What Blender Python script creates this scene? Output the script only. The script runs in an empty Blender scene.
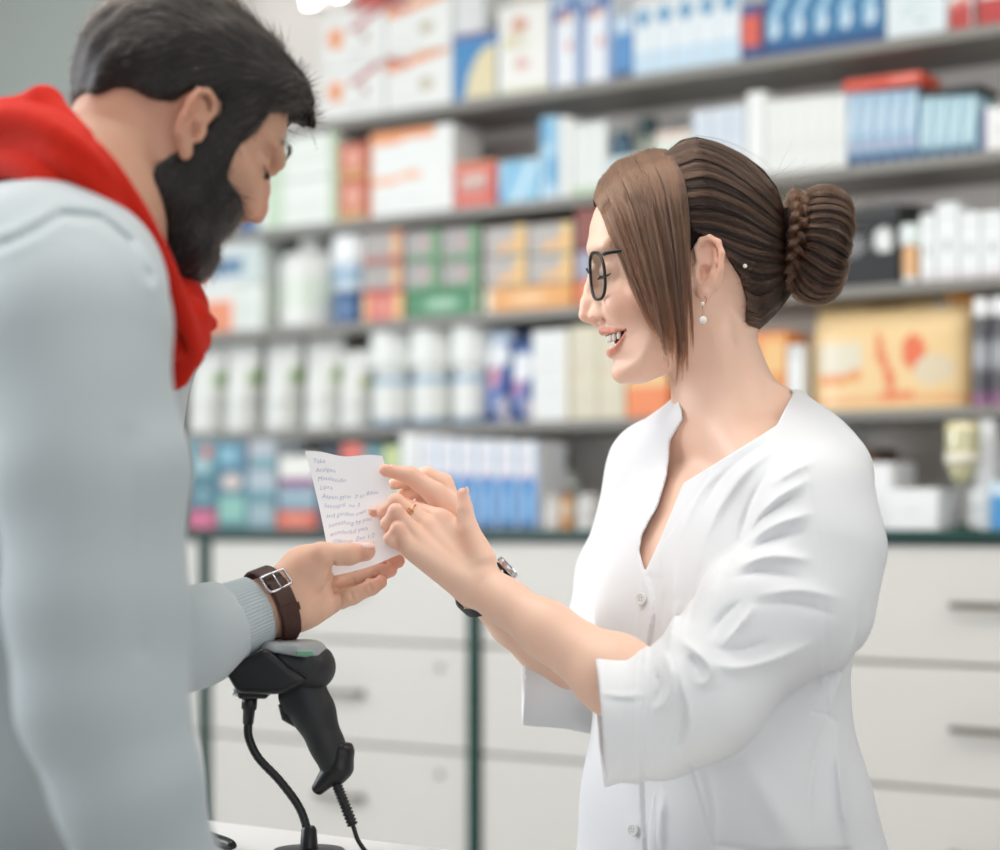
import bpy, math, random
import numpy as np
from mathutils import Vector, Matrix

rng = np.random.default_rng(7)
random.seed(7)
SC = bpy.context.scene
COL = SC.collection
CAMH = 1.27          # camera height, metres
F = 2000.0           # focal length in pixels of the 1000 px wide frame
HOR = 525.0          # image row of the horizon


def lin(c):
    """sRGB 0-255 -> linear"""
    c = np.asarray(c, float) / 255.0
    return np.where(c <= 0.04045, c / 12.92, ((c + 0.055) / 1.055) ** 2.4)


def W(px, py, Y):
    """a point at depth Y (mm) seen at pixel px,py -> mm, z relative to the eye"""
    return np.array([(px - 500.0) * Y / F, Y, -(py - HOR) * Y / F])


# ------------------------------------------------------------------ materials
MATS = {}


def mat(name, rgb=(200, 200, 200), rough=0.5, metal=0.0, attr=False, noise=0.0, nscale=60.0,
        bump=0.0, bscale=200.0, sss=0.0, spec=0.5, trans=0.0, emit=0.0, sheen=0.0, coat=0.0, ior=1.45, subrad=(1, .25, .12), sscale=0.008):
    m = bpy.data.materials.new(name)
    m.use_nodes = True
    nt = m.node_tree
    b = nt.nodes['Principled BSDF']
    c = tuple(lin(rgb)) + (1.0,)
    b.inputs['Base Color'].default_value = c
    b.inputs['Roughness'].default_value = rough
    b.inputs['Metallic'].default_value = metal
    b.inputs['Specular IOR Level'].default_value = spec
    b.inputs['IOR'].default_value = ior
    if trans:
        b.inputs['Transmission Weight'].default_value = trans
    if sheen:
        b.inputs['Sheen Weight'].default_value = sheen
        b.inputs['Sheen Roughness'].default_value = 0.5
    if coat:
        b.inputs['Coat Weight'].default_value = coat
    if emit:
        b.inputs['Emission Color'].default_value = c
        b.inputs['Emission Strength'].default_value = emit
    if sss:
        b.inputs['Subsurface Weight'].default_value = sss
        b.inputs['Subsurface Radius'].default_value = subrad
        b.inputs['Subsurface Scale'].default_value = sscale
    src = None
    if attr:
        a = nt.nodes.new('ShaderNodeAttribute')
        a.attribute_name = 'col'
        src = a.outputs['Color']
    if noise:
        tc = nt.nodes.new('ShaderNodeTexCoord')
        n = nt.nodes.new('ShaderNodeTexNoise')
        n.inputs['Scale'].default_value = nscale
        n.inputs['Detail'].default_value = 4
        nt.links.new(tc.outputs['Object'], n.inputs['Vector'])
        mr = nt.nodes.new('ShaderNodeMapRange')
        mr.inputs[3].default_value = 1 - noise
        mr.inputs[4].default_value = 1 + noise
        nt.links.new(n.outputs['Fac'], mr.inputs[0])
        mx = nt.nodes.new('ShaderNodeVectorMath')
        mx.operation = 'SCALE'
        if src is not None:
            nt.links.new(src, mx.inputs[0])
        else:
            mx.inputs[0].default_value = c[:3]
        nt.links.new(mr.outputs[0], mx.inputs['Scale'])
        src = mx.outputs[0]
    if src is not None:
        nt.links.new(src, b.inputs['Base Color'])
    if bump:
        tc = nt.nodes.new('ShaderNodeTexCoord')
        n = nt.nodes.new('ShaderNodeTexNoise')
        n.inputs['Scale'].default_value = bscale
        n.inputs['Detail'].default_value = 3
        nt.links.new(tc.outputs['Object'], n.inputs['Vector'])
        bp = nt.nodes.new('ShaderNodeBump')
        bp.inputs['Strength'].default_value = bump
        bp.inputs['Distance'].default_value = 0.001
        nt.links.new(n.outputs['Fac'], bp.inputs['Height'])
        nt.links.new(bp.outputs['Normal'], b.inputs['Normal'])
    MATS[name] = m
    return m


# ------------------------------------------------------------------ mesh helpers
class MB:
    """collects shapes into one mesh"""

    def __init__(self):
        self.v = []
        self.f = []
        self.c = []
        self.n = 0

    def add(self, verts, faces, col=None):
        verts = np.asarray(verts, float).reshape(-1, 3)
        self.v.append(verts)
        self.f += [tuple(int(i) + self.n for i in f) for f in faces]
        if col is None:
            col = (0.8, 0.8, 0.8)
        col = np.asarray(col, float)
        if col.ndim == 1:
            col = np.tile(col, (len(verts), 1))
        self.c.append(col)
        self.n += len(verts)
        return self

    def box(self, lo, hi, ch=0.0, col=None):
        lo = np.array(lo, float)
        hi = np.array(hi, float)
        if ch <= 0:
            x0, y0, z0 = lo
            x1, y1, z1 = hi
            v = [(x0, y0, z0), (x1, y0, z0), (x1, y1, z0), (x0, y1, z0), (x0, y0, z1), (x1, y0, z1), (x1, y1, z1), (x0, y1, z1)]
            f = [(0, 3, 2, 1), (4, 5, 6, 7), (0, 1, 5, 4), (1, 2, 6, 5), (2, 3, 7, 6), (3, 0, 4, 7)]
            return self.add(v, f, col)
        # chamfered: three orthogonal slabs of a bevelled cube
        V = []
        idx = {}
        for sx in (0, 1):
            for sy in (0, 1):
                for sz in (0, 1):
                    p = np.array([hi[0] if sx else lo[0], hi[1] if sy else lo[1], hi[2] if sz else lo[2]])
                    d = np.array([-ch if sx else ch, -ch if sy else ch, -ch if sz else ch])
                    for a in range(3):
                        q = p + d
                        q[a] = p[a]
                        idx[(sx, sy, sz, a)] = len(V)
                        V.append(q)
        Fc = []

        def quad(keys):
            Fc.append([idx[k] for k in keys])
        for a in range(3):
            o = [i for i in range(3) if i != a]
            for s in (0, 1):
                ks = []
                for (p, q) in ((0, 0), (1, 0), (1, 1), (0, 1)):
                    k = [0, 0, 0]
                    k[a] = s
                    k[o[0]] = p
                    k[o[1]] = q
                    ks.append((*k, a))
                quad(ks)
            for p in (0, 1):
                for q in (0, 1):
                    k0 = [0, 0, 0]
                    k0[o[0]] = p
                    k0[o[1]] = q
                    k1 = list(k0)
                    k1[a] = 1
                    quad([(*k0, o[0]), (*k0, o[1]), (*k1, o[1]), (*k1, o[0])])
        for sx in (0, 1):
            for sy in (0, 1):
                for sz in (0, 1):
                    quad([(sx, sy, sz, 0), (sx, sy, sz, 1), (sx, sy, sz, 2)])
        V = np.array(V)
        cen = (lo + hi) / 2
        for f in Fc:
            a, b, c = V[f[0]], V[f[1]], V[f[2]]
            if np.dot(np.cross(b - a, c - a), (a + b + c) / 3 - cen) < 0:
                f.reverse()
        return self.add(V, Fc, col)

    def lathe(self, prof, center=(0, 0, 0), n=24, col=None, ax=1.0, ay=1.0):
        """prof: list of (r, z)"""
        V = []
        Fc = []
        cols = []
        m = len(prof)
        for (r, z) in prof:
            for k in range(n):
                t = 2 * math.pi * k / n
                V.append((center[0] + r * math.cos(t) * ax, center[1] + r * math.sin(t) * ay, center[2] + z))
        for i in range(m - 1):
            for k in range(n):
                k2 = (k + 1) % n
                Fc.append((i * n + k, i * n + k2, (i + 1) * n + k2, (i + 1) * n + k))
        Fc.append(tuple(reversed(range(n))))
        Fc.append(tuple((m - 1) * n + k for k in range(n)))
        if col is not None and np.asarray(col).ndim == 2:
            col = np.repeat(np.asarray(col), n, axis=0)
        return self.add(V, Fc, col)

    def tube(self, pts, r, n=10, col=None, flat=1.0, up=None):
        """tube along a polyline; r scalar or list"""
        pts = np.asarray(pts, float)
        m = len(pts)
        r = np.full(m, r) if np.isscalar(r) else np.asarray(r, float)
        t = np.gradient(pts, axis=0)
        t /= np.linalg.norm(t, axis=1)[:, None] + 1e-12
        ref = np.array(up if up is not None else (0, 0, 1.0))
        if abs(np.dot(ref, t[0])) > 0.95:
            ref = np.array((1.0, 0, 0))
        V = []
        nrm = ref - np.dot(ref, t[0]) * t[0]
        nrm /= np.linalg.norm(nrm)
        for i in range(m):
            nrm = nrm - np.dot(nrm, t[i]) * t[i]
            nrm /= np.linalg.norm(nrm) + 1e-12
            bi = np.cross(t[i], nrm)
            for k in range(n):
                a = 2 * math.pi * k / n
                V.append(pts[i] + r[i] * (math.cos(a) * nrm * flat + math.sin(a) * bi))
        Fc = []
        for i in range(m - 1):
            for k in range(n):
                k2 = (k + 1) % n
                Fc.append((i * n + k, i * n + k2, (i + 1) * n + k2, (i + 1) * n + k))
        Fc.append(tuple(reversed(range(n))))
        Fc.append(tuple((m - 1) * n + k for k in range(n)))
        return self.add(V, Fc, col)

    def build(self, name, material, parent=None, smooth=False, angle=None):
        v = np.vstack(self.v)
        me = bpy.data.meshes.new(name)
        me.from_pydata(v.tolist(), [], self.f)
        at = me.attributes.new('col', 'FLOAT_COLOR', 'POINT')
        c = np.vstack(self.c)
        at.data.foreach_set('color', np.hstack([c, np.ones((len(c), 1))]).astype(np.float32).ravel())
        me.materials.append(material)
        if smooth:
            me.polygons.foreach_set('use_smooth', np.ones(len(me.polygons), bool))
            if angle:
                try:
                    me.set_sharp_from_angle(angle=math.radians(angle))
                except Exception:
                    pass
        me.update()
        o = bpy.data.objects.new(name, me)
        COL.objects.link(o)
        if parent is not None:
            o.parent = parent
        return o


def empty(name, loc=(0, 0, 0), rotz=0.0):
    o = bpy.data.objects.new(name, None)
    o.empty_display_size = 0.05
    COL.objects.link(o)
    o.location = loc
    o.rotation_euler = (0, 0, rotz)
    return o


def tag(o, label, cat, group=None, kind=None):
    o['label'] = label
    o['category'] = cat
    if group:
        o['group'] = group
    if kind:
        o['kind'] = kind
    return o


def struct(o):
    o['kind'] = 'structure'
    return o


def fast_mesh(name, v, quads, material, parent=None, col=None, smooth=True):
    me = bpy.data.meshes.new(name)
    nv, nq = len(v), len(quads)
    me.vertices.add(nv)
    me.vertices.foreach_set('co', np.asarray(v, np.float32).ravel())
    me.loops.add(nq * 4)
    me.loops.foreach_set('vertex_index', np.asarray(quads, np.int32).ravel())
    me.polygons.add(nq)
    me.polygons.foreach_set('loop_start', np.arange(0, nq * 4, 4, dtype=np.int32))
    me.polygons.foreach_set('loop_total', np.full(nq, 4, np.int32))
    me.update(calc_edges=True)
    me.validate()
    if smooth:
        me.polygons.foreach_set('use_smooth', np.ones(len(me.polygons), bool))
    if col is not None:
        at = me.attributes.new('col', 'FLOAT_COLOR', 'POINT')
        at.data.foreach_set('color', np.hstack([col, np.ones((len(col), 1))]).astype(np.float32).ravel())
    me.materials.append(material)
    o = bpy.data.objects.new(name, me)
    COL.objects.link(o)
    if parent is not None:
        o.parent = parent
    return o


def strands(name, pts, rad, material, parent=None, tip=0.3, shade=None):
    """pts (N,P,3) metres -> hair curves object"""
    pts = np.asarray(pts, np.float32)
    n, p, _ = pts.shape
    cv = bpy.data.hair_curves.new(name)
    cv.add_curves([p] * n)
    cv.attributes['position'].data.foreach_set('vector', pts.ravel())
    ra = cv.attributes.get('radius') or cv.attributes.new('radius', 'FLOAT', 'POINT')
    t = np.linspace(1, 0, p)[None, :]
    rr = np.asarray(rad, float).reshape(-1, 1) * (tip + (1 - tip) * np.minimum(1, t * 2.5))
    rr = np.broadcast_to(rr, (n, p))
    ra.data.foreach_set('value', rr.astype(np.float32).ravel().copy())
    if shade is None:
        shade = np.random.default_rng(len(name) + n).random(n)
    sa = cv.attributes.new('shade', 'FLOAT', 'POINT')
    sa.data.foreach_set('value', np.repeat(np.asarray(shade, np.float32), p))
    cv.materials.append(material)
    o = bpy.data.objects.new(name, cv)
    COL.objects.link(o)
    if parent is not None:
        o.parent = parent
    return o


# ------------------------------------------------------------------ implicit surfaces
def smin(a, b, k):
    if k <= 0:
        return np.minimum(a, b)
    h = np.maximum(k - np.abs(a - b), 0) / k
    return np.minimum(a, b) - h * h * k * 0.25


def smax(a, b, k):
    return -smin(-a, -b, k)


class Field:
    def __init__(self, lo, hi, h):
        self.lo = np.array(lo, float)
        self.h = float(h)
        self.n = np.ceil((np.array(hi, float) - self.lo) / h).astype(int) + 1
        self.ax = [(self.lo[i] + np.arange(self.n[i]) * h).astype(np.float32) for i in range(3)]
        self.val = np.full(self.n, 1e3, np.float32)

    def block(self, lo, hi):
        a = np.clip(np.floor((np.array(lo) - self.lo) / self.h).astype(int), 0, self.n)
        b = np.clip(np.ceil((np.array(hi) - self.lo) / self.h).astype(int) + 1, 0, self.n)
        sl = tuple(slice(a[i], b[i]) for i in range(3))
        X = self.ax[0][sl[0]][:, None, None]
        Y = self.ax[1][sl[1]][None, :, None]
        Z = self.ax[2][sl[2]][None, None, :]
        return sl, X, Y, Z

    def op(self, fn, lo=None, hi=None, k=0.0, mode='add'):
        if lo is None:
            lo, hi = self.lo, self.lo + self.n * self.h
        sl, X, Y, Z = self.block(np.array(lo) - k, np.array(hi) + k)
        if any(s.stop <= s.start for s in sl):
            return
        d = fn(X, Y, Z).astype(np.float32)
        v = self.val[sl]
        if mode == 'add':
            self.val[sl] = smin(v, d, k)
        elif mode == 'cut':
            self.val[sl] = smax(v, -d, k)
        elif mode == 'and':
            self.val[sl] = smax(v, d, k)
        elif mode == 'disp':
            self.val[sl] = v + d

    # primitives
    def cap(self, a, b, ra, rb=None, k=0.0, mode='add', flat=None):
        """tapered capsule; flat=(dir, factor): thickness along dir scaled by factor"""
        rb = ra if rb is None else rb
        a = np.array(a, float)
        b = np.array(b, float)
        ab = b - a
        L2 = max(float(ab @ ab), 1e-9)
        m = max(ra, rb)

        def fn(X, Y, Z):
            t = np.clip(((X - a[0]) * ab[0] + (Y - a[1]) * ab[1] + (Z - a[2]) * ab[2]) / L2, 0, 1)
            dx = X - a[0] - t * ab[0]
            dy = Y - a[1] - t * ab[1]
            dz = Z - a[2] - t * ab[2]
            q = dx * dx + dy * dy + dz * dz
            r = ra + (rb - ra) * t
            if flat is not None:
                fd, ff = flat
                fd = np.array(fd, float)
                fd = fd / np.linalg.norm(fd)
                c = dx * fd[0] + dy * fd[1] + dz * fd[2]
                q2 = q + c * c * (1 / (ff * ff) - 1)
                k0 = np.sqrt(q2)
                k1 = np.sqrt(q + c * c * (1 / ff ** 4 - 1)) + 1e-6
                return (k0 - r) * k0 / k1
            return np.sqrt(q) - r
        mm = m * max(1, (flat[1] if flat else 1))
        self.op(fn, np.minimum(a, b) - mm - 4, np.maximum(a, b) + mm + 4, k, mode)

    def chain(self, pts, rs, k=0.0, kk=None, mode='add', flat=None):
        kk = k if kk is None else kk
        for i in range(len(pts) - 1):
            self.cap(pts[i], pts[i + 1], rs[i], rs[i + 1], k if i == 0 else kk, mode, flat)

    def ell(self, c, r, R=None, k=0.0, mode='add'):
        c = np.array(c, float)
        r = np.array(r, float)
        R = np.eye(3) if R is None else np.asarray(R)   # rows: local axes

        def fn(X, Y, Z):
            dx, dy, dz = X - c[0], Y - c[1], Z - c[2]
            p = [(dx * R[i, 0] + dy * R[i, 1] + dz * R[i, 2]) for i in range(3)]
            k0 = np.sqrt(sum((p[i] / r[i]) ** 2 for i in range(3)))
            k1 = np.sqrt(sum((p[i] / (r[i] * r[i])) ** 2 for i in range(3))) + 1e-6
            return k0 * (k0 - 1) / k1
        ext = np.sqrt(((R * r[:, None]) ** 2).sum(0)) + 3
        self.op(fn, c - ext, c + ext, k, mode)

    def mesh(self, smooth=1):
        """naive surface nets"""
        v = self.val
        for ax_ in range(3):           # close the surface where the solid meets the edge of its block
            for e_ in (0, -1):
                sl_ = [slice(None)] * 3
                sl_[ax_] = e_
                v[tuple(sl_)] = np.maximum(v[tuple(sl_)], 0.3 * self.h)
        s = v < 0
        n = self.n
        c8 = [s[i:n[0] - 1 + i, j:n[1] - 1 + j, k:n[2] - 1 + k] for i in (0, 1) for j in (0, 1) for k in (0, 1)]
        any_ = c8[0].copy()
        all_ = c8[0].copy()
        for c in c8[1:]:
            any_ |= c
            all_ &= c
        act = any_ & ~all_
        ids = np.argwhere(act)
        idx = np.full(act.shape, -1, np.int32)
        idx[act] = np.arange(len(ids))
        off = np.array([(i, j, k) for i in (0, 1) for j in (0, 1) for k in (0, 1)])
        cv = np.stack([v[ids[:, 0] + o[0], ids[:, 1] + o[1], ids[:, 2] + o[2]] for o in off], 1)
        acc = np.zeros((len(ids), 3))
        cnt = np.zeros(len(ids))
        for a in range(8):
            for b in range(a + 1, 8):
                if np.abs(off[a] - off[b]).sum() != 1:
                    continue
                m = (cv[:, a] < 0) != (cv[:, b] < 0)
                t = cv[m, a] / (cv[m, a] - cv[m, b])
                acc[m] += off[a] + t[:, None] * (off[b] - off[a])
                cnt[m] += 1
        V = (ids + acc / cnt[:, None]) * self.h + self.lo
        Q = []
        for ax in range(3):
            o1, o2 = [(1, 2), (2, 0), (0, 1)][ax]
            sa = [slice(None)] * 3
            sb = [slice(None)] * 3
            sa[ax] = slice(0, n[ax] - 1)
            sb[ax] = slice(1, n[ax])
            A, B = s[tuple(sa)], s[tuple(sb)]
            e = np.argwhere(A != B)
            ok = (e[:, o1] > 0) & (e[:, o2] > 0) & (e[:, o1] < n[o1] - 1) & (e[:, o2] < n[o2] - 1)
            e = e[ok]
            ins = s[e[:, 0], e[:, 1], e[:, 2]]

            def cell(d1, d2):
                q = e.copy()
                q[:, o1] += d1
                q[:, o2] += d2
                return idx[q[:, 0], q[:, 1], q[:, 2]]
            q = np.stack([cell(-1, -1), cell(0, -1), cell(0, 0), cell(-1, 0)], 1)
            q[~ins] = q[~ins][:, ::-1]
            Q.append(q)
        Q = np.vstack(Q)
        for _ in range(smooth):
            acc = np.zeros_like(V)
            cnt = np.zeros(len(V))
            for i in range(4):
                a, b = Q[:, i], Q[:, (i + 1) % 4]
                for d in range(3):
                    acc[:, d] += np.bincount(a, V[b, d], len(V)) + np.bincount(b, V[a, d], len(V))
                cnt += np.bincount(a, minlength=len(V)) + np.bincount(b, minlength=len(V))
            V = 0.5 * V + 0.5 * acc / np.maximum(cnt, 1)[:, None]
        return V, Q


def poly_sdf(poly):
    """signed distance to a closed 2-D polygon, as a function of two arrays"""
    poly = np.asarray(poly, float)

    def fn(U, V):
        U, V = np.broadcast_arrays(np.asarray(U, np.float32), np.asarray(V, np.float32))
        d = np.full(U.shape, 1e9, np.float32)
        inside = np.zeros(U.shape, bool)
        n = len(poly)
        for i in range(n):
            a, b = poly[i], poly[(i + 1) % n]
            ex, ey = b - a
            wx, wy = U - a[0], V - a[1]
            t = np.clip((wx * ex + wy * ey) / (ex * ex + ey * ey + 1e-12), 0, 1)
            d = np.minimum(d, (wx - t * ex) ** 2 + (wy - t * ey) ** 2)
            c = ((a[1] <= V) & (b[1] > V)) | ((b[1] <= V) & (a[1] > V))
            if abs(ey) > 1e-9:
                xi = a[0] + (V - a[1]) / ey * ex
                inside ^= c & (U < xi)
        d = np.sqrt(d)
        return np.where(inside, -d, d)
    return fn


def smooth_closed(pts, n=8):
    """Catmull-Rom through closed points"""
    p = np.asarray(pts, float)
    m = len(p)
    out = []
    for i in range(m):
        p0, p1, p2, p3 = p[i - 1], p[i], p[(i + 1) % m], p[(i + 2) % m]
        for k in range(n):
            t = k / n
            out.append(0.5 * ((2 * p1) + (-p0 + p2) * t + (2 * p0 - 5 * p1 + 4 * p2 - p3) * t * t + (-p0 + 3 * p1 - 3 * p2 + p3) * t ** 3))
    return np.array(out)


def spline(pts, n=24):
    """open Catmull-Rom resampled to n points by parameter"""
    p = np.asarray(pts, float)
    m = len(p)
    q = np.vstack([2 * p[0] - p[1], p, 2 * p[-1] - p[-2]])
    ts = np.linspace(0, m - 1 - 1e-9, n)
    out = []
    for t in ts:
        i = int(t)
        f = t - i
        p0, p1, p2, p3 = q[i], q[i + 1], q[i + 2], q[i + 3]
        out.append(0.5 * ((2 * p1) + (-p0 + p2) * f + (2 * p0 - 5 * p1 + 4 * p2 - p3) * f * f + (-p0 + 3 * p1 - 3 * p2 + p3) * f ** 3))
    return np.array(out)


def rot(axis, deg):
    return np.array(Matrix.Rotation(math.radians(deg), 3, axis))


def unit(v):
    v = np.asarray(v, float)
    return v / np.linalg.norm(v)


def to_world(V):
    """mm relative to eye height -> metres"""
    V = np.asarray(V, float) * 0.001
    V = V.copy()
    V[..., 2] += CAMH
    return V
# ------------------------------------------------------------------ wall frame: runs obliquely, nearer on the right
TH = math.atan(2000.0 / 2950.0)
CT, ST = math.cos(TH), math.sin(TH)
Y0W = 3.80


def wl(s, c, z):
    """wall coordinates (along, into the wall, height) -> world"""
    return np.array([s * CT + c * ST, Y0W - s * ST + c * CT, z])


def s_at(px, c):
    r = (px - 500.0) / F
    return (r * (Y0W + c * CT) - c * ST) / (CT + r * ST)


def z_at(px, py, c):
    Y = wl(s_at(px, c), c, 0)[1]
    return CAMH - (py - HOR) * Y / F


def wall_empty(name, s, c, z):
    return empty(name, tuple(wl(s, c, z)), -TH)


M_wall = mat('painted_wall', (176, 182, 176), 0.8, bump=0.05, bscale=80)
M_ceil = mat('ceiling_paint', (225, 226, 224), 0.9)
M_floor = mat('floor_tile', (196, 192, 186), 0.35, noise=0.05, nscale=8)
M_panel = mat('back_panel', (240, 232, 224), 0.55, noise=0.03, nscale=3)
M_shelf = mat('shelf_board', (134, 131, 125), 0.45, noise=0.03, nscale=10)
M_glassedge = mat('green_glass_edge', (38, 70, 64), 0.25)
M_drawer = mat('drawer_laminate', (214, 211, 205), 0.4, noise=0.02, nscale=5)
M_handle = mat('brushed_handle', (120, 116, 112), 0.3, metal=0.9)
M_lock = mat('lock_metal', (165, 162, 158), 0.35, metal=0.8)
M_carc = mat('cabinet_carcass', (150, 145, 138), 0.6)
M_print = mat('printed_card', attr=True, rough=0.42, noise=0.02, nscale=30)
M_plastic = mat('packaging_plastic', attr=True, rough=0.3)
M_lamp = mat('lamp_glow', (255, 252, 245), emit=14.0)
M_white = mat('white_metal', (230, 230, 228), 0.4)

C_SH = 0.10                      # shelf front set back from the drawer fronts
SHZ = [2.086, 1.880, 1.674, 1.469, 1.2575]
# re-derive shelf heights from the photo at the shelf plane
for i, (px, py) in enumerate(((650, 73), (650, 187), (700, 297), (520, 421.5), (620, 530))):
    SHZ[i] = z_at(px, py, C_SH if i < 4 else 0.0)
S0 = s_at(120, 0.0)
S1 = s_at(1180, 0.0)
DEPTH = 0.225


def wbox(m, s0, s1, c0, c1, z0, z1, ch=0.0):
    """box in wall-local coords (x along, y into the wall)"""
    return m.box((s0, c0, z0), (s1, c1, z1), ch)


def wobj(name, m, material, parent=None, smooth=False):
    o = m.build(name, material, parent, smooth)
    if parent is None:
        o.location = tuple(wl(0, 0, 0))
        o.rotation_euler = (0, 0, -TH)
    return o


# floor, ceiling, walls
m = MB(); m.box((-4.6, -1.2, -0.06), (3.6, 7.6, 0.0)); struct(m.build('floor', M_floor))
m = MB(); m.box((-4.6, -1.2, 2.75), (3.6, 7.6, 2.83)); struct(m.build('ceiling', M_ceil))
m = MB(); wbox(m, S0 - 1.9, S1 + 1.0, DEPTH + C_SH + 0.03, DEPTH + C_SH + 0.13, 0.0, 2.75); struct(wobj('wall_back', m, M_wall))

# shelving: one fixed unit with its boards
shelf_root = wall_empty('wall_shelving', 0, 0, 0)
tag(shelf_root, 'grey wall shelving unit with stocked boards above the drawer cabinet', 'shelving')
m = MB()
sp = np.linspace(S0, S1, 8)
for i in range(7):
    wbox(m, sp[i] + 0.001, sp[i + 1] - 0.001, C_SH + DEPTH - 0.012, C_SH + DEPTH, 1.262, 2.62, 0.001)
m.build('back_panel', M_panel, shelf_root)
for i in range(4):
    m = MB()
    wbox(m, S0, S1, C_SH, C_SH + DEPTH - 0.012, SHZ[i] - 0.020, SHZ[i], 0.002)
    m.build('shelf_board', M_shelf, shelf_root)
for s in (S0 - 0.02, S1):
    m = MB(); wbox(m, s, s + 0.02, C_SH, C_SH + DEPTH, 1.262, 2.62, 0.002); m.build('side_panel', M_shelf, shelf_root)
m = MB(); wbox(m, S0, S1, C_SH, C_SH + DEPTH - 0.012, 2.60, 2.62, 0.002); m.build('top_board', M_shelf, shelf_root)

# counter slab above the drawers
ct = MB()
wbox(ct, S0 - 0.02, S1 + 0.02, -0.015, C_SH + DEPTH, SHZ[4] - 0.019, SHZ[4], 0.002)
o = wobj('counter_slab', ct, M_glassedge)
tag(o, 'dark green glass counter slab on top of the white drawers', 'countertop')

# drawer cabinets between dark green pillars
ZD = [SHZ[4] - 0.022, z_at(340, 640, 0), z_at(340, 743, 0), z_at(340, 743, 0) - 0.208, z_at(340, 743, 0) - 0.416, 0.20]
px_p = [205.5, 475]
sA, sB = s_at(px_p[0], 0), s_at(px_p[1], 0)
wcol = sB - sA
pil = [sA - wcol, sA, sB, sB + wcol, sB + 2 * wcol]
places = ['left of the first green pillar, mostly behind the man', 'between the two green pillars, behind the scanner',
          'beside the second green pillar, behind the woman', 'at the right end, behind her shoulder']
for ci in range(4):
    a, b = pil[ci] + 0.013, pil[ci + 1] - 0.013
    root = wall_empty('drawer_cabinet', a, 0, 0)
    tag(root, 'white drawer cabinet ' + places[ci], 'cabinet', 'white drawer cabinets along the back wall')
    w = b - a
    m = MB(); m.box((0, 0.021, 0.10), (w, 0.322, ZD[0])); m.build('body', M_carc, root)
    m = MB(); m.box((0.0, 0.05, 0.0), (w, 0.31, 0.10)); m.build('plinth', M_carc, root)
    for k in range(5):
        m = MB(); m.box((0.002, 0.0, ZD[k + 1] + 0.003), (w - 0.002, 0.02, ZD[k] - 0.003), 0.0015)
        d = m.build('drawer', M_drawer, root)
        zc = (ZD[k] + ZD[k + 1]) / 2
        m = MB()
        hc = w * 0.53 if ci != 3 else s_at(986, 0) - a
        hz = zc + 0.0
        pts = [(hc - 0.055, 0.0, hz), (hc - 0.052, -0.018, hz), (hc - 0.04, -0.024, hz), (hc, -0.026, hz), (hc + 0.04, -0.024, hz), (hc + 0.052, -0.018, hz), (hc + 0.055, 0.0, hz)]
        m.tube(spline(pts, 21), 0.0055, 8); m.build('handle', M_handle, d, True)
        if ci < 3:
            m = MB()
            V0 = MB().lathe([(0.0075, 0.0), (0.0075, 0.004), (0.006, 0.005), (0.002, 0.005)], n=16)
            v = np.vstack(V0.v)
            v = np.stack([v[:, 0] + w - 0.07, -v[:, 2], v[:, 1] + ZD[k] - 0.045], 1)
            m.add(v, [tuple(reversed(f)) for f in V0.f]); m.build('lock', M_lock, d, True)
for k, s in enumerate(pil):
    m = MB(); wbox(m, -0.012, 0.012, -0.012, 0.10, 0.0, ZD[0], 0.002)
    r = m.build('cabinet_pillar', M_glassedge)
    r.location = tuple(wl(s, 0, 0)); r.rotation_euler = (0, 0, -TH)
    tag(r, 'slim dark green upright ' + ['before the leftmost drawer cabinet', 'nearest the man, rising beside the scanner cable', 'below the hands, between two drawer cabinets',
                                        'behind the woman in white', 'past the rightmost drawer cabinet'][k], 'pillar', 'dark green cabinet uprights')

# far left: another wall and a low ledge with bottles on it, seen past the man
m = MB(); m.box((-4.6, 7.0, 0.0), (-1.0, 7.12, 2.75)); struct(m.build('wall_far', M_wall))
m = MB(); m.box((-4.6, -1.2, 2.2), (-4.5, 7.12, 2.75)); m.box((-4.6, -1.2, 0.0), (-4.5, 7.12, 0.5)); m.box((-4.6, 5.4, 0.5), (-4.5, 7.12, 2.2)); m.box((-4.6, -1.2, 0.5), (-4.5, -0.8, 2.2)); struct(m.build('wall_left', M_wall))

# two bright spot heads below the ceiling, in front of the shelving
for i, (px, py, Y, w) in enumerate(((310, -5, 3.72, 0.030), (339, -13, 3.72, 0.027))):
    p = to_world(W(px, py, Y * 1000))
    r = empty('spot_lamp', tuple(p), -TH)
    tag(r, ['glowing rectangular spot lamp nearest the man’s forehead', 'glowing rectangular spot lamp next to the fruit cartons'][i], 'lamp', 'ceiling spot lamps')
    m = MB(); m.box((-w / 2, -0.003, -0.022), (w / 2, 0.004, 0.020), 0.004); m.build('diffuser', M_lamp, r)
    m = MB(); m.box((-w / 2 - 0.002, 0.004, -0.024), (w / 2 + 0.002, 0.04, 0.022), 0.004); m.build('housing', M_white, r)
    m = MB(); m.tube([(0, 0.02, 0.02), (0, 0.02, 2.74 - p[2])], 0.005, 8); m.build('rod', M_white, r)
    m = MB(); m.lathe([(0.022, 2.735 - p[2]), (0.022, 2.748 - p[2])], (0, 0.02, 0), 16); m.build('ceiling_rose', M_white, r)

# service counter in front of the woman
ca = to_world(W(190, 818, 2110)); ca[2] = 0
ZC = 0.955


def counter_point(px, py):
    t = (ZC - CAMH) / (-(py - HOR) / F)
    return np.array([(px - 500) / F * t, t, ZC])


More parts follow.
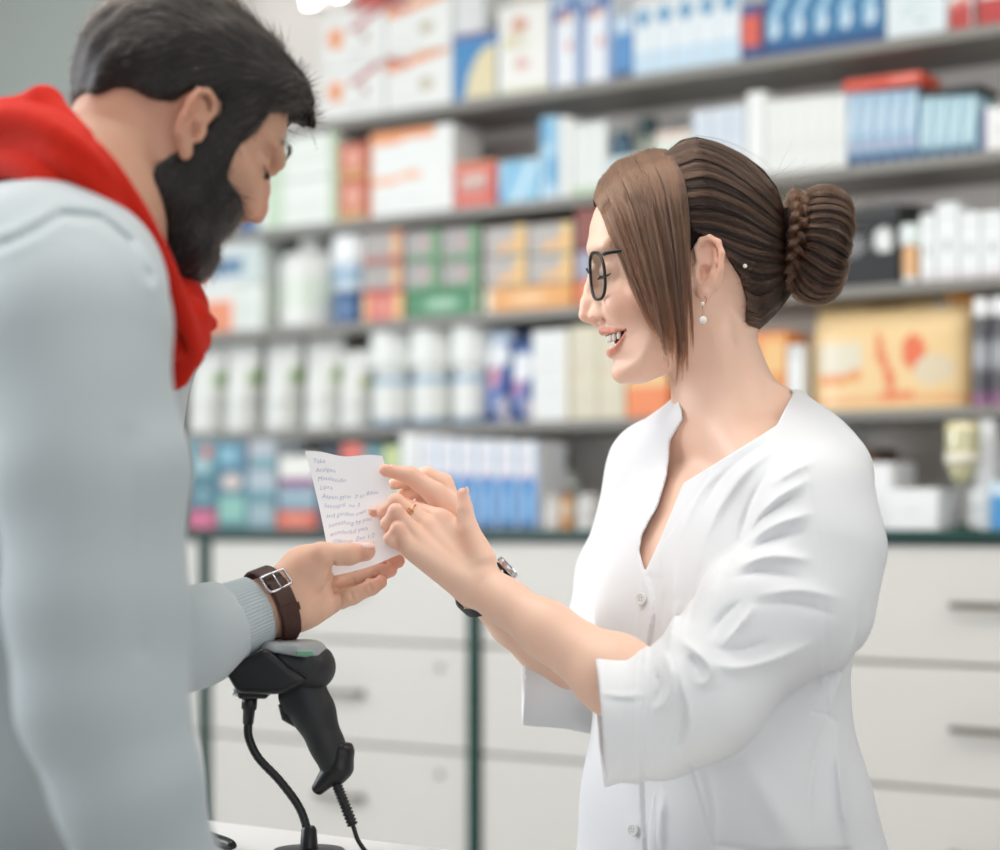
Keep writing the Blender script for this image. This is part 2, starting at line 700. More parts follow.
p1, p2 = counter_point(200, 819), counter_point(440, 848)
dirc = unit((p2 - p1)[:2])
angc = math.atan2(dirc[1], dirc[0])
root = empty('service_counter', (p1[0], p1[1], 0), angc)
tag(root, 'white service counter between the man and the woman', 'counter')
M_ctop = mat('counter_top_white', (236, 234, 232), 0.35)
m = MB(); m.box((-0.05, -0.34, ZC - 0.03), (1.3, 0.0, ZC), 0.003); m.build('worktop', M_ctop, root)
m = MB(); m.box((-0.03, -0.30, 0.08), (1.27, -0.04, ZC - 0.03), 0.002); m.build('body', M_drawer, root)
m = MB(); m.box((-0.01, -0.27, 0.0), (1.25, -0.07, 0.08)); m.build('plinth', M_carc, root)
# ------------------------------------------------------------------ goods on the shelves
WH = (228, 229, 224)


def paint(ops, base):
    base = lin(base)

    def fn(u, v):
        c = np.tile(base, (len(u), 1))
        for op in ops:
            k = op[0]
            if k == 'h':
                mk = (v >= op[1]) & (v <= op[2])
            elif k == 'v':
                mk = (u >= op[1]) & (u <= op[2])
            elif k == 'r':
                mk = (u >= op[1]) & (u <= op[2]) & (v >= op[3]) & (v <= op[4])
            elif k == 'o':
                mk = ((u - op[1]) / op[3]) ** 2 + ((v - op[2]) / op[4]) ** 2 <= 1
            elif k == 's':      # slanted swoosh from (u0,v0) to (u1,v1) with thickness
                t = np.clip((u - op[1]) / (op[3] - op[1]), 0, 1)
                mk = (u >= op[1]) & (u <= op[3]) & (np.abs(v - op[2] - (op[4] - op[2]) * (0.5 - 0.5 * np.cos(math.pi * t))) < op[5])
            elif k == 't':      # lines of small print
                mk = (u >= op[1]) & (u <= op[2]) & (v >= op[3]) & (v <= op[4]) & ((v * op[5]) % 1 < 0.5) & (((u * 37 + np.floor(v * op[5]) * 3) % 5) < 3.6)
            c[mk] = lin(op[-1])
        g = c @ np.array([.3, .55, .15])
        return c * .86 + g[:, None] * .14
    return fn


def carton_mesh(m, w, d, h, fn, base, nu=18, nv=24, side=None):
    """printed carton: chamfered shell, front face carries the print (front = -y)"""
    e = min(0.0015, w * 0.1)
    us = np.linspace(0, 1, nu)
    vs = np.linspace(0, 1, nv)
    U, V = np.meshgrid(us, vs)
    P = np.stack([e + U.ravel() * (w - 2 * e), np.zeros(U.size), e + V.ravel() * (h - 2 * e)], 1)
    fc = [(j * nu + i, j * nu + i + 1, (j + 1) * nu + i + 1, (j + 1) * nu + i) for j in range(nv - 1) for i in range(nu - 1)]
    cols = fn(U.ravel(), V.ravel())
    m.add(P, fc, cols)
    sd = lin(side if side is not None else base)
    r0 = [(e, 0, e), (w - e, 0, e), (w - e, 0, h - e), (e, 0, h - e)]
    r1 = [(0, e, 0), (w, e, 0), (w, e, h), (0, e, h)]
    r2 = [(0, d, 0), (w, d, 0), (w, d, h), (0, d, h)]
    V8 = r0 + r1 + r2
    fcs = []
    for a in (0, 4):
        for k in range(4):
            k2 = (k + 1) % 4
            fcs.append((a + k2, a + k, a + 4 + k, a + 4 + k2))
    fcs.append((8, 9, 10, 11)[::-1])
    m.add(V8, fcs, sd)
    # tuck flap on the lid
    m.box((e * 2, d * 0.3, h - 0.0002), (w - 2 * e, d * 0.98, h + 0.0006), col=sd)


def span(px0, px1, c):
    a, b = s_at(px0, c), s_at(px1, c)
    return a, b - a


CC = C_SH + 0.015


def shelf_item(px0, px1, pyt, lev, pyb=None, c=None):
    c = (CC if lev < 4 else 0.02) if c is None else c
    a, w = span(px0, px1, c)
    pm = (px0 + px1) / 2
    zb = SHZ[lev] if pyb is None else z_at(pm, pyb, c)
    zt = z_at(pm, pyt, c)
    return a, w, zb, zt - zb, c


def carton(px0, px1, pyt, lev, ops, base, label, pyb=None, cat='box', group=None, name='medicine_carton', d=0.10, c=None, on=None, side=None):
    a, w, zb, h, c = shelf_item(px0, px1, pyt, lev, pyb, c)
    if on is not None:      # rests on another carton
        h = h + zb - on
        zb = on
    m = MB()
    carton_mesh(m, w - 0.001, d, h, paint(ops, base), base, side=side)
    o = m.build(name, M_print)
    o.location = tuple(wl(a + 0.0005, c, zb + 0.0004)); o.rotation_euler = (0, 0, -TH)
    tag(o, label, cat, group)
    return zb + h + 0.0016


def row(px0, px1, n, pyt0, pyt1, lev, ops, base, label, group, pyb=None, **kw):
    """n like cartons side by side"""
    c = kw.get('c', CC if lev < 4 else 0.02)
    a0, a1 = s_at(px0, c), s_at(px1, c)
    inv = lambda s: 500 + F * wl(s, c, 0)[0] / wl(s, c, 0)[1]
    top = None
    for k in range(n):
        q0 = inv(a0 + (a1 - a0) * k / n)
        q1 = inv(a0 + (a1 - a0) * (k + 1) / n)
        pt = pyt0 + (pyt1 - pyt0) * ((q0 + q1) / 2 - px0) / (px1 - px0)
        pb = None if pyb is None else pyb[0] + (pyb[1] - pyb[0]) * ((q0 + q1) / 2 - px0) / (px1 - px0)
        t_ = carton(q0, q1, pt, lev, ops, base, label, pb, group=group, **kw)
        top = t_ if top is None else max(top, t_)
    return top


def turned(px0, px1, pyt, lev, parts, label, cat, name, group=None, c=None, pyb=None, on=None):
    """lathed container; parts: (part name, [(r 0-1, z 0-1)], colour, bands)"""
    a, w, zb, h, c = shelf_item(px0, px1, pyt, lev, pyb, c)
    if on is not None:
        h += zb - on
        zb = on
    r = w / 2
    p = wl(a + r, c + r, zb + 0.0003)
    root = empty(name, tuple(p), -TH)
    tag(root, label, cat, group)
    for (pn, prof, colr, bands) in parts:
        m = MB()
        zs = [z for _, z in prof]
        pf = []
        for i in range(len(prof) - 1):
            (ra, za), (rb, zb_) = prof[i], prof[i + 1]
            kk = 6 if (zb_ - za) > 0.15 else 1
            for q in range(kk):
                pf.append((ra + (rb - ra) * q / kk, za + (zb_ - za) * q / kk))
        pf.append(prof[-1])
        cols = np.tile(lin(colr), (len(pf), 1))
        for (z0, z1, cc) in bands:
            for i, (_, z) in enumerate(pf):
                if z0 <= z <= z1:
                    cols[i] = lin(cc)
        m.lathe([(max(x * r * 1.03, 0.0005), z * h) for x, z in pf], (0, 0, 0), 28, cols)
        m.build(pn, M_plastic, root, True, 40)
    return root


def squeeze_tube(px0, px1, pyt, lev, label, group, colr=WH, accent=(130, 165, 90), name='cream_tube'):
    """tube standing on its cap, flat crimp on top"""
    a, w, zb, h, c = shelf_item(px0, px1, pyt, lev)
    root = empty(name, tuple(wl(a + w / 2, c + w / 2, zb + 0.0003)), -TH)
    tag(root, label, 'tube', group)
    m = MB()
    n = 28
    V = []
    cols = []
    lv = np.linspace(0.30, 1.0, 12)
    for z in lv:
        t = (z - 0.30) / 0.70
        ax = w / 2 * (0.84 + 0.20 * t ** 1.2)
        ay = w / 2 * (0.84 * (1 - t ** 1.6) + 0.04)
        for k in range(n):
            q = 2 * math.pi * k / n
            V.append((ax * math.cos(q), ay * math.sin(q), z * h))
            cc = colr
            if 0.52 < z < 0.62 and abs(math.cos(q)) > 0.75:
                cc = accent
            cols.append(lin(cc))
    Fc = [(i * n + k, i * n + (k + 1) % n, (i + 1) * n + (k + 1) % n, (i + 1) * n + k) for i in range(11) for k in range(n)]
    Fc += [tuple(reversed(range(n))), tuple(11 * n + k for k in range(n))]
    m.add(V, Fc, cols)
    m.box((-w / 2, -0.0012, h * 0.965), (w / 2, 0.0012, h), col=lin(colr))
    m.build('tube_body', M_plastic, root, True, 50)
    m = MB()
    m.lathe([(w * 0.40, 0), (w * 0.44, h * 0.02), (w * 0.42, h * 0.28), (w * 0.37, h * 0.30)], (0, 0, 0), 24, lin(colr))
    for k in range(24):
        q = 2 * math.pi * k / 24
        m.tube([(w * 0.435 * math.cos(q), w * 0.435 * math.sin(q), h * 0.03), (w * 0.42 * math.cos(q), w * 0.42 * math.sin(q), h * 0.26)], 0.0006, 4, lin(colr))
    m.build('cap', M_plastic, root)


OR, RD = (238, 140, 60), (186, 60, 62)
# ---- top shelf
ops = [('o', .22, .55, .12, .22, OR), ('o', .70, .50, .06, .10, (160, 110, 80)), ('s', .45, .68, 1.0, 1.0, .07, RD), ('t', .4, .85, .1, .3, 14, (205, 200, 190))]
ops2 = [('o', .62, .42, .10, .14, (190, 180, 150)), ('s', .0, .80, .98, 1.0, .08, OR), ('s', .0, .97, .3, .85, .05, RD), ('t', .15, .5, .12, .3, 14, (210, 206, 198))]
t1 = carton(322, 385, 66, 0, ops, WH, 'white carton with an orange fruit print, lower one beside the man’s forehead')
t2 = carton(386, 452, 52, 0, ops2, WH, 'white carton with a bold orange swoosh, lower one left of the blue box')
t3 = carton(322, 385, 12, 0, ops, WH, 'white carton with an orange fruit print, upper one stacked on its twin', on=t1, pyb=66)
t4 = carton(386, 452, -2, 0, ops2, WH, 'white carton with an orange swoosh, upper one stacked on its twin', on=t2, pyb=52)
carton(350, 382, -18, 0, [('h', .0, .5, (196, 80, 66))], (196, 80, 66), 'small red carton on top of the fruit print cartons', on=t3, pyb=10, name='small_carton')
BL = (30, 130, 190)
tb = carton(453, 497, 33, 0, [('o', 1.0, .0, .72, .82, (222, 208, 160)), ('h', .95, 1.0, (120, 90, 140)), ('h', .0, .02, (30, 90, 150))], BL, 'bright blue carton with a cream quarter circle')
carton(453, 484, -25, 0, [('v', .0, .12, (190, 196, 196)), ('t', .3, .8, .2, .5, 12, (205, 206, 204))], (214, 216, 214), 'plain pale grey carton on the blue carton', on=tb, pyb=33)
carton(498, 549, 4, 0, [('o', .42, .78, .18, .09, (214, 150, 120)), ('o', .45, .33, .16, .07, (220, 170, 160)), ('r', .1, .4, .55, .62, (220, 210, 150)), ('h', .0, .06, (214, 214, 180)), ('t', .15, .6, .42, .7, 16, (215, 205, 175))], (234, 233, 226), 'cream white carton with small peach spots beside the blue one')
blw = [('v', .0, .13, (70, 120, 180)), ('v', .87, 1.0, (90, 135, 190)), ('s', .0, .74, 1.0, .84, .07, (60, 105, 170)), ('o', .5, .72, .28, .05, (215, 165, 145)), ('r', .55, .72, .36, .46, (214, 120, 110)), ('h', .9, 1.0, (140, 170, 205))]
row(550, 612, 2, -8, -18, 0, blw, (226, 230, 234), 'white carton with navy edges and a blue ribbon on the top shelf', 'blue ribbon cartons on the top shelf')
carton(613, 632, 15, 0, [('h', .0, .12, (40, 70, 110)), ('h', .7, 1.0, (190, 210, 225))], (70, 140, 200), 'narrow mid blue carton left of the dotted cartons')
dot = [('o', .5, .80, .34, .12, (80, 150, 190)), ('h', .0, .34, (190, 216, 232)), ('t', .2, .8, .45, .6, 12, (200, 214, 222))]
row(633, 740, 5, 5, -16, 0, dot, (222, 230, 234), 'pale blue carton with one blue dot, in the row of five on the top shelf', 'dotted pale blue cartons on the top shelf')
carton(741, 764, 4, 0, [('r', .0, .8, .25, .80, (222, 84, 58)), ('v', .8, 1.0, (130, 40, 60)), ('h', .0, .2, (40, 76, 130))], (60, 80, 140), 'dark blue carton with a square red panel on the top shelf')
drop = [('o', .40, .42, .26, .16, (210, 224, 232)), ('s', .1, .45, 1.0, .95, .16, (150, 195, 220)), ('h', .0, .2, (30, 80, 135))]
row(765, 885, 5, -8, -30, 0, drop, (36, 118, 168), 'deep blue carton with a white drop shape on the top shelf', 'blue drop cartons on the top shelf')
carton(886, 946, -14, 0, [('t', .2, .75, .42, .75, 10, (180, 205, 210)), ('o', .6, .28, .08, .06, (170, 190, 190))], (216, 226, 228), 'wide pale carton between the blue cartons and the red ones')
redb = [('h', .0, .42, (188, 50, 46)), ('s', .1, .42, .9, .5, .08, (214, 110, 100))]
carton(948, 972, -28, 0, redb, (232, 228, 226), 'white carton with a red base at the shelf end')
carton(973, 1012, -30, 0, [('h', .0, .5, (190, 46, 42)), ('v', .0, .14, (120, 40, 40))], (226, 214, 210), 'wider red and white carton cut by the photo edge')

# ---- second shelf
carton(238, 257, 133, 1, [('v', .0, .45, (60, 120, 185)), ('h', .0, .3, (40, 90, 150))], (150, 185, 215), 'slim blue carton in front of the man’s nose')
gr = [('v', .10, .30, (190, 212, 182)), ('t', .35, .9, .3, .6, 8, (214, 218, 208)), ('v', .93, 1.0, (160, 190, 140))]
g1 = carton(258, 338, 180, 1, gr, (226, 230, 222), 'white carton with a pale green stripe, lower of two by the man’s eye')
carton(260, 338, 131, 1, gr, (226, 230, 222), 'white carton with a pale green stripe, upper of two by the man’s eye', on=g1, pyb=180)
og = [('h', .0, .25, (205, 150, 70)), ('o', .45, .6, .28, .3, (224, 150, 120)), ('v', .85, 1.0, (170, 60, 20))]
g2 = carton(339, 369, 180, 1, og, (206, 88, 44), 'small orange carton, lower of two beside the large white carton')
carton(339, 369, 144, 1, og, (206, 88, 44), 'small orange carton, upper of two beside the large white carton', on=g2, pyb=180)
carton(370, 453, 128, 1, [('s', .0, .92, .8, 1.0, .09, OR), ('s', .0, .40, .62, .46, .04, (240, 165, 110)), ('v', .0, .05, (235, 170, 110)), ('t', .1, .8, .1, .25, 12, (214, 216, 212))], (228, 230, 226), 'large white carton with orange swooshes on the second shelf')
carton(454, 496, 162, 1, [('r', .14, .82, .36, .74, (214, 180, 165)), ('t', .2, .8, .42, .62, 8, (120, 70, 60)), ('h', .92, 1.0, (230, 150, 80)), ('r', .1, .8, .06, .2, (224, 120, 100))], (214, 74, 48), 'red carton with a light name panel on the second shelf')
carton(498, 539, 160, 1, [('s', .0, .1, .5, 1.0, .2, (90, 170, 215)), ('s', .4, .1, 1., 1.0, .14, (190, 220, 235))], (140, 198, 226), 'low sky blue carton right of the red one')
carton(540, 558, 117, 1, [('r', .0, .6, .68, .98, (80, 165, 210)), ('o', .7, .35, .3, .2, (70, 155, 205)), ('h', .0, .12, (190, 215, 230))], (160, 205, 228), 'tall sky blue carton standing beside the white row')
carton(559, 571, 117, 1, [('t', .2, .8, .2, .8, 10, (214, 218, 216))], WH, 'tallest slim white carton next to the sky blue one')
row(572, 606, 3, 125, 121, 1, [('h', .0, .1, (170, 205, 150)), ('v', .0, .1, (205, 208, 206))], (224, 228, 224), 'slim white carton behind the woman’s forehead on the second shelf', 'slim white cartons over her forehead')
g3 = carton(607, 641, 156, 1, [('h', .4, .9, (190, 210, 214))], (206, 218, 216), 'pale grey blue carton just over her front hair')
turned(608, 627, 131, 1, [('body', [(.8, 0), (.95, .06), (.95, .6), (.7, .7)], (60, 96, 116), []), ('lid', [(.75, .7), (.75, .95), (.6, 1)], (44, 76, 96), [])], 'small dark teal jar standing on the grey blue carton', 'jar', 'cream_jar', on=g3, pyb=156)
turned(626, 654, 116, 1, [('body', [(.85, 0), (.97, .05), (.97, .62), (.6, .76)], (206, 214, 200), [(.3, .5, (180, 200, 170))]), ('lid', [(.62, .76), (.62, .96), (.5, 1)], (70, 96, 100), [])], 'squat pale bottle with a dark teal cap over her hair', 'bottle', 'medicine_bottle', c=CC + 0.105)
carton(655, 691, 130, 1, [('h', .85, 1.0, (216, 190, 178)), ('h', .2, .5, (196, 214, 192))], (214, 222, 210), 'pale green carton with a pink top above her hair')
row(692, 745, 3, 112, 104, 1, [('t', .1, .9, .1, .9, 22, (196, 208, 220)), ('v', .0, .07, (180, 195, 210))], (212, 220, 228), 'pale blue grey carton in the row above her parting', 'pale blue grey cartons')
carton(746, 765, 92, 1, [('v', .0, .1, (210, 212, 210))], (232, 234, 230), 'tall white carton rising above the white row')
row(766, 846, 6, 101, 94, 1, [('v', .0, .08, (206, 208, 204)), ('t', .3, .7, .25, .5, 10, (206, 210, 206))], (230, 232, 227), 'plain white carton in the long row left of the red topped cartons', 'plain white cartons in the long row')
pb_ = [('s', .0, .5, 1.0, .9, .16, (190, 216, 230)), ('o', .45, .62, .25, .22, (196, 216, 230)), ('h', .22, .30, (200, 160, 175)), ('h', .0, .15, (40, 80, 125)), ('v', .92, 1.0, (90, 130, 170))]
top = row(847, 918, 5, 94, 89, 1, pb_, (150, 186, 212), 'pale blue carton with a navy base under the flat red carton', 'pale blue cartons under the red carton')
carton(843, 921, 76, 1, [('r', .6, .95, .2, .95, (240, 120, 100)), ('h', .0, .25, (170, 50, 40))], (222, 76, 46), 'flat red carton lying on the pale blue cartons', on=top, pyb=92, d=0.09)
top = row(920, 977, 4, 98, 95, 1, [('s', .0, .3, 1.0, .9, .2, (200, 225, 230)), ('h', .0, .14, (46, 84, 120)), ('v', .92, 1.0, (90, 130, 165))], (160, 200, 214), 'pale aqua carton under the flat black carton', 'pale aqua cartons under the black carton')
carton(919, 981, 88, 1, [('h', .0, .2, (60, 70, 70))], (38, 46, 44), 'flat black carton lying on the pale aqua cartons', on=top, pyb=96, d=0.09)
carton(982, 1020, 106, 1, [('v', .0, .06, (100, 80, 160)), ('t', .3, .7, .4, .6, 8, (205, 200, 205))], (230, 230, 228), 'white carton with a violet edge at the end of the second shelf')

# ---- third shelf
w1 = [('r', .22, .72, .18, .58, (86, 130, 162)), ('r', .0, .2, .1, .5, (238, 140, 90)), ('v', .75, 1.0, (196, 210, 206))]
g4 = carton(196, 262, 287, 2, [('r', .0, .58, .0, .72, (236, 134, 84)), ('v', .6, .72, (214, 220, 210)), ('t', .7, .95, .2, .7, 8, (190, 205, 190))], (224, 228, 222), 'white carton with an orange label, lower one below the man’s beard')
carton(192, 262, 237, 2, w1, (218, 224, 222), 'white carton with a slate blue label, upper one below the man’s beard', on=g4, pyb=287)
turned(264, 321, 228, 2, [('body', [(.90, 0), (.97, .03), (.97, .66), (.80, .76), (.40, .80)], WH, [(.2, .5, (214, 222, 208))]), ('cap', [(.42, .80), (.44, .97), (.36, 1.0)], (226, 228, 224), [])], 'stout white bottle with a narrow cap on the third shelf', 'bottle', 'medicine_bottle')
jr = turned(324, 361, 292, 2, [('body', [(.88, 0), (.97, .06), (.97, .86), (.9, .9)], (52, 94, 142), [(.25, .6, (86, 120, 160))]), ('lid', [(.98, .9), (.98, 1.0)], (60, 100, 146), [])], 'low dark blue tub under the white lidded tub', 'tub', 'lidded_tub')
jz = jr.location.z + (z_at(342, 292, CC) - SHZ[2])
turned(322, 363, 233, 2, [('body', [(.86, 0), (.92, .04), (.92, .52)], (206, 216, 222), [(.14, .4, (150, 180, 204))]), ('lid', [(.98, .52), (1.0, .56), (1.0, .92), (.85, 1.0)], (240, 242, 242), [])], 'white lidded tub standing on the dark blue tub', 'tub', 'lidded_tub', on=jz + 0.001, pyb=290)
ob = [('v', .72, .95, (214, 130, 70)), ('h', .0, .14, (190, 70, 50)), ('t', .1, .65, .3, .8, 6, (176, 168, 162)), ('o', .82, .5, .08, .3, (230, 180, 110))]
g = carton(362, 403, 294, 2, [('v', .0, .14, (232, 176, 96)), ('v', .82, 1.0, (236, 190, 110)), ('o', .5, .5, .2, .3, (224, 130, 110))], (218, 92, 70), 'red and yellow carton at the bottom of the grey and orange stack')
g = carton(362, 403, 264, 2, ob, (160, 152, 146), 'grey carton with an orange end, middle of its stack', on=g, pyb=294)
carton(362, 403, 231, 2, ob, (160, 152, 146), 'grey carton with an orange end, topmost of its stack', on=g, pyb=264)
gb = [('v', .74, .95, (70, 150, 84)), ('h', .0, .16, (60, 150, 84)), ('t', .1, .7, .3, .85, 6, (176, 170, 168)), ('o', .6, .55, .1, .16, (205, 150, 150))]
gg = carton(405, 479, 291, 2, [('o', .5, .5, .26, .26, (130, 186, 150)), ('t', .3, .7, .4, .6, 4, (190, 220, 200)), ('v', .95, 1.0, (225, 225, 190))], (34, 130, 76), 'long green carton under the grey and green cartons')
for q, (x0, x1, nm) in enumerate(((405, 441, 'left'), (442, 480, 'right'))):
    g = carton(x0, x1, 262 - q, 2, gb, (156, 150, 146), 'grey carton with a green end, middle layer, ' + ['beside the grey and orange stack', 'beside the yellow ended cartons'][q], on=gg, pyb=291)
    carton(x0, x1, 230 - q * 3, 2, gb, (156, 150, 146), 'grey carton with a green end, top layer, ' + ['beside the grey and orange stack', 'beside the yellow ended cartons'][q], on=g, pyb=262)
yb = [('v', .74, .98, (230, 190, 100)), ('s', .3, .2, 1.0, .45, .14, (236, 176, 90)), ('t', .05, .6, .35, .9, 7, (186, 178, 172))]
go = carton(484, 572, 286, 2, [('o', .5, .5, .22, .26, (240, 190, 130)), ('v', .0, .06, (225, 215, 190))], (232, 158, 60), 'long orange carton under the yellow ended cartons')
for q, (x0, x1) in enumerate(((484, 527), (528, 573))):
    g = carton(x0, x1, 256 - q, 2, yb, (172, 166, 160), 'grey carton with a yellow end, middle layer, ' + ['beside the green ended ones', 'beside the brown stack'][q], on=go, pyb=286)
    carton(x0, x1, 226 - q * 3, 2, yb, (172, 166, 160), 'grey carton with a yellow end, top layer, ' + ['beside the green ended ones', 'beside the brown stack'][q], on=g, pyb=256)
g = carton(575, 606, 280, 2, [('v', .0, .5, (226, 120, 60))], (206, 96, 50), 'orange carton at the bottom of the brown stack by her nose')
g = carton(575, 606, 251, 2, [('v', .1, .5, (150, 165, 190))], (176, 110, 90), 'grey and brown carton in the middle of the stack by her glasses', on=g, pyb=280)
carton(575, 606, 208, 2, [('h', .0, .1, (110, 30, 20))], (138, 58, 40), 'dark brown carton on top of the stack by her forehead', on=g, pyb=251)
carton(826, 899, 207, 2, [('o', .80, .55, .13, .16, (226, 228, 226)), ('o', .34, .52, .2, .14, (120, 120, 122)), ('h', .9, 1.0, (60, 60, 60))], (22, 22, 24), 'black carton with a white disc beside her hair bun')
carton(900, 914, 205, 2, [('h', .7, .95, (60, 56, 54))], (34, 32, 32), 'slim dark grey carton right of the black one', c=CC + 0.102)
turned(897, 917, 224, 2, [('body', [(.72, 0), (.78, .06), (.78, .58), (.55, .66)], (226, 178, 130), [(.0, .12, (220, 222, 220))]), ('cap', [(.95, .64), (1.0, .68), (1.0, .94), (.9, 1.0)], (228, 236, 234), [])], 'small bottle with peach body and pale cap before the black carton', 'bottle', 'medicine_bottle', c=CC - 0.014)
wb = [('o', .5, .45, .14, .09, (160, 165, 165)), ('h', .0, .1, (226, 216, 220)), ('h', .82, .85, (214, 218, 218))]
for (x0, x1, yt, lb) in ((920, 935, 214, 'white carton with a grey dot, lowest, beside the peach bottle'), (936, 958, 203, 'white carton with a grey dot, tallest of the row'), (959, 980, 212, 'white carton with a grey dot, just right of the tallest'), (981, 1004, 211, 'white carton with a grey dot at the photo edge')):
    carton(x0, x1, yt, 2, wb, (232, 236, 236), lb)

# ---- fourth shelf
for (x0, x1, yt) in ((176, 212, 340), (214, 247, 338), (252, 288, 336), (292, 330, 334)):
    squeeze_tube(x0, x1, yt, 3, 'white cream tube standing on its cap with green side marks', 'white cream tubes on the fourth shelf')
squeeze_tube(331, 359, 350, 3, 'shorter white cream tube right of the four tall tubes', None, accent=(180, 190, 120))
for (x0, x1, yt, k) in ((361, 400, 327, 0), (402, 440, 326, 1), (443, 480, 324, 2)):
    turned(x0, x1, yt, 3, [('body', [(.80, 0), (.92, .03), (.92, .46), (.80, .53), (.86, .58)], WH, [(.0, .03, (90, 130, 165)), (.44, .50, (130, 165, 190))]), ('cap', [(.94, .58), (1.0, .61), (1.0, .97), (.93, 1.0)], (232, 234, 230), [])],
           'large white bottle with a wide cap and blue ring ' + ['beside the short tube', 'in the middle of three', 'beside the blue pouches'][k], 'bottle', 'lotion_bottle', 'large white lotion bottles')


def pouch(px0, px1, pyt, lev, ops, base, label):
    a, w, zb, h, c = shelf_item(px0, px1, pyt, lev)
    m = MB()
    nu, nv = 16, 24
    fn = paint(ops, base)
    V, C_ = [], []
    for side in (-1, 1):
        for j in range(nv):
            v = j / (nv - 1)
            for i in range(nu):
                u = i / (nu - 1)
                th = 0.028 * (1 - v ** 2.2) * (1 - (2 * u - 1) ** 4) * (0.35 + 0.65 * min(1, v * 6)) + 0.0008
                V.append((u * w, side * th + 0.03, v * h))
        U_, V_ = np.meshgrid(np.linspace(0, 1, nu), np.linspace(0, 1, nv))
        C_.append(fn(U_.ravel(), V_.ravel()))
    Fc = []
    N = nu * nv
    for j in range(nv - 1):
        for i in range(nu - 1):
            q = (j * nu + i, j * nu + i + 1, (j + 1) * nu + i + 1, (j + 1) * nu + i)
            Fc.append(q)
            Fc.append(tuple(x + N for x in q[::-1]))
    ring = [i for i in range(nu)] + [j * nu + nu - 1 for j in range(1, nv)] + [(nv - 1) * nu + i for i in range(nu - 2, -1, -1)] + [j * nu for j in range(nv - 2, 0, -1)]
    for k in range(len(ring)):
        a_, b_ = ring[k], ring[(k + 1) % len(ring)]
        Fc.append((b_, a_, a_ + N, b_ + N))
    m.add(V, Fc, np.vstack(C_))
    o = m.build('refill_pouch', M_plastic, None, True, 60)
    o.location = tuple(wl(a, c, zb + 0.0004)); o.rotation_euler = (0, 0, -TH)
    tag(o, label, 'pouch')


pch = [('o', .4, .72, .55, .16, (225, 230, 234)), ('o', .45, .50, .26, .12, (196, 120, 150)), ('o', .9, .12, .35, .16, (210, 205, 220)), ('h', .9, 1.0, (190, 205, 225))]
pouch(481, 505, 330, 3, pch, (52, 100, 172), 'blue and white pouch with a pink spot beside the white bottles')
pouch(506, 531, 331, 3, [('o', .45, .60, .6, .16, (228, 230, 234)), ('o', .4, .38, .28, .1, (170, 110, 165)), ('o', .9, .1, .3, .16, (214, 205, 220)), ('h', .86, 1.0, (40, 60, 100))], (60, 104, 172), 'blue and white pouch with a violet spot beside the white carton')
carton(532, 569, 330, 3, [('t', .1, .8, .15, .8, 9, (214, 218, 216)), ('v', .93, 1.0, (225, 205, 170))], (224, 227, 224), 'white carton between the blue pouch and the cream cartons')
cr = [('t', .1, .9, .1, .9, 16, (204, 196, 170)), ('v', .0, .06, (196, 186, 160)), ('o', .2, .5, .06, .04, (220, 170, 120))]
row(570, 625, 2, 327, 323, 3, cr, (214, 206, 178), 'cream carton with faint print in front of her chin', 'cream cartons below her chin')
carton(626, 668, 365, 3, [('h', .6, 1.0, (236, 190, 120))], (240, 128, 50), 'orange carton behind her hair tips')
carton(748, 786, 332, 3, [('h', .5, .9, (240, 190, 110)), ('v', .0, .4, (236, 140, 60))], (236, 150, 66), 'orange carton behind the nape of her neck')
carton(787, 803, 345, 3, [('h', .8, 1.0, (214, 218, 218))], (232, 234, 234), 'narrow white carton left of the big yellow bag')

# big yellow paper bag with handle slot
a, w, zb, h, c = shelf_item(804, 967, 297, 3)
root = empty('yellow_bag', tuple(wl(a, c, zb + 0.0004)), -TH)
tag(root, 'big yellow packaged bag with orange print on the fourth shelf', 'bag')
M_bag = mat('bag_film', attr=True, rough=0.3, bump=0.3, bscale=25)
ops = [('r', .07, .36, .34, .62, (226, 216, 190)), ('s', .07, .26, .36, .30, .05, (236, 150, 70)), ('h', .04, .12, (240, 176, 112)),
       ('s', .45, .60, .56, .20, .14, (238, 120, 60)), ('o', .68, .50, .07, .16, (240, 110, 56)), ('o', .80, .34, .12, .14, (226, 208, 174)), ('o', .58, .12, .12, .05, (240, 130, 70)),
       ('h', .74, .80, (240, 206, 150)), ('t', .1, .9, .66, .71, 30, (214, 180, 120)), ('r', .33, .56, .90, .96, (150, 104, 50)), ('r', .76, .86, .88, .99, (220, 214, 200))]
fn = paint(ops, (242, 206, 142))
m = MB()
nu, nv = 44, 30
for side in (-1, 1):
    V = []
    for j in range(nv):
        v = j / (nv - 1)
        for i in range(nu):
            u = i / (nu - 1)
            th = 0.07 * (1 - max(0, (v - .68) / .32) ** 1.6 * .93) * (1 - abs(2 * u - 1) ** 8 * .6)
            V.append((u * w, 0.07 + side * th, v * h))
    U_, V_ = np.meshgrid(np.linspace(0, 1, nu), np.linspace(0, 1, nv))
    Fc = [(j * nu + i, j * nu + i + 1, (j + 1) * nu + i + 1, (j + 1) * nu + i) for j in range(nv - 1) for i in range(nu - 1)]
    if side > 0:
        Fc = [f[::-1] for f in Fc]
    m.add(V, Fc, fn(U_.ravel(), V_.ravel()))
N = nu * nv
ring = [i for i in range(nu)] + [j * nu + nu - 1 for j in range(1, nv)] + [(nv - 1) * nu + i for i in range(nu - 2, -1, -1)] + [j * nu for j in range(nv - 2, 0, -1)]
m.f += [(ring[(k + 1) % len(ring)], ring[k], ring[k] + N, ring[(k + 1) % len(ring)] + N) for k in range(len(ring))]
m.build('bag_body', M_bag, root, True, 60)
m = MB()
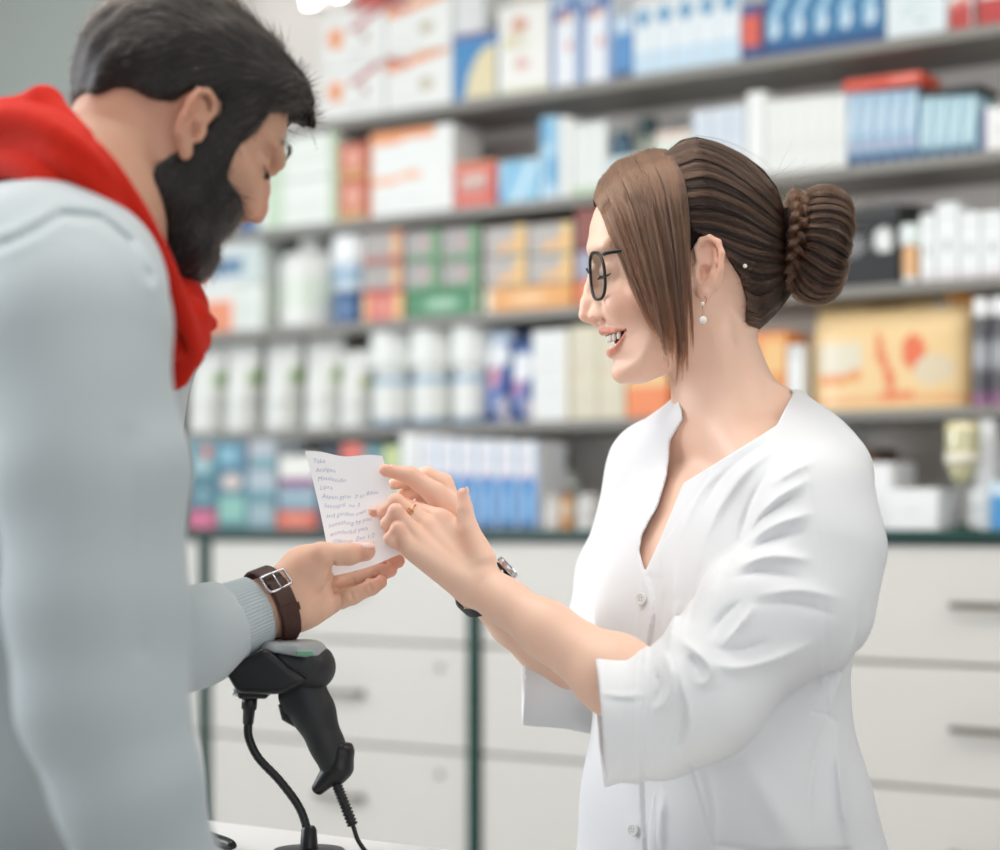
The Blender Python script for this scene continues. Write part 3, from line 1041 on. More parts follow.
hp = spline([(w * .80, .07, h * .96), (w * .84, .05, h * .985), (w * .92, .045, h * .985), (w * .965, .05, h * .95), (w * .98, .055, h * .72), (w * .97, .06, h * .4)], 26)
m.tube(hp, 0.012, 10, lin((206, 140, 40)), flat=0.35)
m.build('strap', M_plastic, root, True)
for (x0, x1, yt, lb) in ((970, 988, 298, 'dark glass bottle with a white cap beside the yellow bag'), (989, 1008, 297, 'dark glass bottle with a white cap at the photo edge')):
    turned(x0, x1, yt, 3, [('body', [(.9, 0), (.97, .04), (.97, .78), (.7, .83)], (86, 86, 92), [(.0, .16, (160, 110, 150)), (.3, .6, (170, 172, 176))]), ('cap', [(.9, .83), (.95, .85), (.95, .98), (.88, 1.0)], (238, 238, 238), [])], lb, 'bottle', 'cosmetic_bottle')

# ---- on the counter slab
TE = (84, 146, 158)
k1 = carton(186, 216, 510, 4, [('o', .5, .5, .35, .3, (220, 110, 150))], (196, 84, 124), 'pink carton at the foot of the teal stack by the man’s sleeve', name='small_carton')
k2 = carton(186, 216, 478, 4, [('o', .55, .4, .25, .3, (100, 150, 160)), ('h', .0, .1, (60, 110, 130))], (70, 120, 138), 'teal carton second from the bottom of the stack by the sleeve', on=k1, pyb=510, name='small_carton')
k3 = carton(186, 216, 441, 4, [('o', .7, .7, .18, .2, (206, 100, 90)), ('r', .2, .8, .1, .5, (150, 185, 190))], TE, 'teal carton with a red mark, topmost by the man’s sleeve', on=k2, pyb=478, name='small_carton')
k1 = carton(217, 246, 495, 4, [('r', .1, .9, .3, .9, (130, 190, 176)), ('h', .0, .16, (70, 120, 128))], (110, 170, 170), 'sea green carton, lowest in the second teal stack', name='small_carton')
k2 = carton(217, 246, 470, 4, [('o', .5, .5, .35, .35, (206, 190, 180))], (90, 130, 150), 'slate carton with a pale spot, middle of the second teal stack', on=k1, pyb=495, name='small_carton')
carton(217, 246, 442, 4, [('r', .1, .6, .2, .8, (120, 180, 196))], (74, 134, 160), 'blue green carton topping the second teal stack', on=k2, pyb=470, name='small_carton')
k1 = carton(247, 275, 500, 4, [('r', .1, .9, .2, .8, (150, 176, 184))], (120, 156, 166), 'grey blue carton, lowest in the stack left of the purple band', name='small_carton')
k2 = carton(247, 275, 469, 4, [('h', .0, .3, (84, 150, 164))], (164, 180, 190), 'light grey carton with a teal base, middle of its stack', on=k1, pyb=500, name='small_carton')
carton(247, 275, 440, 4, [('h', .0, .35, (90, 156, 168)), ('v', .0, .1, (140, 80, 90))], (170, 178, 186), 'light grey carton with a teal base, topmost of its stack', on=k2, pyb=469, name='small_carton')
k1 = carton(276, 316, 511, 4, [('o', .5, .5, .3, .3, (236, 130, 100))], (222, 98, 70), 'orange red carton lying on the counter slab by the note', name='small_carton')
k2 = carton(278, 316, 488, 4, [('h', .0, .3, (120, 160, 176))], (140, 168, 184), 'light blue carton lying on the orange red one', on=k1, pyb=511, name='small_carton')
carton(279, 316, 456, 4, [('h', .0, .30, (140, 60, 130))], (224, 224, 216), 'white carton with a purple band on the light blue one', on=k2, pyb=488, name='small_carton')
carton(318, 340, 446, 4, [('h', .5, 1.0, (30, 50, 60))], (60, 90, 110), 'dark teal carton behind the top edge of the note', name='small_carton')
carton(341, 363, 443, 4, [('h', .7, 1.0, (220, 90, 70))], (150, 170, 170), 'grey carton with a red top behind the note', name='small_carton')
carton(364, 382, 447, 4, [('h', .4, .8, (120, 170, 180))], (90, 140, 150), 'teal carton behind the top corner of the note', name='small_carton')
carton(383, 399, 446, 4, [('h', .6, 1.0, (190, 205, 130)), ('h', .0, .2, (120, 160, 160))], (170, 196, 170), 'pale lime carton beside the fingertips', name='small_carton')
carton(400, 419, 434, 4, [('t', .1, .9, .3, .8, 10, (205, 208, 206))], (222, 224, 222), 'white carton over the woman’s fingers')
tb_ = [('h', .0, .60, (64, 140, 204)), ('h', .0, .06, (50, 90, 140)), ('o', .45, .80, .3, .08, (206, 206, 216)), ('v', .9, 1.0, (90, 150, 205)), ('r', .2, .7, .58, .63, (200, 150, 180)), ('r', .25, .6, .1, .4, (120, 178, 222))]
row(420, 538, 6, 437, 442, 4, tb_, (220, 222, 226), 'white over blue toothpaste carton standing in the row behind the hands', 'white and blue toothpaste cartons')
turned(541, 557, 495, 4, [('body', [(.9, 0), (.97, .06), (.97, .72), (.6, .8)], (222, 218, 214), []), ('cap', [(.7, .8), (.7, .97), (.6, 1)], (214, 210, 206), [])], 'small white bottle just right of the toothpaste cartons', 'bottle', 'medicine_bottle')
turned(558, 570, 488, 4, [('body', [(.9, 0), (.97, .06), (.97, .68), (.5, .8)], (206, 150, 100), [(.3, .6, (216, 190, 160))]), ('cap', [(.55, .8), (.55, .97), (.45, 1)], (120, 80, 60), [])], 'little amber bottle between two white bottles', 'bottle', 'medicine_bottle')
turned(572, 594, 494, 4, [('body', [(.9, 0), (.97, .06), (.97, .70), (.8, .76)], (220, 218, 214), [(.3, .5, (205, 200, 196))]), ('cap', [(.85, .76), (.85, .97), (.75, 1)], (206, 204, 200), [])], 'white jar nearest the woman’s sleeve on the counter slab', 'jar', 'cream_jar')
turned(546, 570, 450, 4, [('body', [(.8, 0), (.9, .04), (.9, .62), (.35, .74)], (190, 196, 190), [(.2, .5, (176, 190, 180))]), ('cap', [(.42, .74), (.42, .96), (.34, 1)], (70, 70, 68), [])], 'tall grey green bottle with a dark cap behind the little bottles', 'bottle', 'medicine_bottle', c=0.128)
carton(820, 842, 426, 4, [('h', .8, 1.0, (240, 240, 240))], (232, 232, 230), 'white carton over the woman’s shoulder on the counter slab', c=0.12)
carton(862, 893, 463, 4, [('v', .93, 1.0, (205, 200, 200))], (236, 236, 236), 'upright white carton right of the woman’s shoulder', c=0.06)
carton(852, 876, 448, 4, [], (120, 96, 80), 'dark brown carton behind the upright white carton', c=0.175)
carton(886, 938, 489, 4, [('t', .1, .8, .3, .6, 5, (220, 222, 222))], (236, 237, 237), 'long low white carton left of the champagne flute')
carton(976, 995, 419, 4, [('v', .0, .1, (220, 220, 222))], (234, 234, 236), 'tall white carton right of the champagne flute', c=0.11)
carton(968, 988, 488, 4, [('h', .5, .6, (205, 208, 212))], (236, 237, 238), 'low white carton right behind the flute stem', c=0.068, d=0.035)
carton(989, 1010, 482, 4, [('h', .0, .7, (60, 150, 210)), ('v', .0, .05, (210, 220, 230))], (200, 222, 236), 'white and blue carton at the photo edge on the slab')
carton(996, 1016, 420, 4, [('h', .3, .7, (120, 100, 40))], (24, 24, 22), 'black carton at the photo edge behind the blue one', c=0.213)

# champagne flute
a, w, zb, h, c = shelf_item(938, 974, 420, 4)
M_glass = bpy.data.materials.new('clear_glass')
M_glass.use_nodes = True
_n = M_glass.node_tree
_n.nodes.remove(_n.nodes['Principled BSDF'])
_t = _n.nodes.new('ShaderNodeBsdfTransparent'); _t.inputs[0].default_value = (.93, .95, .94, 1)
_g = _n.nodes.new('ShaderNodeBsdfGlossy'); _g.inputs['Roughness'].default_value = 0.03
_m = _n.nodes.new('ShaderNodeMixShader')
_m.inputs[0].default_value = 0.07; _n.links.new(_t.outputs[0], _m.inputs[1]); _n.links.new(_g.outputs[0], _m.inputs[2])
_n.links.new(_m.outputs[0], _n.nodes['Material Output'].inputs['Surface'])
M_wine = mat('sparkling_wine', (250, 234, 190), 0.25, ior=1.33)
M_band = mat('pale_label', (238, 232, 214), 0.4)
M_darkbase = mat('dark_foot', (40, 66, 58), 0.3)
r = w / 2
root = empty('champagne_flute', tuple(wl(a + r, c + r, zb + 0.0004)), -TH)
tag(root, 'champagne flute filled with golden drink on the counter slab', 'glass')
m = MB(); m.lathe([(r * .86, 0), (r * .86, .0025), (r * .3, .006), (r * .14, .012)], (0, 0, 0), 28); m.build('foot', M_darkbase, root, True, 40)
m = MB(); m.lathe([(r * .14, .012), (r * .10, h * .2), (r * .12, h * .38), (r * .35, h * .42)], (0, 0, 0), 20); m.build('stem', M_glass, root, True)
out = [(r * .2, h * .40), (r * .55, h * .45), (r * .84, h * .55), (r * .95, h * .70), (r * .96, h * .86), (r * .92, h)]
inn = [(x - 0.0012, z + 0.001) for x, z in reversed(out)]
m = MB(); m.lathe(out + inn, (0, 0, 0), 32); m.build('bowl', M_glass, root, True)
m = MB(); m.lathe([(max(x - .0016, .001), z + .002) for x, z in out[:-1]] + [(r * .91, h * .98)], (0, 0, 0), 32); m.build('drink', M_wine, root, True)
m = MB(); q = [(r * .90 + .0012, h * .60), (r * .955 + .0012, h * .70), (r * .955 + .0005, h * .7), (r * .90 + .0004, h * .60)]; m.lathe(q, (0, 0, 0), 32); m.build('label_band', M_band, root, True)

# blurred bottles on a ledge by the far wall
lz = 2.02
m = MB(); m.box((-1.75, 6.72, lz - 0.03), (-1.0, 6.99, lz), 0.003); o = m.build('far_shelf', M_white); tag(o, 'pale shelf on the far wall behind the man’s scarf', 'shelf')
for (px, pt, wd, colr, lb) in ((10, 70, 20, (214, 218, 214), 'blurred white bottle on the far shelf by the photo edge'), (32, 76, 16, (120, 140, 128), 'blurred green bottle on the far shelf'),
                               (68, 58, 20, (222, 226, 222), 'blurred tall white bottle on the far shelf behind the man’s nape')):
    Yb = 6.86
    p = to_world(W(px, 0, Yb * 1000))
    h = CAMH - (pt - HOR) * Yb / F - lz
    r = wd * Yb / F / 2
    e = empty('shelf_bottle', (p[0], Yb, lz + .0005)); tag(e, lb, 'bottle')
    m = MB(); m.lathe([(r, 0), (r, h * .7), (r * .45, h * .82)], (0, 0, 0), 20, lin(colr)); m.build('body', M_plastic, e, True, 40)
    m = MB(); m.lathe([(r * .5, h * .82), (r * .5, h)], (0, 0, 0), 16, lin(colr)); m.build('cap', M_plastic, e, True, 40)
# ------------------------------------------------------------------ the woman (all in mm, z relative to the eye height)
def PP(px, py, w, Yc=2000.0):
    return W(px, py, Yc - w)


M_skin = mat('skin_fair', attr=True, rough=0.42, sss=0.25, subrad=(1, .35, .2), sscale=0.006, bump=0.08, bscale=700, spec=0.4)
M_skinm = mat('skin_man', attr=True, rough=0.45, sss=0.2, subrad=(1, .35, .2), sscale=0.006, bump=0.1, bscale=600, spec=0.4)
M_coat = mat('white_cotton', (230, 231, 233), 0.75, sheen=0.15, bump=0.10, bscale=900, spec=0.25)
M_black = mat('black_plastic', (20, 20, 22), 0.35)
M_gold = mat('gold', (214, 160, 110), 0.25, metal=1.0)
M_steel = mat('steel', (200, 200, 204), 0.22, metal=1.0)
M_pearl = mat('pearl', (240, 236, 228), 0.15, coat=0.6)
M_teeth = mat('teeth', (240, 236, 226), 0.2)
M_lens = bpy.data.materials.new('spectacle_lens')
M_lens.use_nodes = True
_nt = M_lens.node_tree
_nt.nodes.remove(_nt.nodes['Principled BSDF'])
_tr = _nt.nodes.new('ShaderNodeBsdfTransparent'); _tr.inputs[0].default_value = (.86, .88, .88, 1)
_gl = _nt.nodes.new('ShaderNodeBsdfGlossy'); _gl.inputs['Roughness'].default_value = 0.02
_mx = _nt.nodes.new('ShaderNodeMixShader'); _mx.inputs[0].default_value = 0.06
_nt.links.new(_tr.outputs[0], _mx.inputs[1]); _nt.links.new(_gl.outputs[0], _mx.inputs[2])
_nt.links.new(_mx.outputs[0], _nt.nodes['Material Output'].inputs['Surface'])
M_button = mat('white_button', (236, 236, 234), 0.25)
M_navy = mat('dark_trousers', (44, 48, 60), 0.8)
M_shoe = mat('shoe_leather', (40, 36, 34), 0.4)
M_strapb = mat('watch_strap_black', (28, 30, 32), 0.45)


def hair_mat(name, dark, light, rough=0.32):
    m = bpy.data.materials.new(name)
    m.use_nodes = True
    nt = m.node_tree
    nt.nodes.remove(nt.nodes['Principled BSDF'])
    out = nt.nodes['Material Output']
    h = nt.nodes.new('ShaderNodeBsdfHairPrincipled')
    h.parametrization = 'COLOR'
    h.inputs['Roughness'].default_value = rough
    h.inputs['Radial Roughness'].default_value = 0.4
    info = nt.nodes.new('ShaderNodeAttribute')
    info.attribute_name = 'shade'
    mx = nt.nodes.new('ShaderNodeMix')
    mx.data_type = 'RGBA'
    mx.inputs[6].default_value = tuple(lin(dark)) + (1,)
    mx.inputs[7].default_value = tuple(lin(light)) + (1,)
    nt.links.new(info.outputs['Fac'], mx.inputs[0])
    nt.links.new(mx.outputs[2], h.inputs['Color'])
    nt.links.new(h.outputs[0], out.inputs['Surface'])
    return m


M_hairw = hair_mat('brown_hair', (24, 15, 11), (86, 56, 39))
M_hairl = hair_mat('light_brown_hair', (32, 20, 14), (118, 82, 60))
M_haircap = mat('brown_hair_mass', (30, 20, 16), 0.7, spec=0.1, noise=0.3, nscale=60)
M_lash = mat('lash', (30, 22, 20), 0.6)


def idw(ctrl, U, V, p=2.5):
    num = 0
    den = 0
    for (a, b, val) in ctrl:
        d = ((U - a) ** 2 + (V - b) ** 2 + 60.0) ** (-p / 2)
        num = num + d * val
        den = den + d
    return num / den


def inflate(poly, Wc, Rc):
    """solid with the given sagittal outline (image px = mm) and half width"""
    sd = poly_sdf(poly)

    def fn(X, Y, Z):
        U, V, w = X + 500.0, 525.0 - Z, 2000.0 - Y
        d2 = sd(U, V)
        Wm = idw(Wc, U, V) if not np.isscalar(Wc) else Wc
        R = idw(Rc, U, V) if not np.isscalar(Rc) else Rc
        g = np.sqrt(np.maximum(d2 + R, 0) ** 2 + (w * R / Wm) ** 2) - R
        return g.astype(np.float32)
    return fn


def ear_shape(F_, T, k=3.0):
    """T(px,py,out): maps traced ear coordinates of a 62 px tall ear to mm"""
    F_.ell(T(710, 267, -1), (14, 5, 26), T.R, k=5)
    F_.chain([T(701, 270, 1), T(698, 258, 2), T(697, 248, 3), T(702.5, 241, 4), T(711, 239, 5), T(720, 244, 6), T(724, 255, 7), T(723, 270, 7), T(717, 283, 5), T(708, 292, 3)],
             [2.4, 2.6, 3.0, 3.2, 3.3, 3.3, 3.2, 3.0, 3.0, 3.4], k=2.0)
    F_.ell(T(703.5, 292, 1), (7, 4, 8), T.R, k=5)
    F_.op(lambda X, Y, Z: ell_d(X, Y, Z, T(711, 258, 5.5), (8.5, 4.5, 13), T.R), k=2, mode='cut')
    F_.op(lambda X, Y, Z: ell_d(X, Y, Z, T(705, 273, 4.5), (7.5, 8, 9), T.R), k=3, mode='cut')
    F_.chain([T(715.5, 250, 2.5), T(717, 262, 4), T(714, 275, 4), T(708, 284, 3)], [1.8, 2.6, 2.8, 2.6], k=3)
    F_.chain([T(706, 264, 1), T(713, 264, 1)], [1.6, 1.6], k=3)
    F_.cap(T(696.5, 268, 1.5), T(698, 277, 2), 3.2, 3.2, k=4)


def ell_d(X, Y, Z, c, r, R):
    dx, dy, dz = X - c[0], Y - c[1], Z - c[2]
    p = [(dx * R[i][0] + dy * R[i][1] + dz * R[i][2]) for i in range(3)]
    k0 = np.sqrt(sum((p[i] / r[i]) ** 2 for i in range(3)))
    k1 = np.sqrt(sum((p[i] / (r[i] * r[i])) ** 2 for i in range(3))) + 1e-6
    return k0 * (k0 - 1) / k1


# ---- torso: sections through the height
MID = np.array([230.0, 1995.0])
AD = np.array([0.51, -0.86])         # towards her left shoulder
FD = np.array([-0.86, -0.51])        # the way her chest faces
SEC = np.array([  # z, front, back, half width
    [135, -8, -66, 50], [112, 2, -76, 88], [92, 14, -86, 128], [70, 34, -95, 152], [40, 58, -102, 160], [0, 84, -106, 160], [-46, 105, -104, 156], [-85, 117, -98, 150],
    [-150, 115, -88, 142], [-200, 119, -90, 148], [-270, 124, -108, 170], [-340, 126, -122, 186], [-430, 130, -130, 196]])

SECZ = np.arange(-430, 136, 2.0)
_o = np.argsort(SEC[:, 0])
_g = np.exp(-(np.arange(-30, 31) * 2.0 / 20) ** 2); _g /= _g.sum()
SECS = {c_: np.convolve(np.pad(np.interp(SECZ, SEC[_o, 0], SEC[_o, c_]), 30, mode='reflect', reflect_type='odd'), _g, 'valid') for c_ in (1, 2, 3)}


def torso(inset):
    def fn(X, Y, Z):
        z = np.clip(Z, SEC[-1, 0], SEC[0, 0]).ravel()
        tf = np.interp(z, SECZ, SECS[1])[None, None, :]
        tb = np.interp(z, SECZ, SECS[2])[None, None, :]
        a = np.interp(z, SECZ, SECS[3])[None, None, :] - inset
        dx, dy = X - MID[0], Y - MID[1]
        p = dx * AD[0] + dy * AD[1]
        q = dx * FD[0] + dy * FD[1] - (tf + tb) / 2
        b = (tf - tb) / 2 - inset
        r = (np.abs(p / a) ** 2.4 + np.abs(q / b) ** 2.4) ** (1 / 2.4)
        d = (r - 1) * np.minimum(a, b) * 0.9
        top = Z - SEC[0, 0]
        bot = SEC[-1, 0] - Z
        return np.maximum(np.maximum(d, top), bot)
    return fn


SH_N, SH_F = np.array([292., 1866, 14]), np.array([166., 2118, 60])

# ---- head, neck, chest
HP = [(594, 212), (590, 225), (588.5, 238), (589.5, 250), (592.5, 262), (596.5, 276), (600.5, 290), (602.5, 305), (601.5, 318), (601, 326), (604, 333), (608, 345), (610.5, 354), (614.5, 362), (612.8, 370), (614.5, 377),
      (620, 382), (632, 384.3), (645, 383), (657, 378), (667, 374), (671, 385), (675, 400), (681, 420), (690, 445), (708, 480), (776, 480), (782, 440), (783, 404), (777, 386), (770, 372), (763, 356), (757, 340),
      (759, 325), (768, 308), (777, 285), (780, 255), (777, 225), (768, 197), (750, 174), (725, 158), (695, 150), (665, 156), (637, 166), (614, 182), (601, 198)]
WC = [(700, 200, 73), (620, 225, 62), (608, 262, 60), (640, 285, 64), (690, 290, 68), (630, 320, 56), (612, 340, 50), (650, 345, 53), (680, 345, 56), (622, 370, 34), (655, 372, 48), (720, 330, 58), (715, 390, 50), (735, 440, 58), (760, 250, 70)]
RC = [(700, 210, 84), (600, 235, 58), (610, 300, 58), (612, 340, 86), (618, 372, 38), (650, 370, 40), (720, 390, 50), (735, 450, 55), (740, 300, 75), (650, 290, 60)]
fh = Field((75, 1880, -80), (330, 2150, 400), 1.9)
fh.op(inflate(HP, WC, RC))
# torso under the coat, shoulders, throat
fh.op(torso(11), k=18)
fh.cap((225, 1975, 108), SH_N + (-16, 8, -8), 27, 34, k=24)
fh.cap((215, 1990, 120), SH_F + (5, -10, -6), 30, 34, k=24)
nb = PP(713, 444, 18)
for s in (1, -1):      # collar bones and neck muscles
    fh.cap(nb + (6, 0, 0) + np.array([AD[0], AD[1], 0]) * s * 10, nb + np.array([AD[0] * s * 66 + 18, AD[1] * s * 66 + 8, 12]), 6, 7, k=14)
fh.cap(PP(722, 330, 50), PP(714, 440, 24), 9, 7, k=16)

# nose
fh.chain([PP(593.5, 271, 0), PP(590.5, 289, 0), PP(588, 303, 0), PP(585.5, 315, 0)], [5.0, 5.6, 7.0, 7.2], k=9, kk=5)
for s in (1, -1):
    fh.ell(PP(597, 316.5, 10.5 * s), (8.2, 6.5, 7.0), k=5)
    fh.cap(PP(600, 300, 9 * s), PP(603, 314, 14 * s), 6, 5, k=12)
    fh.ell(PP(595, 320.6, 11 * s), (4.8, 8.5, 2.5), R=rot('Y', -12), k=1.0, mode='cut')
    fh.cap(PP(603, 306, 15.5 * s), PP(604, 322, 17 * s), 2.0, 2.2, k=5, mode='cut')
fh.cap(PP(590, 319, 0), PP(598, 325, 0), 3.6, 3.6, k=4)
# eye sockets, lids, brows
for s in (1, -1):
    fh.ell(PP(600, 271, 31 * s), (12, 17, 12), k=14, mode='cut')
    fh.ell(PP(612.5, 271, 31 * s), (13.2, 13.4, 12.2), k=3)
    fh.cap(PP(594.5, 249, 14 * s), PP(606, 245, 44 * s), 6, 5, k=12)
    fh.ell(PP(619, 303, 42 * s), (14, 13, 15), k=22)          # cheek apple
    fh.cap(PP(640, 292, 57 * s), PP(680, 278, 66 * s), 8, 7, k=16)
# lips: mouth open in a smile
for s in (1, -1):
    fh.chain([PP(602.2, 331.5, 0), PP(603.4, 330.6, 9 * s), PP(609, 330.9, 19 * s), PP(615, 331.4, 25 * s), PP(623, 332.4, 30.5 * s)], [2.9, 2.9, 2.6, 2.2, 1.4], k=4, kk=2)
    fh.chain([PP(610.6, 353, 0), PP(611.4, 352.2, 9 * s), PP(614.5, 348.2, 19 * s), PP(618.8, 341.5, 25.5 * s), PP(623, 334.5, 30.5 * s)], [4.3, 4.3, 3.8, 2.8, 1.5], k=4, kk=2)
fh.cap(PP(622.3, 372, 6), PP(622.3, 372, -6), 9.5, 9.5, k=8)
MO = poly_sdf([(596, 337.2), (596, 349), (610, 349.3), (614, 347), (618.5, 341.5), (624.5, 332.6), (612, 335.6), (605, 337)])
_sl, _X, _Y, _Z = fh.block((80, 1955, 165), (130, 2045, 205))
_v0 = fh.val[_sl].copy()
fh.val[_sl] = smax(_v0, -np.maximum(np.maximum(MO(_X + 500, 525 - _Z), np.abs(2000 - _Y) - 36), -(_v0 + 7.0)), 0.8)



class EarT:
    pass


def ear_T(center, up, back, out, scale=1.0, cen=(710, 268)):
    up, back, out = unit(up), unit(back), unit(out)

    class T_:
        R = np.array([back, out, up])

        def __call__(self, px, py, o):
            return np.asarray(center) + back * (px - cen[0]) * scale + up * (cen[1] - py) * scale + out * o * scale
    return T_()


EC = PP(710, 268, 73)
# the ear plane flares away from the head towards its back edge
ET = ear_T(EC, (0, 0, 1), (0.92, -0.38, 0), (-0.38, -0.92, 0), 0.985)
# traced ear already slants, so no extra tilt
ear_shape(fh, ET)
ET2 = ear_T(np.array([EC[0], 4000 - EC[1], EC[2]]), (0, 0, 1), (0.92, 0.38, 0), (-0.38, 0.92, 0), 0.985)
fh.ell(ET2(708, 267, 0), (14, 6, 27), ET2.R, k=5)
hv, hq = fh.mesh(1)
U, V, Wd = hv[:, 0] + 500, 525 - hv[:, 2], 2000 - hv[:, 1]
SK = lin((242, 202, 179))
col = np.tile(SK, (len(hv), 1))


def blend(col, mask, c):
    return col * (1 - mask[:, None]) + np.asarray(c)[None, :] * mask[:, None]


def sstep(a, b, x):
    t = np.clip((x - a) / (b - a), 0, 1)
    return t * t * (3 - 2 * t)


# lips
def near_path(P, V3, r):
    best = np.full(len(V3), 1e9)
    for i in range(len(P) - 1):
        a, b = np.array(P[i]), np.array(P[i + 1])
        ab = b - a
        t = np.clip(((V3 - a) @ ab) / (ab @ ab), 0, 1)
        best = np.minimum(best, np.linalg.norm(V3 - a - t[:, None] * ab, axis=1))
    return 1 - sstep(r * 0.8, r * 1.15, best)


lipm = np.zeros(len(hv))
for s in (1, -1):
    lipm = np.maximum(lipm, near_path([PP(602.2, 331.5, 0), PP(603.4, 330.6, 9 * s), PP(609, 330.9, 19 * s), PP(615, 331.4, 25 * s), PP(622.5, 332.4, 30 * s)], hv, 4.0))
    lipm = np.maximum(lipm, near_path([PP(610.6, 352.5, 0), PP(611.4, 351.7, 9 * s), PP(614.5, 348, 19 * s), PP(618.5, 341.5, 25 * s), PP(622.5, 334.5, 30 * s)], hv, 4.9))
col = blend(col, lipm * 0.8, lin((214, 132, 112)))
inm = ((MO(U, V) < 0.9) & (np.abs(Wd) < 36) & (U > 606) & (lipm < 0.6)).astype(float)
col = blend(col, inm, lin((110, 50, 46)))
chk = np.exp(-(((U - 622) / 22) ** 2 + ((V - 308) / 20) ** 2 + ((np.abs(Wd) - 48) / 25) ** 2))
col = blend(col, chk * 0.35, lin((238, 165, 140)))
nm = np.exp(-(((U - 586) / 9) ** 2 + ((V - 316) / 9) ** 2))
col = blend(col, nm * 0.25, lin((238, 160, 138)))
em = np.exp(-(((U - 710) / 18) ** 2 + ((V - 266) / 32) ** 2)) * (Wd > 66)
col = blend(col, em * 0.35, lin((232, 150, 122)))
parts = [(hv, hq, col)]


# ---- arms and hands
def arm_field(lo, hi, h):
    return Field(lo, hi, h)


def hand_bbox(pts, pad=22):
    p = np.array(pts)
    return p.min(0) - pad, p.max(0) + pad


# near arm (her left)
EL = W(692, 728, 1808)
WR = W(477, 583, 1915)
near = {}
MC = dict(i=W(439, 518, 1936), m=W(428, 527, 1926), r=W(418, 538, 1917), p=W(410, 548, 1911))
fingers_n = dict(
    i=([MC['i'], W(406, 506, 1943), W(387, 510, 1940), W(373.5, 512, 1934)], [9.2, 7.4, 6.6, 5.0]),
    m=([MC['m'], W(396.5, 501.5, 1926), W(384.5, 512, 1930), W(387, 525, 1938)], [9.4, 7.4, 6.6, 5.4]),
    r=([MC['r'], W(396, 511.5, 1910), W(387.5, 524, 1914), W(391, 533, 1925)], [9.2, 7.2, 6.4, 5.4]),
    p=([MC['p'], W(398, 528.5, 1905), W(390, 539, 1907), W(400.5, 546.5, 1917)], [8.6, 6.6, 5.8, 5.0]))
lo, hi = hand_bbox([W(365, 480, 1960), W(505, 620, 1880), W(480, 480, 1960)], 12)
fn_ = Field((-140, 1745, -262), (200, 1985, 52), 1.3)
HB = unit(np.array([-0.35, -0.85, 0.4]))        # back of the hand
for kx, q in MC.items():
    st = WR + (q - MC['m']) * 0.42
    fn_.cap(st, q, 12.5, 9.2, k=9)
fn_.cap(WR + (2, 4, 0), (MC['m'] + MC['r']) / 2 + (4, 7, 0), 15, 9, k=10)
fn_.cap(WR + (-4, 3, -6), MC['p'] + (6, 4, -2), 13, 9, k=10)
for kx, (pts, rs) in fingers_n.items():
    fn_.chain(pts, rs, k=1.8, kk=1.8)
    for j in (1, 2):                             # knuckle swell
        fn_.ell(np.array(pts[j]) + HB * 0.9, (rs[j] * 1.02,) * 3, k=2)
for kx, q in MC.items():                         # knuckles and tendons
    fn_.ell(q + HB * 3.2, (6.4, 6.4, 6.0), k=6)
    fn_.cap(q + HB * 3.5, WR + (q - MC['m']) * 0.2 + HB * 12, 3.4, 2.6, k=8)
th = [W(482, 560, 1912), W(469, 530, 1918), W(464.5, 508, 1920), W(463, 494, 1921)]
fn_.chain(th, [14, 9.6, 7.6, 6.0], k=9, kk=3)
fn_.cap(W(474, 548, 1922), W(448, 522, 1932), 10, 8, k=10)
fn_.cap(WR, WR + (EL - WR) * 0.14, 20.5, 21.5, k=10, flat=(HB, 0.9))
fn_.cap(W(486, 578, 1905), W(492, 586, 1903), 8, 8, k=10)    # wrist bone
fn_.chain([WR + (EL - WR) * 0.12, WR + (EL - WR) * 0.34, WR + (EL - WR) * 0.64, EL], [20.5, 25.5, 33.5, 29], k=10, kk=14)
fn_.ell(WR + (EL - WR) * 0.68 + (0, 0, 3), (34, 32, 32), k=20)
nv, nq = fn_.mesh(1)
fa = Field((120, 1780, -250), (350, 1960, 70), 3.0)
fa.chain([EL + (4, 4, 6), SH_N + (-12, 8, -12)], [27, 38], k=0)
av, aq = fa.mesh(2)


def skin_col(v, tint=None):
    c = np.tile(SK, (len(v), 1))
    if tint:
        for (p, r, cc, amt) in tint:
            d = np.linalg.norm(v - np.asarray(p), axis=1)
            c = blend(c, np.exp(-(d / r) ** 2) * amt, lin(cc))
    return c


PK = (232, 150, 124)
tn = []
for kx, (pts, rs) in fingers_n.items():
    tn += [(pts[1], 9, PK, .4), (pts[3], 10, PK, .5), (pts[2], 8, PK, .3)]
    tn += [(MC[kx], 10, PK, .25)]
tn += [(th[3], 11, PK, .5), (W(466, 540, 1905), 14, PK, .25), (W(468, 494, 1919), 4.5, (250, 214, 206), .8)]
parts.append((nv, nq, skin_col(nv, tn)))
parts.append((av, aq, skin_col(av)))

# far arm (her right)
ELf = W(594, 698, 2112)
WRf = W(480, 586, 1984)
ff = Field(W(375, 462, 2010) + (-5, -90, 0) * np.array([1, 1, 1]), W(510, 470, 2030) + np.array([5, 20, 10]), 1.25)
ff = Field((-140, 1915, -228), (150, 2150, 72), 1.35)
MF = dict(i=W(443, 484, 1985), m=W(444, 497, 1994), r=W(446, 510, 1998), p=W(450, 522, 1998))
for kx, q in MF.items():
    ff.cap(WRf + (q - MF['m']) * 0.4, q, 13, 10, k=10)
ff.chain([MF['i'], W(427, 475, 1978), W(408, 480, 1974), W(394, 484, 1968)], [9.5, 8.2, 7.2, 5.8], k=6, kk=3)
ff.chain([MF['m'], W(422, 486, 1986), W(404, 496, 1980), W(396, 505, 1972)], [9.5, 8.0, 7.2, 5.8], k=5, kk=3)
ff.chain([MF['r'], W(424, 500, 1994), W(412, 512, 1990), W(416, 520, 1984)], [9.2, 7.6, 7.0, 5.8], k=5, kk=3)
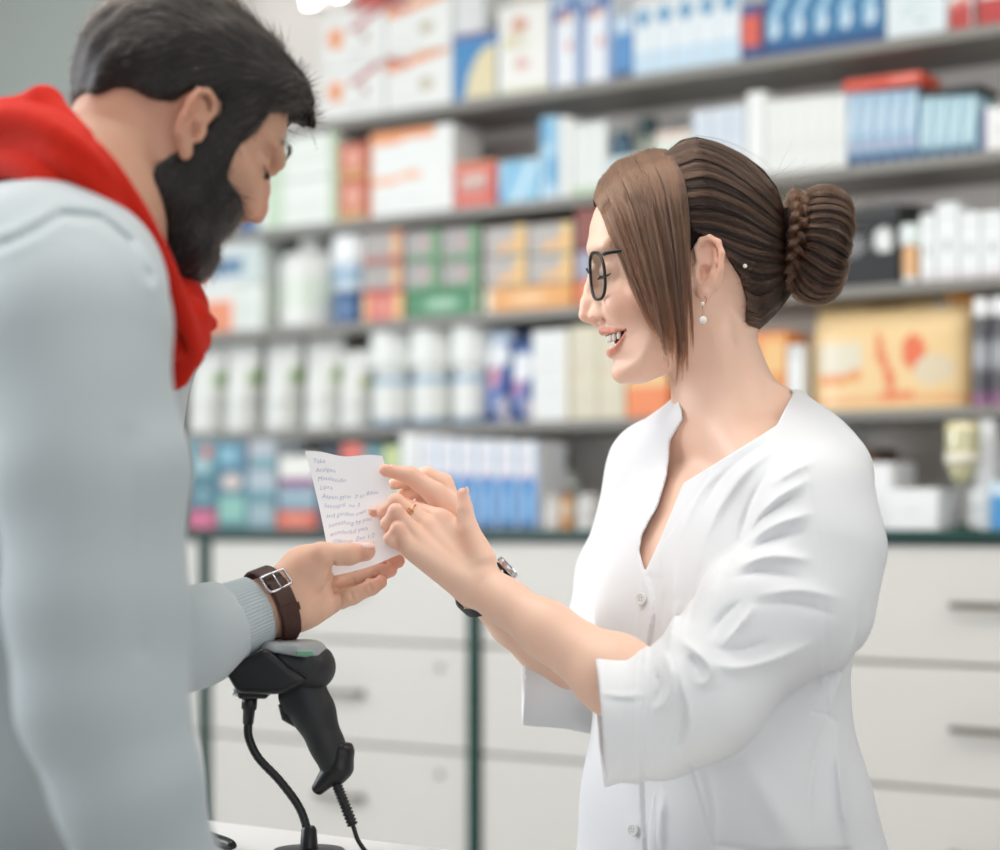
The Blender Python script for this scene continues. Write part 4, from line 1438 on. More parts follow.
ff.chain([MF['p'], W(430, 514, 1998), W(424, 524, 1994), W(430, 530, 1988)], [8.4, 6.8, 6.2, 5.2], k=5, kk=3)
tf_ = [W(458, 520, 1962), W(436, 494, 1953), W(410, 475.5, 1946), W(387, 470.5, 1943)]
ff.chain(tf_, [15, 11, 8.6, 6.0], k=9, kk=4)
ff.ell(W(386, 470, 1941), (7, 5, 5), k=3)
ff.ell(W(448, 512, 1966), (17, 14, 18), k=12)
ff.cap(WRf, W(452, 516, 1972), 22, 16, k=12)
ff.chain([WRf, WRf + (ELf - WRf) * 0.3, WRf + (ELf - WRf) * 0.7, ELf], [23, 25, 30, 29], k=10, kk=12)
fv, fq = ff.mesh(1)
fb = Field((70, 2040, -240), (230, 2190, 110), 3.0)
fb.chain([ELf, SH_F + (5, 0, -14)], [28, 33], k=0)
bv, bq = fb.mesh(2)
parts.append((fv, fq, skin_col(fv, [(tf_[3], 12, PK, .55), (tf_[2], 12, PK, .35), (W(396, 500, 1972), 14, PK, .4), (tf_[1], 12, PK, .25)])))
parts.append((bv, bq, skin_col(bv)))
# hidden hips and legs carry the figure to the floor
fl = Field((90, 1830, -1275), (400, 2190, -250), 9)
for s in (1, -1):
    hip = np.array([MID[0] + AD[0] * s * 75, MID[1] + 55 + AD[1] * s * 75, -420])
    fl.chain([hip, hip + (0, 5, -400), hip + (0, 15, -770)], [80, 55, 38], k=10)
    fl.cap(hip + (0, 10, -820), hip + np.array([FD[0] * 120, FD[1] * 120 + 10, -838]), 34, 26, k=10)
fl.ell((MID[0], MID[1] + 45, -360), (140, 125, 130), k=60)
fl.op(lambda X, Y, Z: -1266.0 - Z + 0 * X + 0 * Y, mode='and')
lv, lq = fl.mesh(1)
parts.append((lv, lq, skin_col(lv)))


def join_parts(name, parts, material, parent=None):
    """weld the overlapping pieces of a body into one closed surface"""
    obs = [fast_mesh(name + '_piece', to_world(v), q, material, None, c) for v, q, c in parts]
    base = obs[0]
    for o in obs[1:]:
        md = base.modifiers.new('weld', 'BOOLEAN')
        md.operation = 'UNION'
        md.object = o
        md.solver = 'MANIFOLD'
    dg = bpy.context.evaluated_depsgraph_get()
    me = bpy.data.meshes.new_from_object(base.evaluated_get(dg), preserve_all_data_layers=True, depsgraph=dg)
    total = sum(len(o.data.vertices) for o in obs)
    ok = len(me.vertices) > 0.6 * total and me.attributes.get('col') is not None
    for o in obs:
        dm = o.data
        bpy.data.objects.remove(o)
        bpy.data.meshes.remove(dm)
    if not ok:
        n = 0
        VV, QQ, CC_ = [], [], []
        for v, q, c in parts:
            VV.append(v); QQ.append(q + n); CC_.append(c); n += len(v)
        return fast_mesh(name, to_world(np.vstack(VV)), np.vstack(QQ), material, parent, np.vstack(CC_))
    me.name = name
    # vertices born on the weld lines take the colour of the nearest original vertex; then relax the weld
    P0 = np.vstack([to_world(v) for v, q, c in parts]).astype(np.float32)
    C0 = np.vstack([c for v, q, c in parts])
    nV = len(me.vertices)
    co_ = np.empty(nV * 3, np.float32); me.vertices.foreach_get('co', co_); co_ = co_.reshape(-1, 3)
    cc_ = np.empty(nV * 4, np.float32); me.attributes['col'].data.foreach_get('color', cc_); cc_ = cc_.reshape(-1, 4)
    from mathutils import kdtree
    kd = kdtree.KDTree(len(P0))
    for i, p in enumerate(P0):
        kd.insert(p, i)
    kd.balance()
    old = set(map(bytes, P0))
    born = np.array([bytes(p) not in old for p in co_])
    for i in np.nonzero(born)[0]:
        cc_[i, :3] = C0[kd.find(co_[i])[1]]
    cc_[:, 3] = 1
    me.attributes['col'].data.foreach_set('color', cc_.ravel())
    ed = np.empty(len(me.edges) * 2, np.int32); me.edges.foreach_get('vertices', ed); ed = ed.reshape(-1, 2)
    near = born.copy()
    for _ in range(4):
        m_ = near[ed].any(1)
        near[ed[m_].ravel()] = True
    for _ in range(8):
        acc = np.zeros((nV, 3)); cn = np.zeros(nV)
        for a_, b_ in ((0, 1), (1, 0)):
            for d_ in range(3):
                acc[:, d_] += np.bincount(ed[:, a_], co_[ed[:, b_], d_], nV)
            cn += np.bincount(ed[:, a_], minlength=nV)
        av_m = acc / np.maximum(cn, 1)[:, None]
        co_[near] = 0.4 * co_[near] + 0.6 * av_m[near]
    me.vertices.foreach_set('co', co_.astype(np.float32).ravel())
    me.update()
    me.polygons.foreach_set('use_smooth', np.ones(len(me.polygons), bool))
    if not len(me.materials):
        me.materials.append(material)
    o = bpy.data.objects.new(name, me)
    COL.objects.link(o)
    if parent is not None:
        o.parent = parent
    return o


woman = join_parts('person', parts, M_skin)
tag(woman, 'smiling woman in white coat and glasses with brown hair bun, pointing at the note', 'person')

# ---- eyes, lashes, brows, teeth
m = MB()
for s in (1, -1):
    q = [to_world(PP(603.2, 272.5, 20 * s)), to_world(PP(600.3, 275.5, 27 * s)), to_world(PP(600.6, 276.5, 33 * s)), to_world(PP(604.8, 275.8, 40 * s)), to_world(PP(610.5, 273.5, 45 * s))]
    m.tube(spline(q, 16), [0.0004] * 4 + [0.0007] * 8 + [0.0004] * 4, 6)
    for t in np.linspace(0.15, 1, 26):
        b = spline(q, 41)[int(t * 40)]
        e = b + np.array([-0.0026 - 0.001 * t, -s * 0.0012 * t, -0.0034])
        m.tube([b, (b + e) / 2 + (-.0003, 0, -.0006), e], [0.00022, 0.00018, 0.00006], 4)
m.build('eyelashes', M_lash, woman, True)
P_, wv = [], []
for s in (1, -1):
    for i in range(170):
        t = rng.random()
        b = PP(591.5 + 16 * t ** 1.3, 247.5 - 5.5 * math.sin(t * 2.3) + rng.normal(0, 1.3), (10 + 36 * t) * s)
        b = b + np.array([-1.2, 0, 0])
        d = np.array([2.0 + 3 * t, -s * 3.5, 1.2 - 3.2 * t]) * 1.3
        P_.append(to_world(np.array([b, b + d * .5 + (-.3, 0, .2), b + d])))
strands('eyebrows', P_, 0.00016, M_hairw, woman)
m = MB()
for (n0, yb, zc, hgt) in ((8, 0, 338.5, 8.0), (8, 0, 349.5, 5)):
    for i in range(n0):
        a = (i - (n0 - 1) / 2) / (n0 / 2)
        w_ = a * 26
        u_ = 606.6 + abs(a) ** 1.8 * 13 + (2.5 if hgt < 6 else 0)
        c = to_world(PP(u_, zc - abs(a) ** 2 * (4.5 if hgt > 6 else 8), w_))
        hw = 0.0036 if abs(a) < .3 else 0.0034
        V0 = []
        for (sz, k1) in ((1, .9), (.5, 1.0), (0, 1.0), (-.6, .95), (-1, .7)):
            for j in range(10):
                th_ = 2 * math.pi * j / 10
                V0.append(c + np.array([0.0022 * math.cos(th_) * k1 + 0.002, hw * math.sin(th_) * k1, hgt * 0.0005 * sz]))
        Fc = [(r_ * 10 + j, (r_ + 1) * 10 + j, (r_ + 1) * 10 + (j + 1) % 10, r_ * 10 + (j + 1) % 10) for r_ in range(4) for j in range(10)] + [tuple(range(10)), tuple(reversed(range(40, 50)))]
        m.add(V0, Fc)
m.build('teeth', M_teeth, woman, True)

# finger nails
M_nail = mat('finger_nail', (240, 196, 184), 0.2, coat=0.3, sss=0.2, sscale=0.002)


def nail(name, c, n, along, r, parent, bend=0.35):
    """thin curved nail plate lying on a finger tip"""
    n = unit(n); a = unit(np.asarray(along) - n * (np.asarray(along) @ n)); b = np.cross(n, a)
    m = MB(); V0, Fc = [], []
    nu_, nv_ = 9, 9
    for top in (0, 1):
        for i in range(nu_):
            for j in range(nv_):
                u, v = -1 + 2 * i / (nu_ - 1), -1 + 2 * j / (nv_ - 1)
                x, y = u * math.sqrt(1 - v * v / 2), v * math.sqrt(1 - u * u / 2)
                V0.append(to_world(np.asarray(c) + a * x * r[0] + b * y * r[1] - n * (bend * r[1] * y * y + 0.12 * r[0] * x * x) + n * (0.35 * top)))
    N_ = nu_ * nv_
    for i in range(nu_ - 1):
        for j in range(nv_ - 1):
            q = (i * nv_ + j, (i + 1) * nv_ + j, (i + 1) * nv_ + j + 1, i * nv_ + j + 1)
            Fc.append(tuple(x + N_ for x in q)); Fc.append(q[::-1])
    rg = [i * nv_ for i in range(nu_)] + [(nu_ - 1) * nv_ + j for j in range(1, nv_)] + [i * nv_ + nv_ - 1 for i in range(nu_ - 2, -1, -1)] + [j for j in range(nv_ - 2, 0, -1)]
    Fc += [(rg[k], rg[(k + 1) % len(rg)], rg[(k + 1) % len(rg)] + N_, rg[k] + N_) for k in range(len(rg))]
    m.add(V0, Fc)
    return m.build(name, M_nail, parent, True, 60)


nn_ = unit((0.80, -0.55, 0.15)); nail('fingernail', th[3] + nn_ * 5.9 + (0, 0, 1.2), nn_, (0, 0, 1), (5.2, 3.9), woman)
nn_ = unit((-0.12, -0.55, 0.82)); nail('fingernail', tf_[3] + nn_ * 5.7 + (1.0, 0, .3), nn_, (-1, 0, 0.1), (5.4, 4.0), woman)
nn_ = unit((0.05, -0.6, 0.8)); nail('fingernail', fingers_n['i'][0][3] + nn_ * 4.9, nn_, (-1, 0, 0), (4.6, 3.4), woman)

# ---- glasses
gl = empty('eyeglasses'); gl.parent = woman
for s in (1, -1):
    rim = []
    for th_ in np.linspace(0, 2 * math.pi, 49):
        cx, cy = math.cos(th_), math.sin(th_)
        n_ = 2.6
        rr = (abs(cx) ** n_ + abs(cy) ** n_) ** (-1 / n_)
        w_ = 32 + 23 * cx * rr
        v_ = 276 + 23.5 * cy * rr
        u_ = 596.5 + 7.2 * cx * rr + 1.2 * (cx * rr) ** 2 + (v_ - 276) * 0.07
        rim.append(to_world(PP(u_, v_, w_ * s)))
    m = MB(); m.tube(rim[:-1] + [rim[0]], 0.0016, 8); m.build('rim', M_black, gl, True)
    m = MB()
    R_ = np.array(rim[:-1])
    cen = R_.mean(0)
    nrm = unit(np.cross(R_[12] - cen, R_[0] - cen))
    n0 = len(R_)
    V0 = np.vstack([R_ + nrm * .0005, R_ - nrm * .0005, [cen + nrm * .0005], [cen - nrm * .0005]])
    Fc = [(i, (i + 1) % n0, 2 * n0) for i in range(n0)] + [(n0 + (i + 1) % n0, n0 + i, 2 * n0 + 1) for i in range(n0)] + [(i, n0 + i, n0 + (i + 1) % n0, (i + 1) % n0) for i in range(n0)]
    m.add(V0, Fc); m.build('lens', M_lens, gl)
    m = MB()
    tp = [to_world(PP(*q)) for q in ((604.5, 254, 55 * s), (608, 252.5, 60 * s), (633, 249.5, 66 * s), (668, 248, 69 * s), (682, 248, 70 * s), (690, 249, 70 * s))]
    m.tube(spline(tp, 30), 0.0016, 8, flat=1.3); m.build('temple', M_black, gl, True)
    m = MB(); m.tube([to_world(PP(603, 254, 52 * s)), to_world(PP(607.5, 252.6, 60 * s))], 0.0017, 6); m.build('hinge', M_steel, gl, True)
m = MB(); m.tube(spline([to_world(PP(*q)) for q in ((589.5, 273, 9.5), (587.2, 270, 4), (586.8, 269, 0), (587.2, 270, -4), (589.5, 273, -9.5))], 15), 0.0013, 8); m.build('bridge', M_black, gl, True)

# ---- earring and hair pin
er = empty('earring'); er.parent = woman
m = MB(); m.tube(spline([to_world(PP(*q)) for q in ((704, 296, 75), (706.5, 299, 79), (705, 304, 79), (702.8, 303, 79), (702.8, 316, 79))], 20), 0.0004, 6); m.build('hook', M_gold, er, True)
for (px, py, r) in ((702.7, 303.8, 2.0), (703, 320, 4.0)):
    m = MB(); c = to_world(PP(px, py, 79)); m.lathe([(r * .001 * math.sin(t), -r * .001 * math.cos(t)) for t in np.linspace(0.05, 3.09, 12)], c, 16); m.build('pearl', M_pearl, er, True)
c = to_world(PP(745, 266, 71)); m = MB(); m.lathe([(.0022 * math.sin(t), -.0022 * math.cos(t)) for t in np.linspace(0.05, 3.09, 10)], c, 12); m.build('hair_pin', M_pearl, woman, True)

# ---- coat
fc = Field((15, 1720, -440), (400, 2210, 175), 1.95)
fc.op(torso(0))
fc.cap((228, 1975, 108), SH_N + (0, 0, 0), 38, 50, k=30)
fc.cap((214, 1992, 112), SH_F, 38, 48, k=30)
# near sleeve
S1_, S2_, S3_, S4_, S5_ = SH_N, W(762, 620, 1835), W(700, 694, 1812), W(655, 720, 1815), W(606, 721, 1822)
fc.chain([S1_, W(819, 550, 1852), W(804, 604, 1842), S2_, S3_, S4_], [54, 56, 60, 60, 57, 55], k=14, kk=22)
fc.cap(S4_, S5_, 54, 56, k=6)
# far sleeve
T1, T2, T3, T4 = SH_F, W(617, 575, 2135), W(598, 684, 2118), W(526, 682, 2082)
fc.chain([T1, T2, T3, T4], [50, 40, 50, 45], k=14, kk=16)
# folds: soft ridges and creases


def px_of(X, Y, Z):
    return 500 + 2000 * X / Y, 525 - 2000 * Z / Y


def crease(pts, amp, wd_, ymax=1935, sharp=True, taper=0.35):
    """a pressed fold: crest (amp > 0) or valley (amp < 0) along a line, fading at its ends"""
    if amp < 0:
        amp, wd_ = amp * 0.62, wd_ * 0.8
    P2 = spline(np.array(pts, float), 4 * len(pts))
    L = np.concatenate([[0], np.cumsum(np.hypot(*np.diff(P2, axis=0).T))])
    L /= L[-1]

    def fn(X, Y, Z):
        px, py = px_of(X, Y, Z)
        d = np.full(np.broadcast(px, py).shape, 1e9, np.float32)
        tt = np.zeros_like(d)
        for i in range(len(P2) - 1):
            a, b = P2[i], P2[i + 1]
            e = b - a
            t = np.clip(((px - a[0]) * e[0] + (py - a[1]) * e[1]) / (e @ e + 1e-9), 0, 1)
            q = np.hypot(px - a[0] - t * e[0], py - a[1] - t * e[1])
            m_ = q < d
            d = np.where(m_, q, d)
            tt = np.where(m_, L[i] + t * (L[i + 1] - L[i]), tt)
        k_ = np.minimum(1, np.minimum(tt, 1 - tt) / taper + 0.05)
        g = np.exp(-np.sqrt((d / wd_) ** 2 + 0.008) * 1.9) if sharp else np.exp(-(d / wd_) ** 2)
        return np.where(Y < ymax, -amp * 2.2 * k_ * g, 0)
    pad = wd_ * 3.2
    lo_ = np.array([(P2[:, 0].min() - pad - 500) * .86, 1720, -(P2[:, 1].max() + pad - 525) * 1.05])
    hi_ = np.array([(P2[:, 0].max() + pad - 500) * 1.0, ymax + 2, -(P2[:, 1].min() - pad - 525) * .86 + 2])
    lo_ = np.minimum(lo_, lo_ * 1.05 / .86 * 0 + lo_)
    hi_[0] = max(hi_[0], (P2[:, 0].max() + pad - 500) * 0.98)
    lo_[2] = min(lo_[2], -(P2[:, 1].max() + pad - 525) * 1.0)
    hi_[2] = max(hi_[2], -(P2[:, 1].min() - pad - 525) * 1.0)
    fc.op(fn, lo_, hi_, mode='disp')


# sleeve: folds running from the inner elbow and armpit
crease([(706, 662), (735, 668), (772, 660), (815, 642)], 5, 10)
crease([(712, 648), (740, 650), (772, 640)], -4, 8)
crease([(680, 640), (700, 655), (712, 672), (704, 684), (694, 678)], 5, 7)
crease([(690, 655), (698, 672)], -5, 5)
crease([(664, 652), (671, 672), (668, 698), (654, 714)], 5, 7)
crease([(676, 655), (684, 690), (690, 722), (680, 756)], 4.5, 8)
crease([(655, 668), (660, 690), (652, 706)], -4, 5)
crease([(684, 700), (680, 730), (672, 752)], -4, 8)
crease([(720, 650), (738, 628), (756, 604)], 4, 7)
crease([(708, 640), (722, 618), (742, 600)], -3.5, 7)
crease([(750, 604), (790, 604), (840, 616)], -3, 9)
crease([(756, 596), (800, 590), (846, 600)], 3, 10)
crease([(735, 568), (770, 556), (812, 560)], 4.5, 9)
crease([(732, 578), (762, 572), (800, 578)], -4, 8)
crease([(745, 545), (775, 525), (815, 512)], 4, 9)
crease([(742, 556), (770, 540), (806, 532)], -3.5, 8)
crease([(750, 528), (775, 500), (812, 478)], 4, 9)
crease([(748, 538), (768, 512), (800, 494)], -3, 7)
crease([(770, 486), (795, 470), (815, 462)], 2.5, 8)
crease([(768, 470), (752, 500), (742, 530), (738, 552)], -3.2, 7)
crease([(738, 548), (726, 566), (716, 590)], -2.6, 9)
# body: drag lines from the shoulder to the bust, and the waist
crease([(790, 440), (748, 470), (715, 520), (700, 580)], 2.5, 11)
crease([(770, 440), (728, 470), (700, 512)], -1.8, 9)
crease([(735, 460), (702, 490), (678, 540)], 2.0, 9)
crease([(655, 450), (640, 490), (628, 530)], 2.0, 8)
crease([(640, 440), (624, 490), (612, 540)], -1.8, 8)
crease([(632, 470), (618, 520), (606, 570)], 1.8, 8)
crease([(700, 580), (690, 620), (684, 640)], -2.0, 9)
crease([(675, 560), (672, 600), (668, 640)], 1.6, 8)
crease([(705, 768), (712, 800), (716, 840)], -2.5, 9)
crease([(665, 790), (660, 820), (660, 856)], 2.5, 8, ymax=1950)
crease([(860, 620), (846, 660), (830, 712)], 2.5, 9, ymax=2000)
crease([(868, 590), (858, 640), (850, 690)], -2.5, 8, ymax=2000)
crease([(826, 718), (812, 770), (806, 850)], -2.5, 10, ymax=1990)
crease([(838, 725), (840, 780), (850, 856)], 3.0, 10, ymax=2000)
crease([(740, 760), (770, 800), (800, 850)], 1.5, 14, sharp=False)
crease([(600, 693), (622, 696), (648, 695)], 1.6, 4)
crease([(600, 698), (622, 701), (648, 700)], -1.2, 3)
crease([(628, 560), (622, 600), (618, 650)], 1.6, 5)
crease([(636, 590), (632, 620), (632, 650)], -1.4, 4)
crease([(616, 480), (606, 530), (600, 590)], -1.6, 6)
crease([(664, 590), (662, 620), (660, 650)], -1.6, 6)
crease([(678, 600), (672, 630), (668, 652)], 1.8, 6)
crease([(735, 480), (712, 530), (696, 590), (688, 620)], -1.6, 7)
crease([(760, 452), (728, 490), (704, 540)], 1.5, 8)
crease([(672, 500), (664, 540), (660, 580)], 1.5, 8)
crease([(610, 760), (606, 800), (604, 850)], 1.6, 7)
crease([(622, 760), (620, 800), (620, 850)], -1.4, 6)


def fold_noise(X, Y, Z):
    a = (X * AD[0] + Y * AD[1])
    d = 0.7 * np.sin(a / 13.0 + 1.6 * np.sin(Z / 47.0) + 0.4) * np.sin(Z / 75.0 + a / 60)
    d = d + 0.5 * np.sin((X * 0.7 - Z * 0.9 + Y * .3) / 15.0 + np.sin(Y / 31.0) * 1.5)
    return d


fc.op(fold_noise, mode='disp')


# front edge: her left front laps over the right one
edge = np.array([(560, 641), (572, 645), (586, 650), (600, 653), (615, 653.5), (630, 651), (650, 647.5), (665, 646), (700, 644), (780, 641), (860, 645)], float)


def placket(X, Y, Z):
    px, py = px_of(X, Y, Z)
    ex = np.interp(py, edge[:, 0], edge[:, 1])
    d = px - ex
    front = (Y < 1935)
    return np.where(front & (py > 570) & (np.abs(d) < 40), (1.9 * np.clip(d / 1.6, -1, 1) * np.exp(-np.abs(d) / 12) + 0.5 * np.exp(-((d + 20) / 1.6) ** 2)) * np.clip((py - 570) / 8, 0, 1), 0)


fc.op(placket, mode='disp')
# raised cuff band and stitched seams
cd = unit(S5_ - S4_)
cd_img = W(645, 721, 1818)


def cuff(X, Y, Z):
    t = (X - cd_img[0]) * cd[0] + (Y - cd_img[1]) * cd[1] + (Z - cd_img[2]) * cd[2]
    px, py = px_of(X, Y, Z)
    on = (px < 690) & (Y < 1900) & (px > 570) & (py > 640)
    return np.where(on, -1.6 * (1 / (1 + np.exp(-np.clip(t * 1.5, -30, 30)))) + 0.7 * np.exp(-(t / 1.5) ** 2) - .5 * np.exp(-((t + 7) / 2) ** 2), 0)


fc.op(cuff, mode='disp')


def seam(pts, amp, wd_, ymax=1935):
    P2 = np.array(pts, float)

    def fn(X, Y, Z):
        px, py = px_of(X, Y, Z)
        d = np.full(np.broadcast(px, py).shape, 1e9)
        for i in range(len(P2) - 1):
            a, b = P2[i], P2[i + 1]
            e = b - a
            t = np.clip(((px - a[0]) * e[0] + (py - a[1]) * e[1]) / (e @ e), 0, 1)
            d = np.minimum(d, np.hypot(px - a[0] - t * e[0], py - a[1] - t * e[1]))
        return np.where(Y < ymax, amp * np.exp(-(d / wd_) ** 2), 0)
    lo = np.array([(P2[:, 0].min() - 520) * .85 - 15, 1720, -(P2[:, 1].max() - 520) * 1.05 - 10])
    fc.op(fn, mode='disp')


seam([(818, 655), (824, 690), (828, 716), (836, 722)], 1.4, 2.2, 1990)
seam([(692, 765), (700, 790), (708, 820), (716, 845), (760, 852), (850, 850)], 1.4, 2.0, 1920)
seam([(828, 716), (812, 712)], 1.2, 2.0, 1990)
seam([(806, 470), (822, 560), (826, 650)], 1.0, 2.5, 1990)
# cut the tube ends flat and hollow the cuffs
fc.op(lambda X, Y, Z: np.where((X < 200) & (Y < 1905) & (Z < -60), (X - (S5_[0] - 6)) * (-1.0) + (Z - S5_[2]) * -0.07, -1e3), mode='and')
fd_far = unit(T4 - T3)
fc.op(lambda X, Y, Z: np.where((X < 80) & (Y > 2020) & (Z < -70), ((X - T4[0] + 4) * -1.0), -1e3), mode='and')
fc.cap(S5_ + (-40, 4, 0), S5_ + (28, 0, 0), 50, 49, k=2, mode='cut')
fc.cap(T4 + fd_far * 40, T4 - fd_far * 26, 38.5, 36, k=1.5, mode='cut')
# neckline
NECK = [(645, 572), (639.5, 551), (642, 535), (650, 520), (658, 506), (667, 476), (669.5, 455), (670.5, 440), (683, 419), (680, 399), (672, 384), (668, 320), (790, 330), (778, 368), (785, 384), (793, 393), (777, 425), (760, 436), (725, 457.5), (683.5, 483), (660, 540)]
nsd = poly_sdf(NECK)


def neck_cut(X, Y, Z):
    px, py = px_of(X, Y, Z)
    d = nsd(px, py) * 0.95
    back = (Y - 2085.0)
    return np.maximum(d, back)


fc.op(neck_cut, (60, 1850, -70), (330, 2100, 175), k=1.2, mode='cut')
fc.cap((232, 1985, 115), (236, 1995, 190), 52, 57, k=2, mode='cut')
cvv, cqq = fc.mesh(1)
coat = fast_mesh('coat', to_world(cvv), cqq, M_coat, woman)
# buttons
for (px, py, Yb) in ((641, 599, 1892), (633, 830, 1868)):
    # drop onto the coat surface along the view ray
    d = np.hypot(500 + 2000 * cvv[:, 0] / cvv[:, 1] - px, 525 - 2000 * cvv[:, 2] / cvv[:, 1] - py)
    near_ = cvv[(d < 4)]
    Yb = near_[:, 1].min() if len(near_) else Yb
    c = to_world(W(px, py, Yb - 1.0))
    b = MB(); b.lathe([(.0001, -.0012), (.0056, -.0012), (.0062, 0), (.0058, .0012), (.0048, .0014), (.0042, .0008), (.0001, .0008)], (0, 0, 0), 28)
    o = b.build('button', M_button, coat, True, 40)
    o.location = c; o.rotation_euler = Vector((FD[0] * .75, FD[1] * .75 - .3, 0.05)).to_track_quat('Z', 'Y').to_euler()
    for (hx, hy) in ((1, 1), (1, -1), (-1, 1), (-1, -1)):
        h = MB(); h.lathe([(.0001, .0007), (.0007, .0009), (.0001, .00095)], (hx * .0013, hy * .0013, 0), 10); h.build('button_hole', mat('hole', (170, 170, 168), .6) if 'hole' not in MATS else MATS['hole'], o)
# trousers and shoes (below the frame)
ft = Field((80, 1820, -1240), (410, 2200, -300), 9)
for s in (1, -1):
    hip = np.array([MID[0] + AD[0] * s * 75, MID[1] + 55 + AD[1] * s * 75, -420])
    ft.chain([hip, hip + (0, 5, -400), hip + (0, 15, -790)], [90, 66, 56], k=10)
ft.ell((MID[0], MID[1] + 45, -370), (150, 135, 110), k=60)
tv, tq = ft.mesh(1)
fast_mesh('trousers', to_world(tv), tq, M_navy, woman)
for s in (1, -1):
    fs = Field((0, 1700, -1275), (420, 2230, -1180), 5)
    hip = np.array([MID[0] + AD[0] * s * 75, MID[1] + 55 + AD[1] * s * 75, -420])
    fs.cap(hip + (0, 10, -815), hip + np.array([FD[0] * 140, FD[1] * 140 + 10, -832]), 44, 34, k=10)
    fs.op(lambda X, Y, Z: -1269.0 - Z + 0 * X + 0 * Y, mode='and')
    sv, sq = fs.mesh(1)
    fast_mesh('shoe', to_world(sv), sq, M_shoe, woman)

# ---- wrist watch on the far arm
wt = empty('wristwatch'); wt.parent = woman
ax = unit(ELf - WRf)
c0 = WRf + ax * 6
side = unit(np.array([0.67, -0.12, 0.72])); side = unit(side - ax * (side @ ax))
oth = np.cross(ax, side)
m = MB()
ring = [to_world(c0 + side * 28.5 * math.cos(t) + oth * 25.5 * math.sin(t)) for t in np.linspace(0, 2 * math.pi, 49)]
V0, Fc = [], []
for i, p in enumerate(ring[:-1]):
    n_ = unit(p - to_world(c0))
    for (h, r) in ((-.006, 0), (-.006, .002), (.006, .002), (.006, 0)):
        V0.append(p + ax * h + n_ * r)
for i in range(48):
    j = (i + 1) % 48
    for k in range(4):
        Fc.append((i * 4 + k, i * 4 + (k + 1) % 4, j * 4 + (k + 1) % 4, j * 4 + k))
m.add(V0, Fc); m.build('strap', M_strapb, wt)
dc = to_world(c0 + side * 30)
Q = Vector(side).to_track_quat('Z', 'Y').to_euler()
for (nm, prof, mt_) in (('case', [(.0001, 0), (.0125, 0), (.013, .002), (.0125, .005), (.0108, .0055), (.0105, .0045), (.0001, .0045)], M_steel), ('dial', [(.0001, .0046), (.0104, .0046), (.0104, .0048), (.0001, .0048)], M_black)):
    m = MB(); m.lathe(prof, (0, 0, 0), 32); o = m.build(nm, mt_, wt, True, 40); o.location = dc; o.rotation_euler = Q
m = MB(); m.box((-.0004, -.0005, .0049), (.0004, .008, .0053)); m.box((-.0005, -.0004, .0049), (.006, .0004, .0053)); o = m.build('hands', M_steel, wt); o.location = dc; o.rotation_euler = Q
# ring on the middle finger
a, b = fingers_n['m'][0][0], fingers_n['m'][0][1]
rc = a + (b - a) * 0.58
rd = unit(b - a); s1 = unit(np.cross(rd, (0, 0, 1))); s2 = np.cross(rd, s1)
m = MB(); m.tube([to_world(rc + 8.9 * (s1 * math.cos(t) + s2 * math.sin(t))) for t in np.linspace(0, 2 * math.pi, 33)], 0.0007, 8)
kn = rc + 9.2 * unit(HB - rd * (HB @ rd))
for dd in (1, -1):
    m.tube([to_world(kn + rd * 3 * t + s2 * dd * 2.5 * math.sin(t * 3)) for t in np.linspace(-1, 1, 13)], 0.0006, 6)
m.build('ring', M_gold, woman, True)

# ---- hair
HO = [(592.5, 204), (594.5, 197), (601, 184), (617, 167.5), (643, 158), (664, 153.5), (680, 141), (695, 138), (717, 143.5), (741, 155), (763, 171), (776, 188), (783, 208), (790, 235), (791, 262), (787, 285), (778, 310), (760, 329), (740, 350), (660, 350), (610, 300), (596, 230)]
hsd = poly_sdf(HO)
HW = [(700, 200, 80), (620, 225, 69), (640, 285, 72), (690, 290, 75), (650, 345, 66), (720, 320, 66), (760, 300, 64), (760, 250, 76)]
RGp = [(590, 203, 0), (594, 194, 0), (601, 181, 0), (617, 164, 0), (643, 154, 0), (664, 150, 0), (680, 136, 0), (695, 133, 0), (717, 139, 0), (744, 151, 0), (768, 168, 0), (782, 187, 0), (796, 235, 0), (797, 262, 0), (792, 288, 0), (782, 314, 0), (760, 332, 0),
       (752, 334, 30), (747, 326, 52), (749, 300, 64), (742, 277, 70), (729, 258, 73), (722, 243, 74), (708, 235.5, 75), (697, 240, 75), (691, 252, 74), (684, 262, 73), (672, 252, 73), (655, 238, 70), (640, 222, 64), (620, 207, 48), (604, 204, 26)]
RG = [(500 + (a - 500) * (2000 - w) / 2000, 525 + (b - 525) * (2000 - w) / 2000) for a, b, w in RGp]
rsd = poly_sdf(RG)
fhr = Field((85, 1905, 185), (300, 2095, 400), 2.0)
fhr.op(inflate(HO, HW, 84))
fhr.op(lambda X, Y, Z: rsd(X + 500, 525 - Z), k=3, mode='and')
gv, gq = fhr.mesh(1)
hair = fast_mesh('hair', to_world(gv), gq, M_haircap, woman)


def surf_w(u, v, off=0.0):
    u = np.asarray(u, float); v = np.asarray(v, float)
    d2 = hsd(u, v) + 0.0
    Wm = idw(HW, u, v)
    R = 84.0
    return Wm / R * np.sqrt(np.maximum(R * R - np.maximum(d2 + R, 0) ** 2, 0)) + off


def ortho(u, v, n=3):
    """picture point on the hair surface -> parallel coordinates of that surface"""
    a, b = u, v
    for _ in range(n):
        k_ = (2000 - surf_w(a, b)) / 2000
        a, b = 500 + (u - 500) * k_, 525 + (v - 525) * k_
    return a, b


def lift(u, v, s, off):
    u, v = ortho(u, v)
    w = surf_w(u, v) + off
    return np.stack([u - 500, 2000 - s * w, 525 - v], -1)


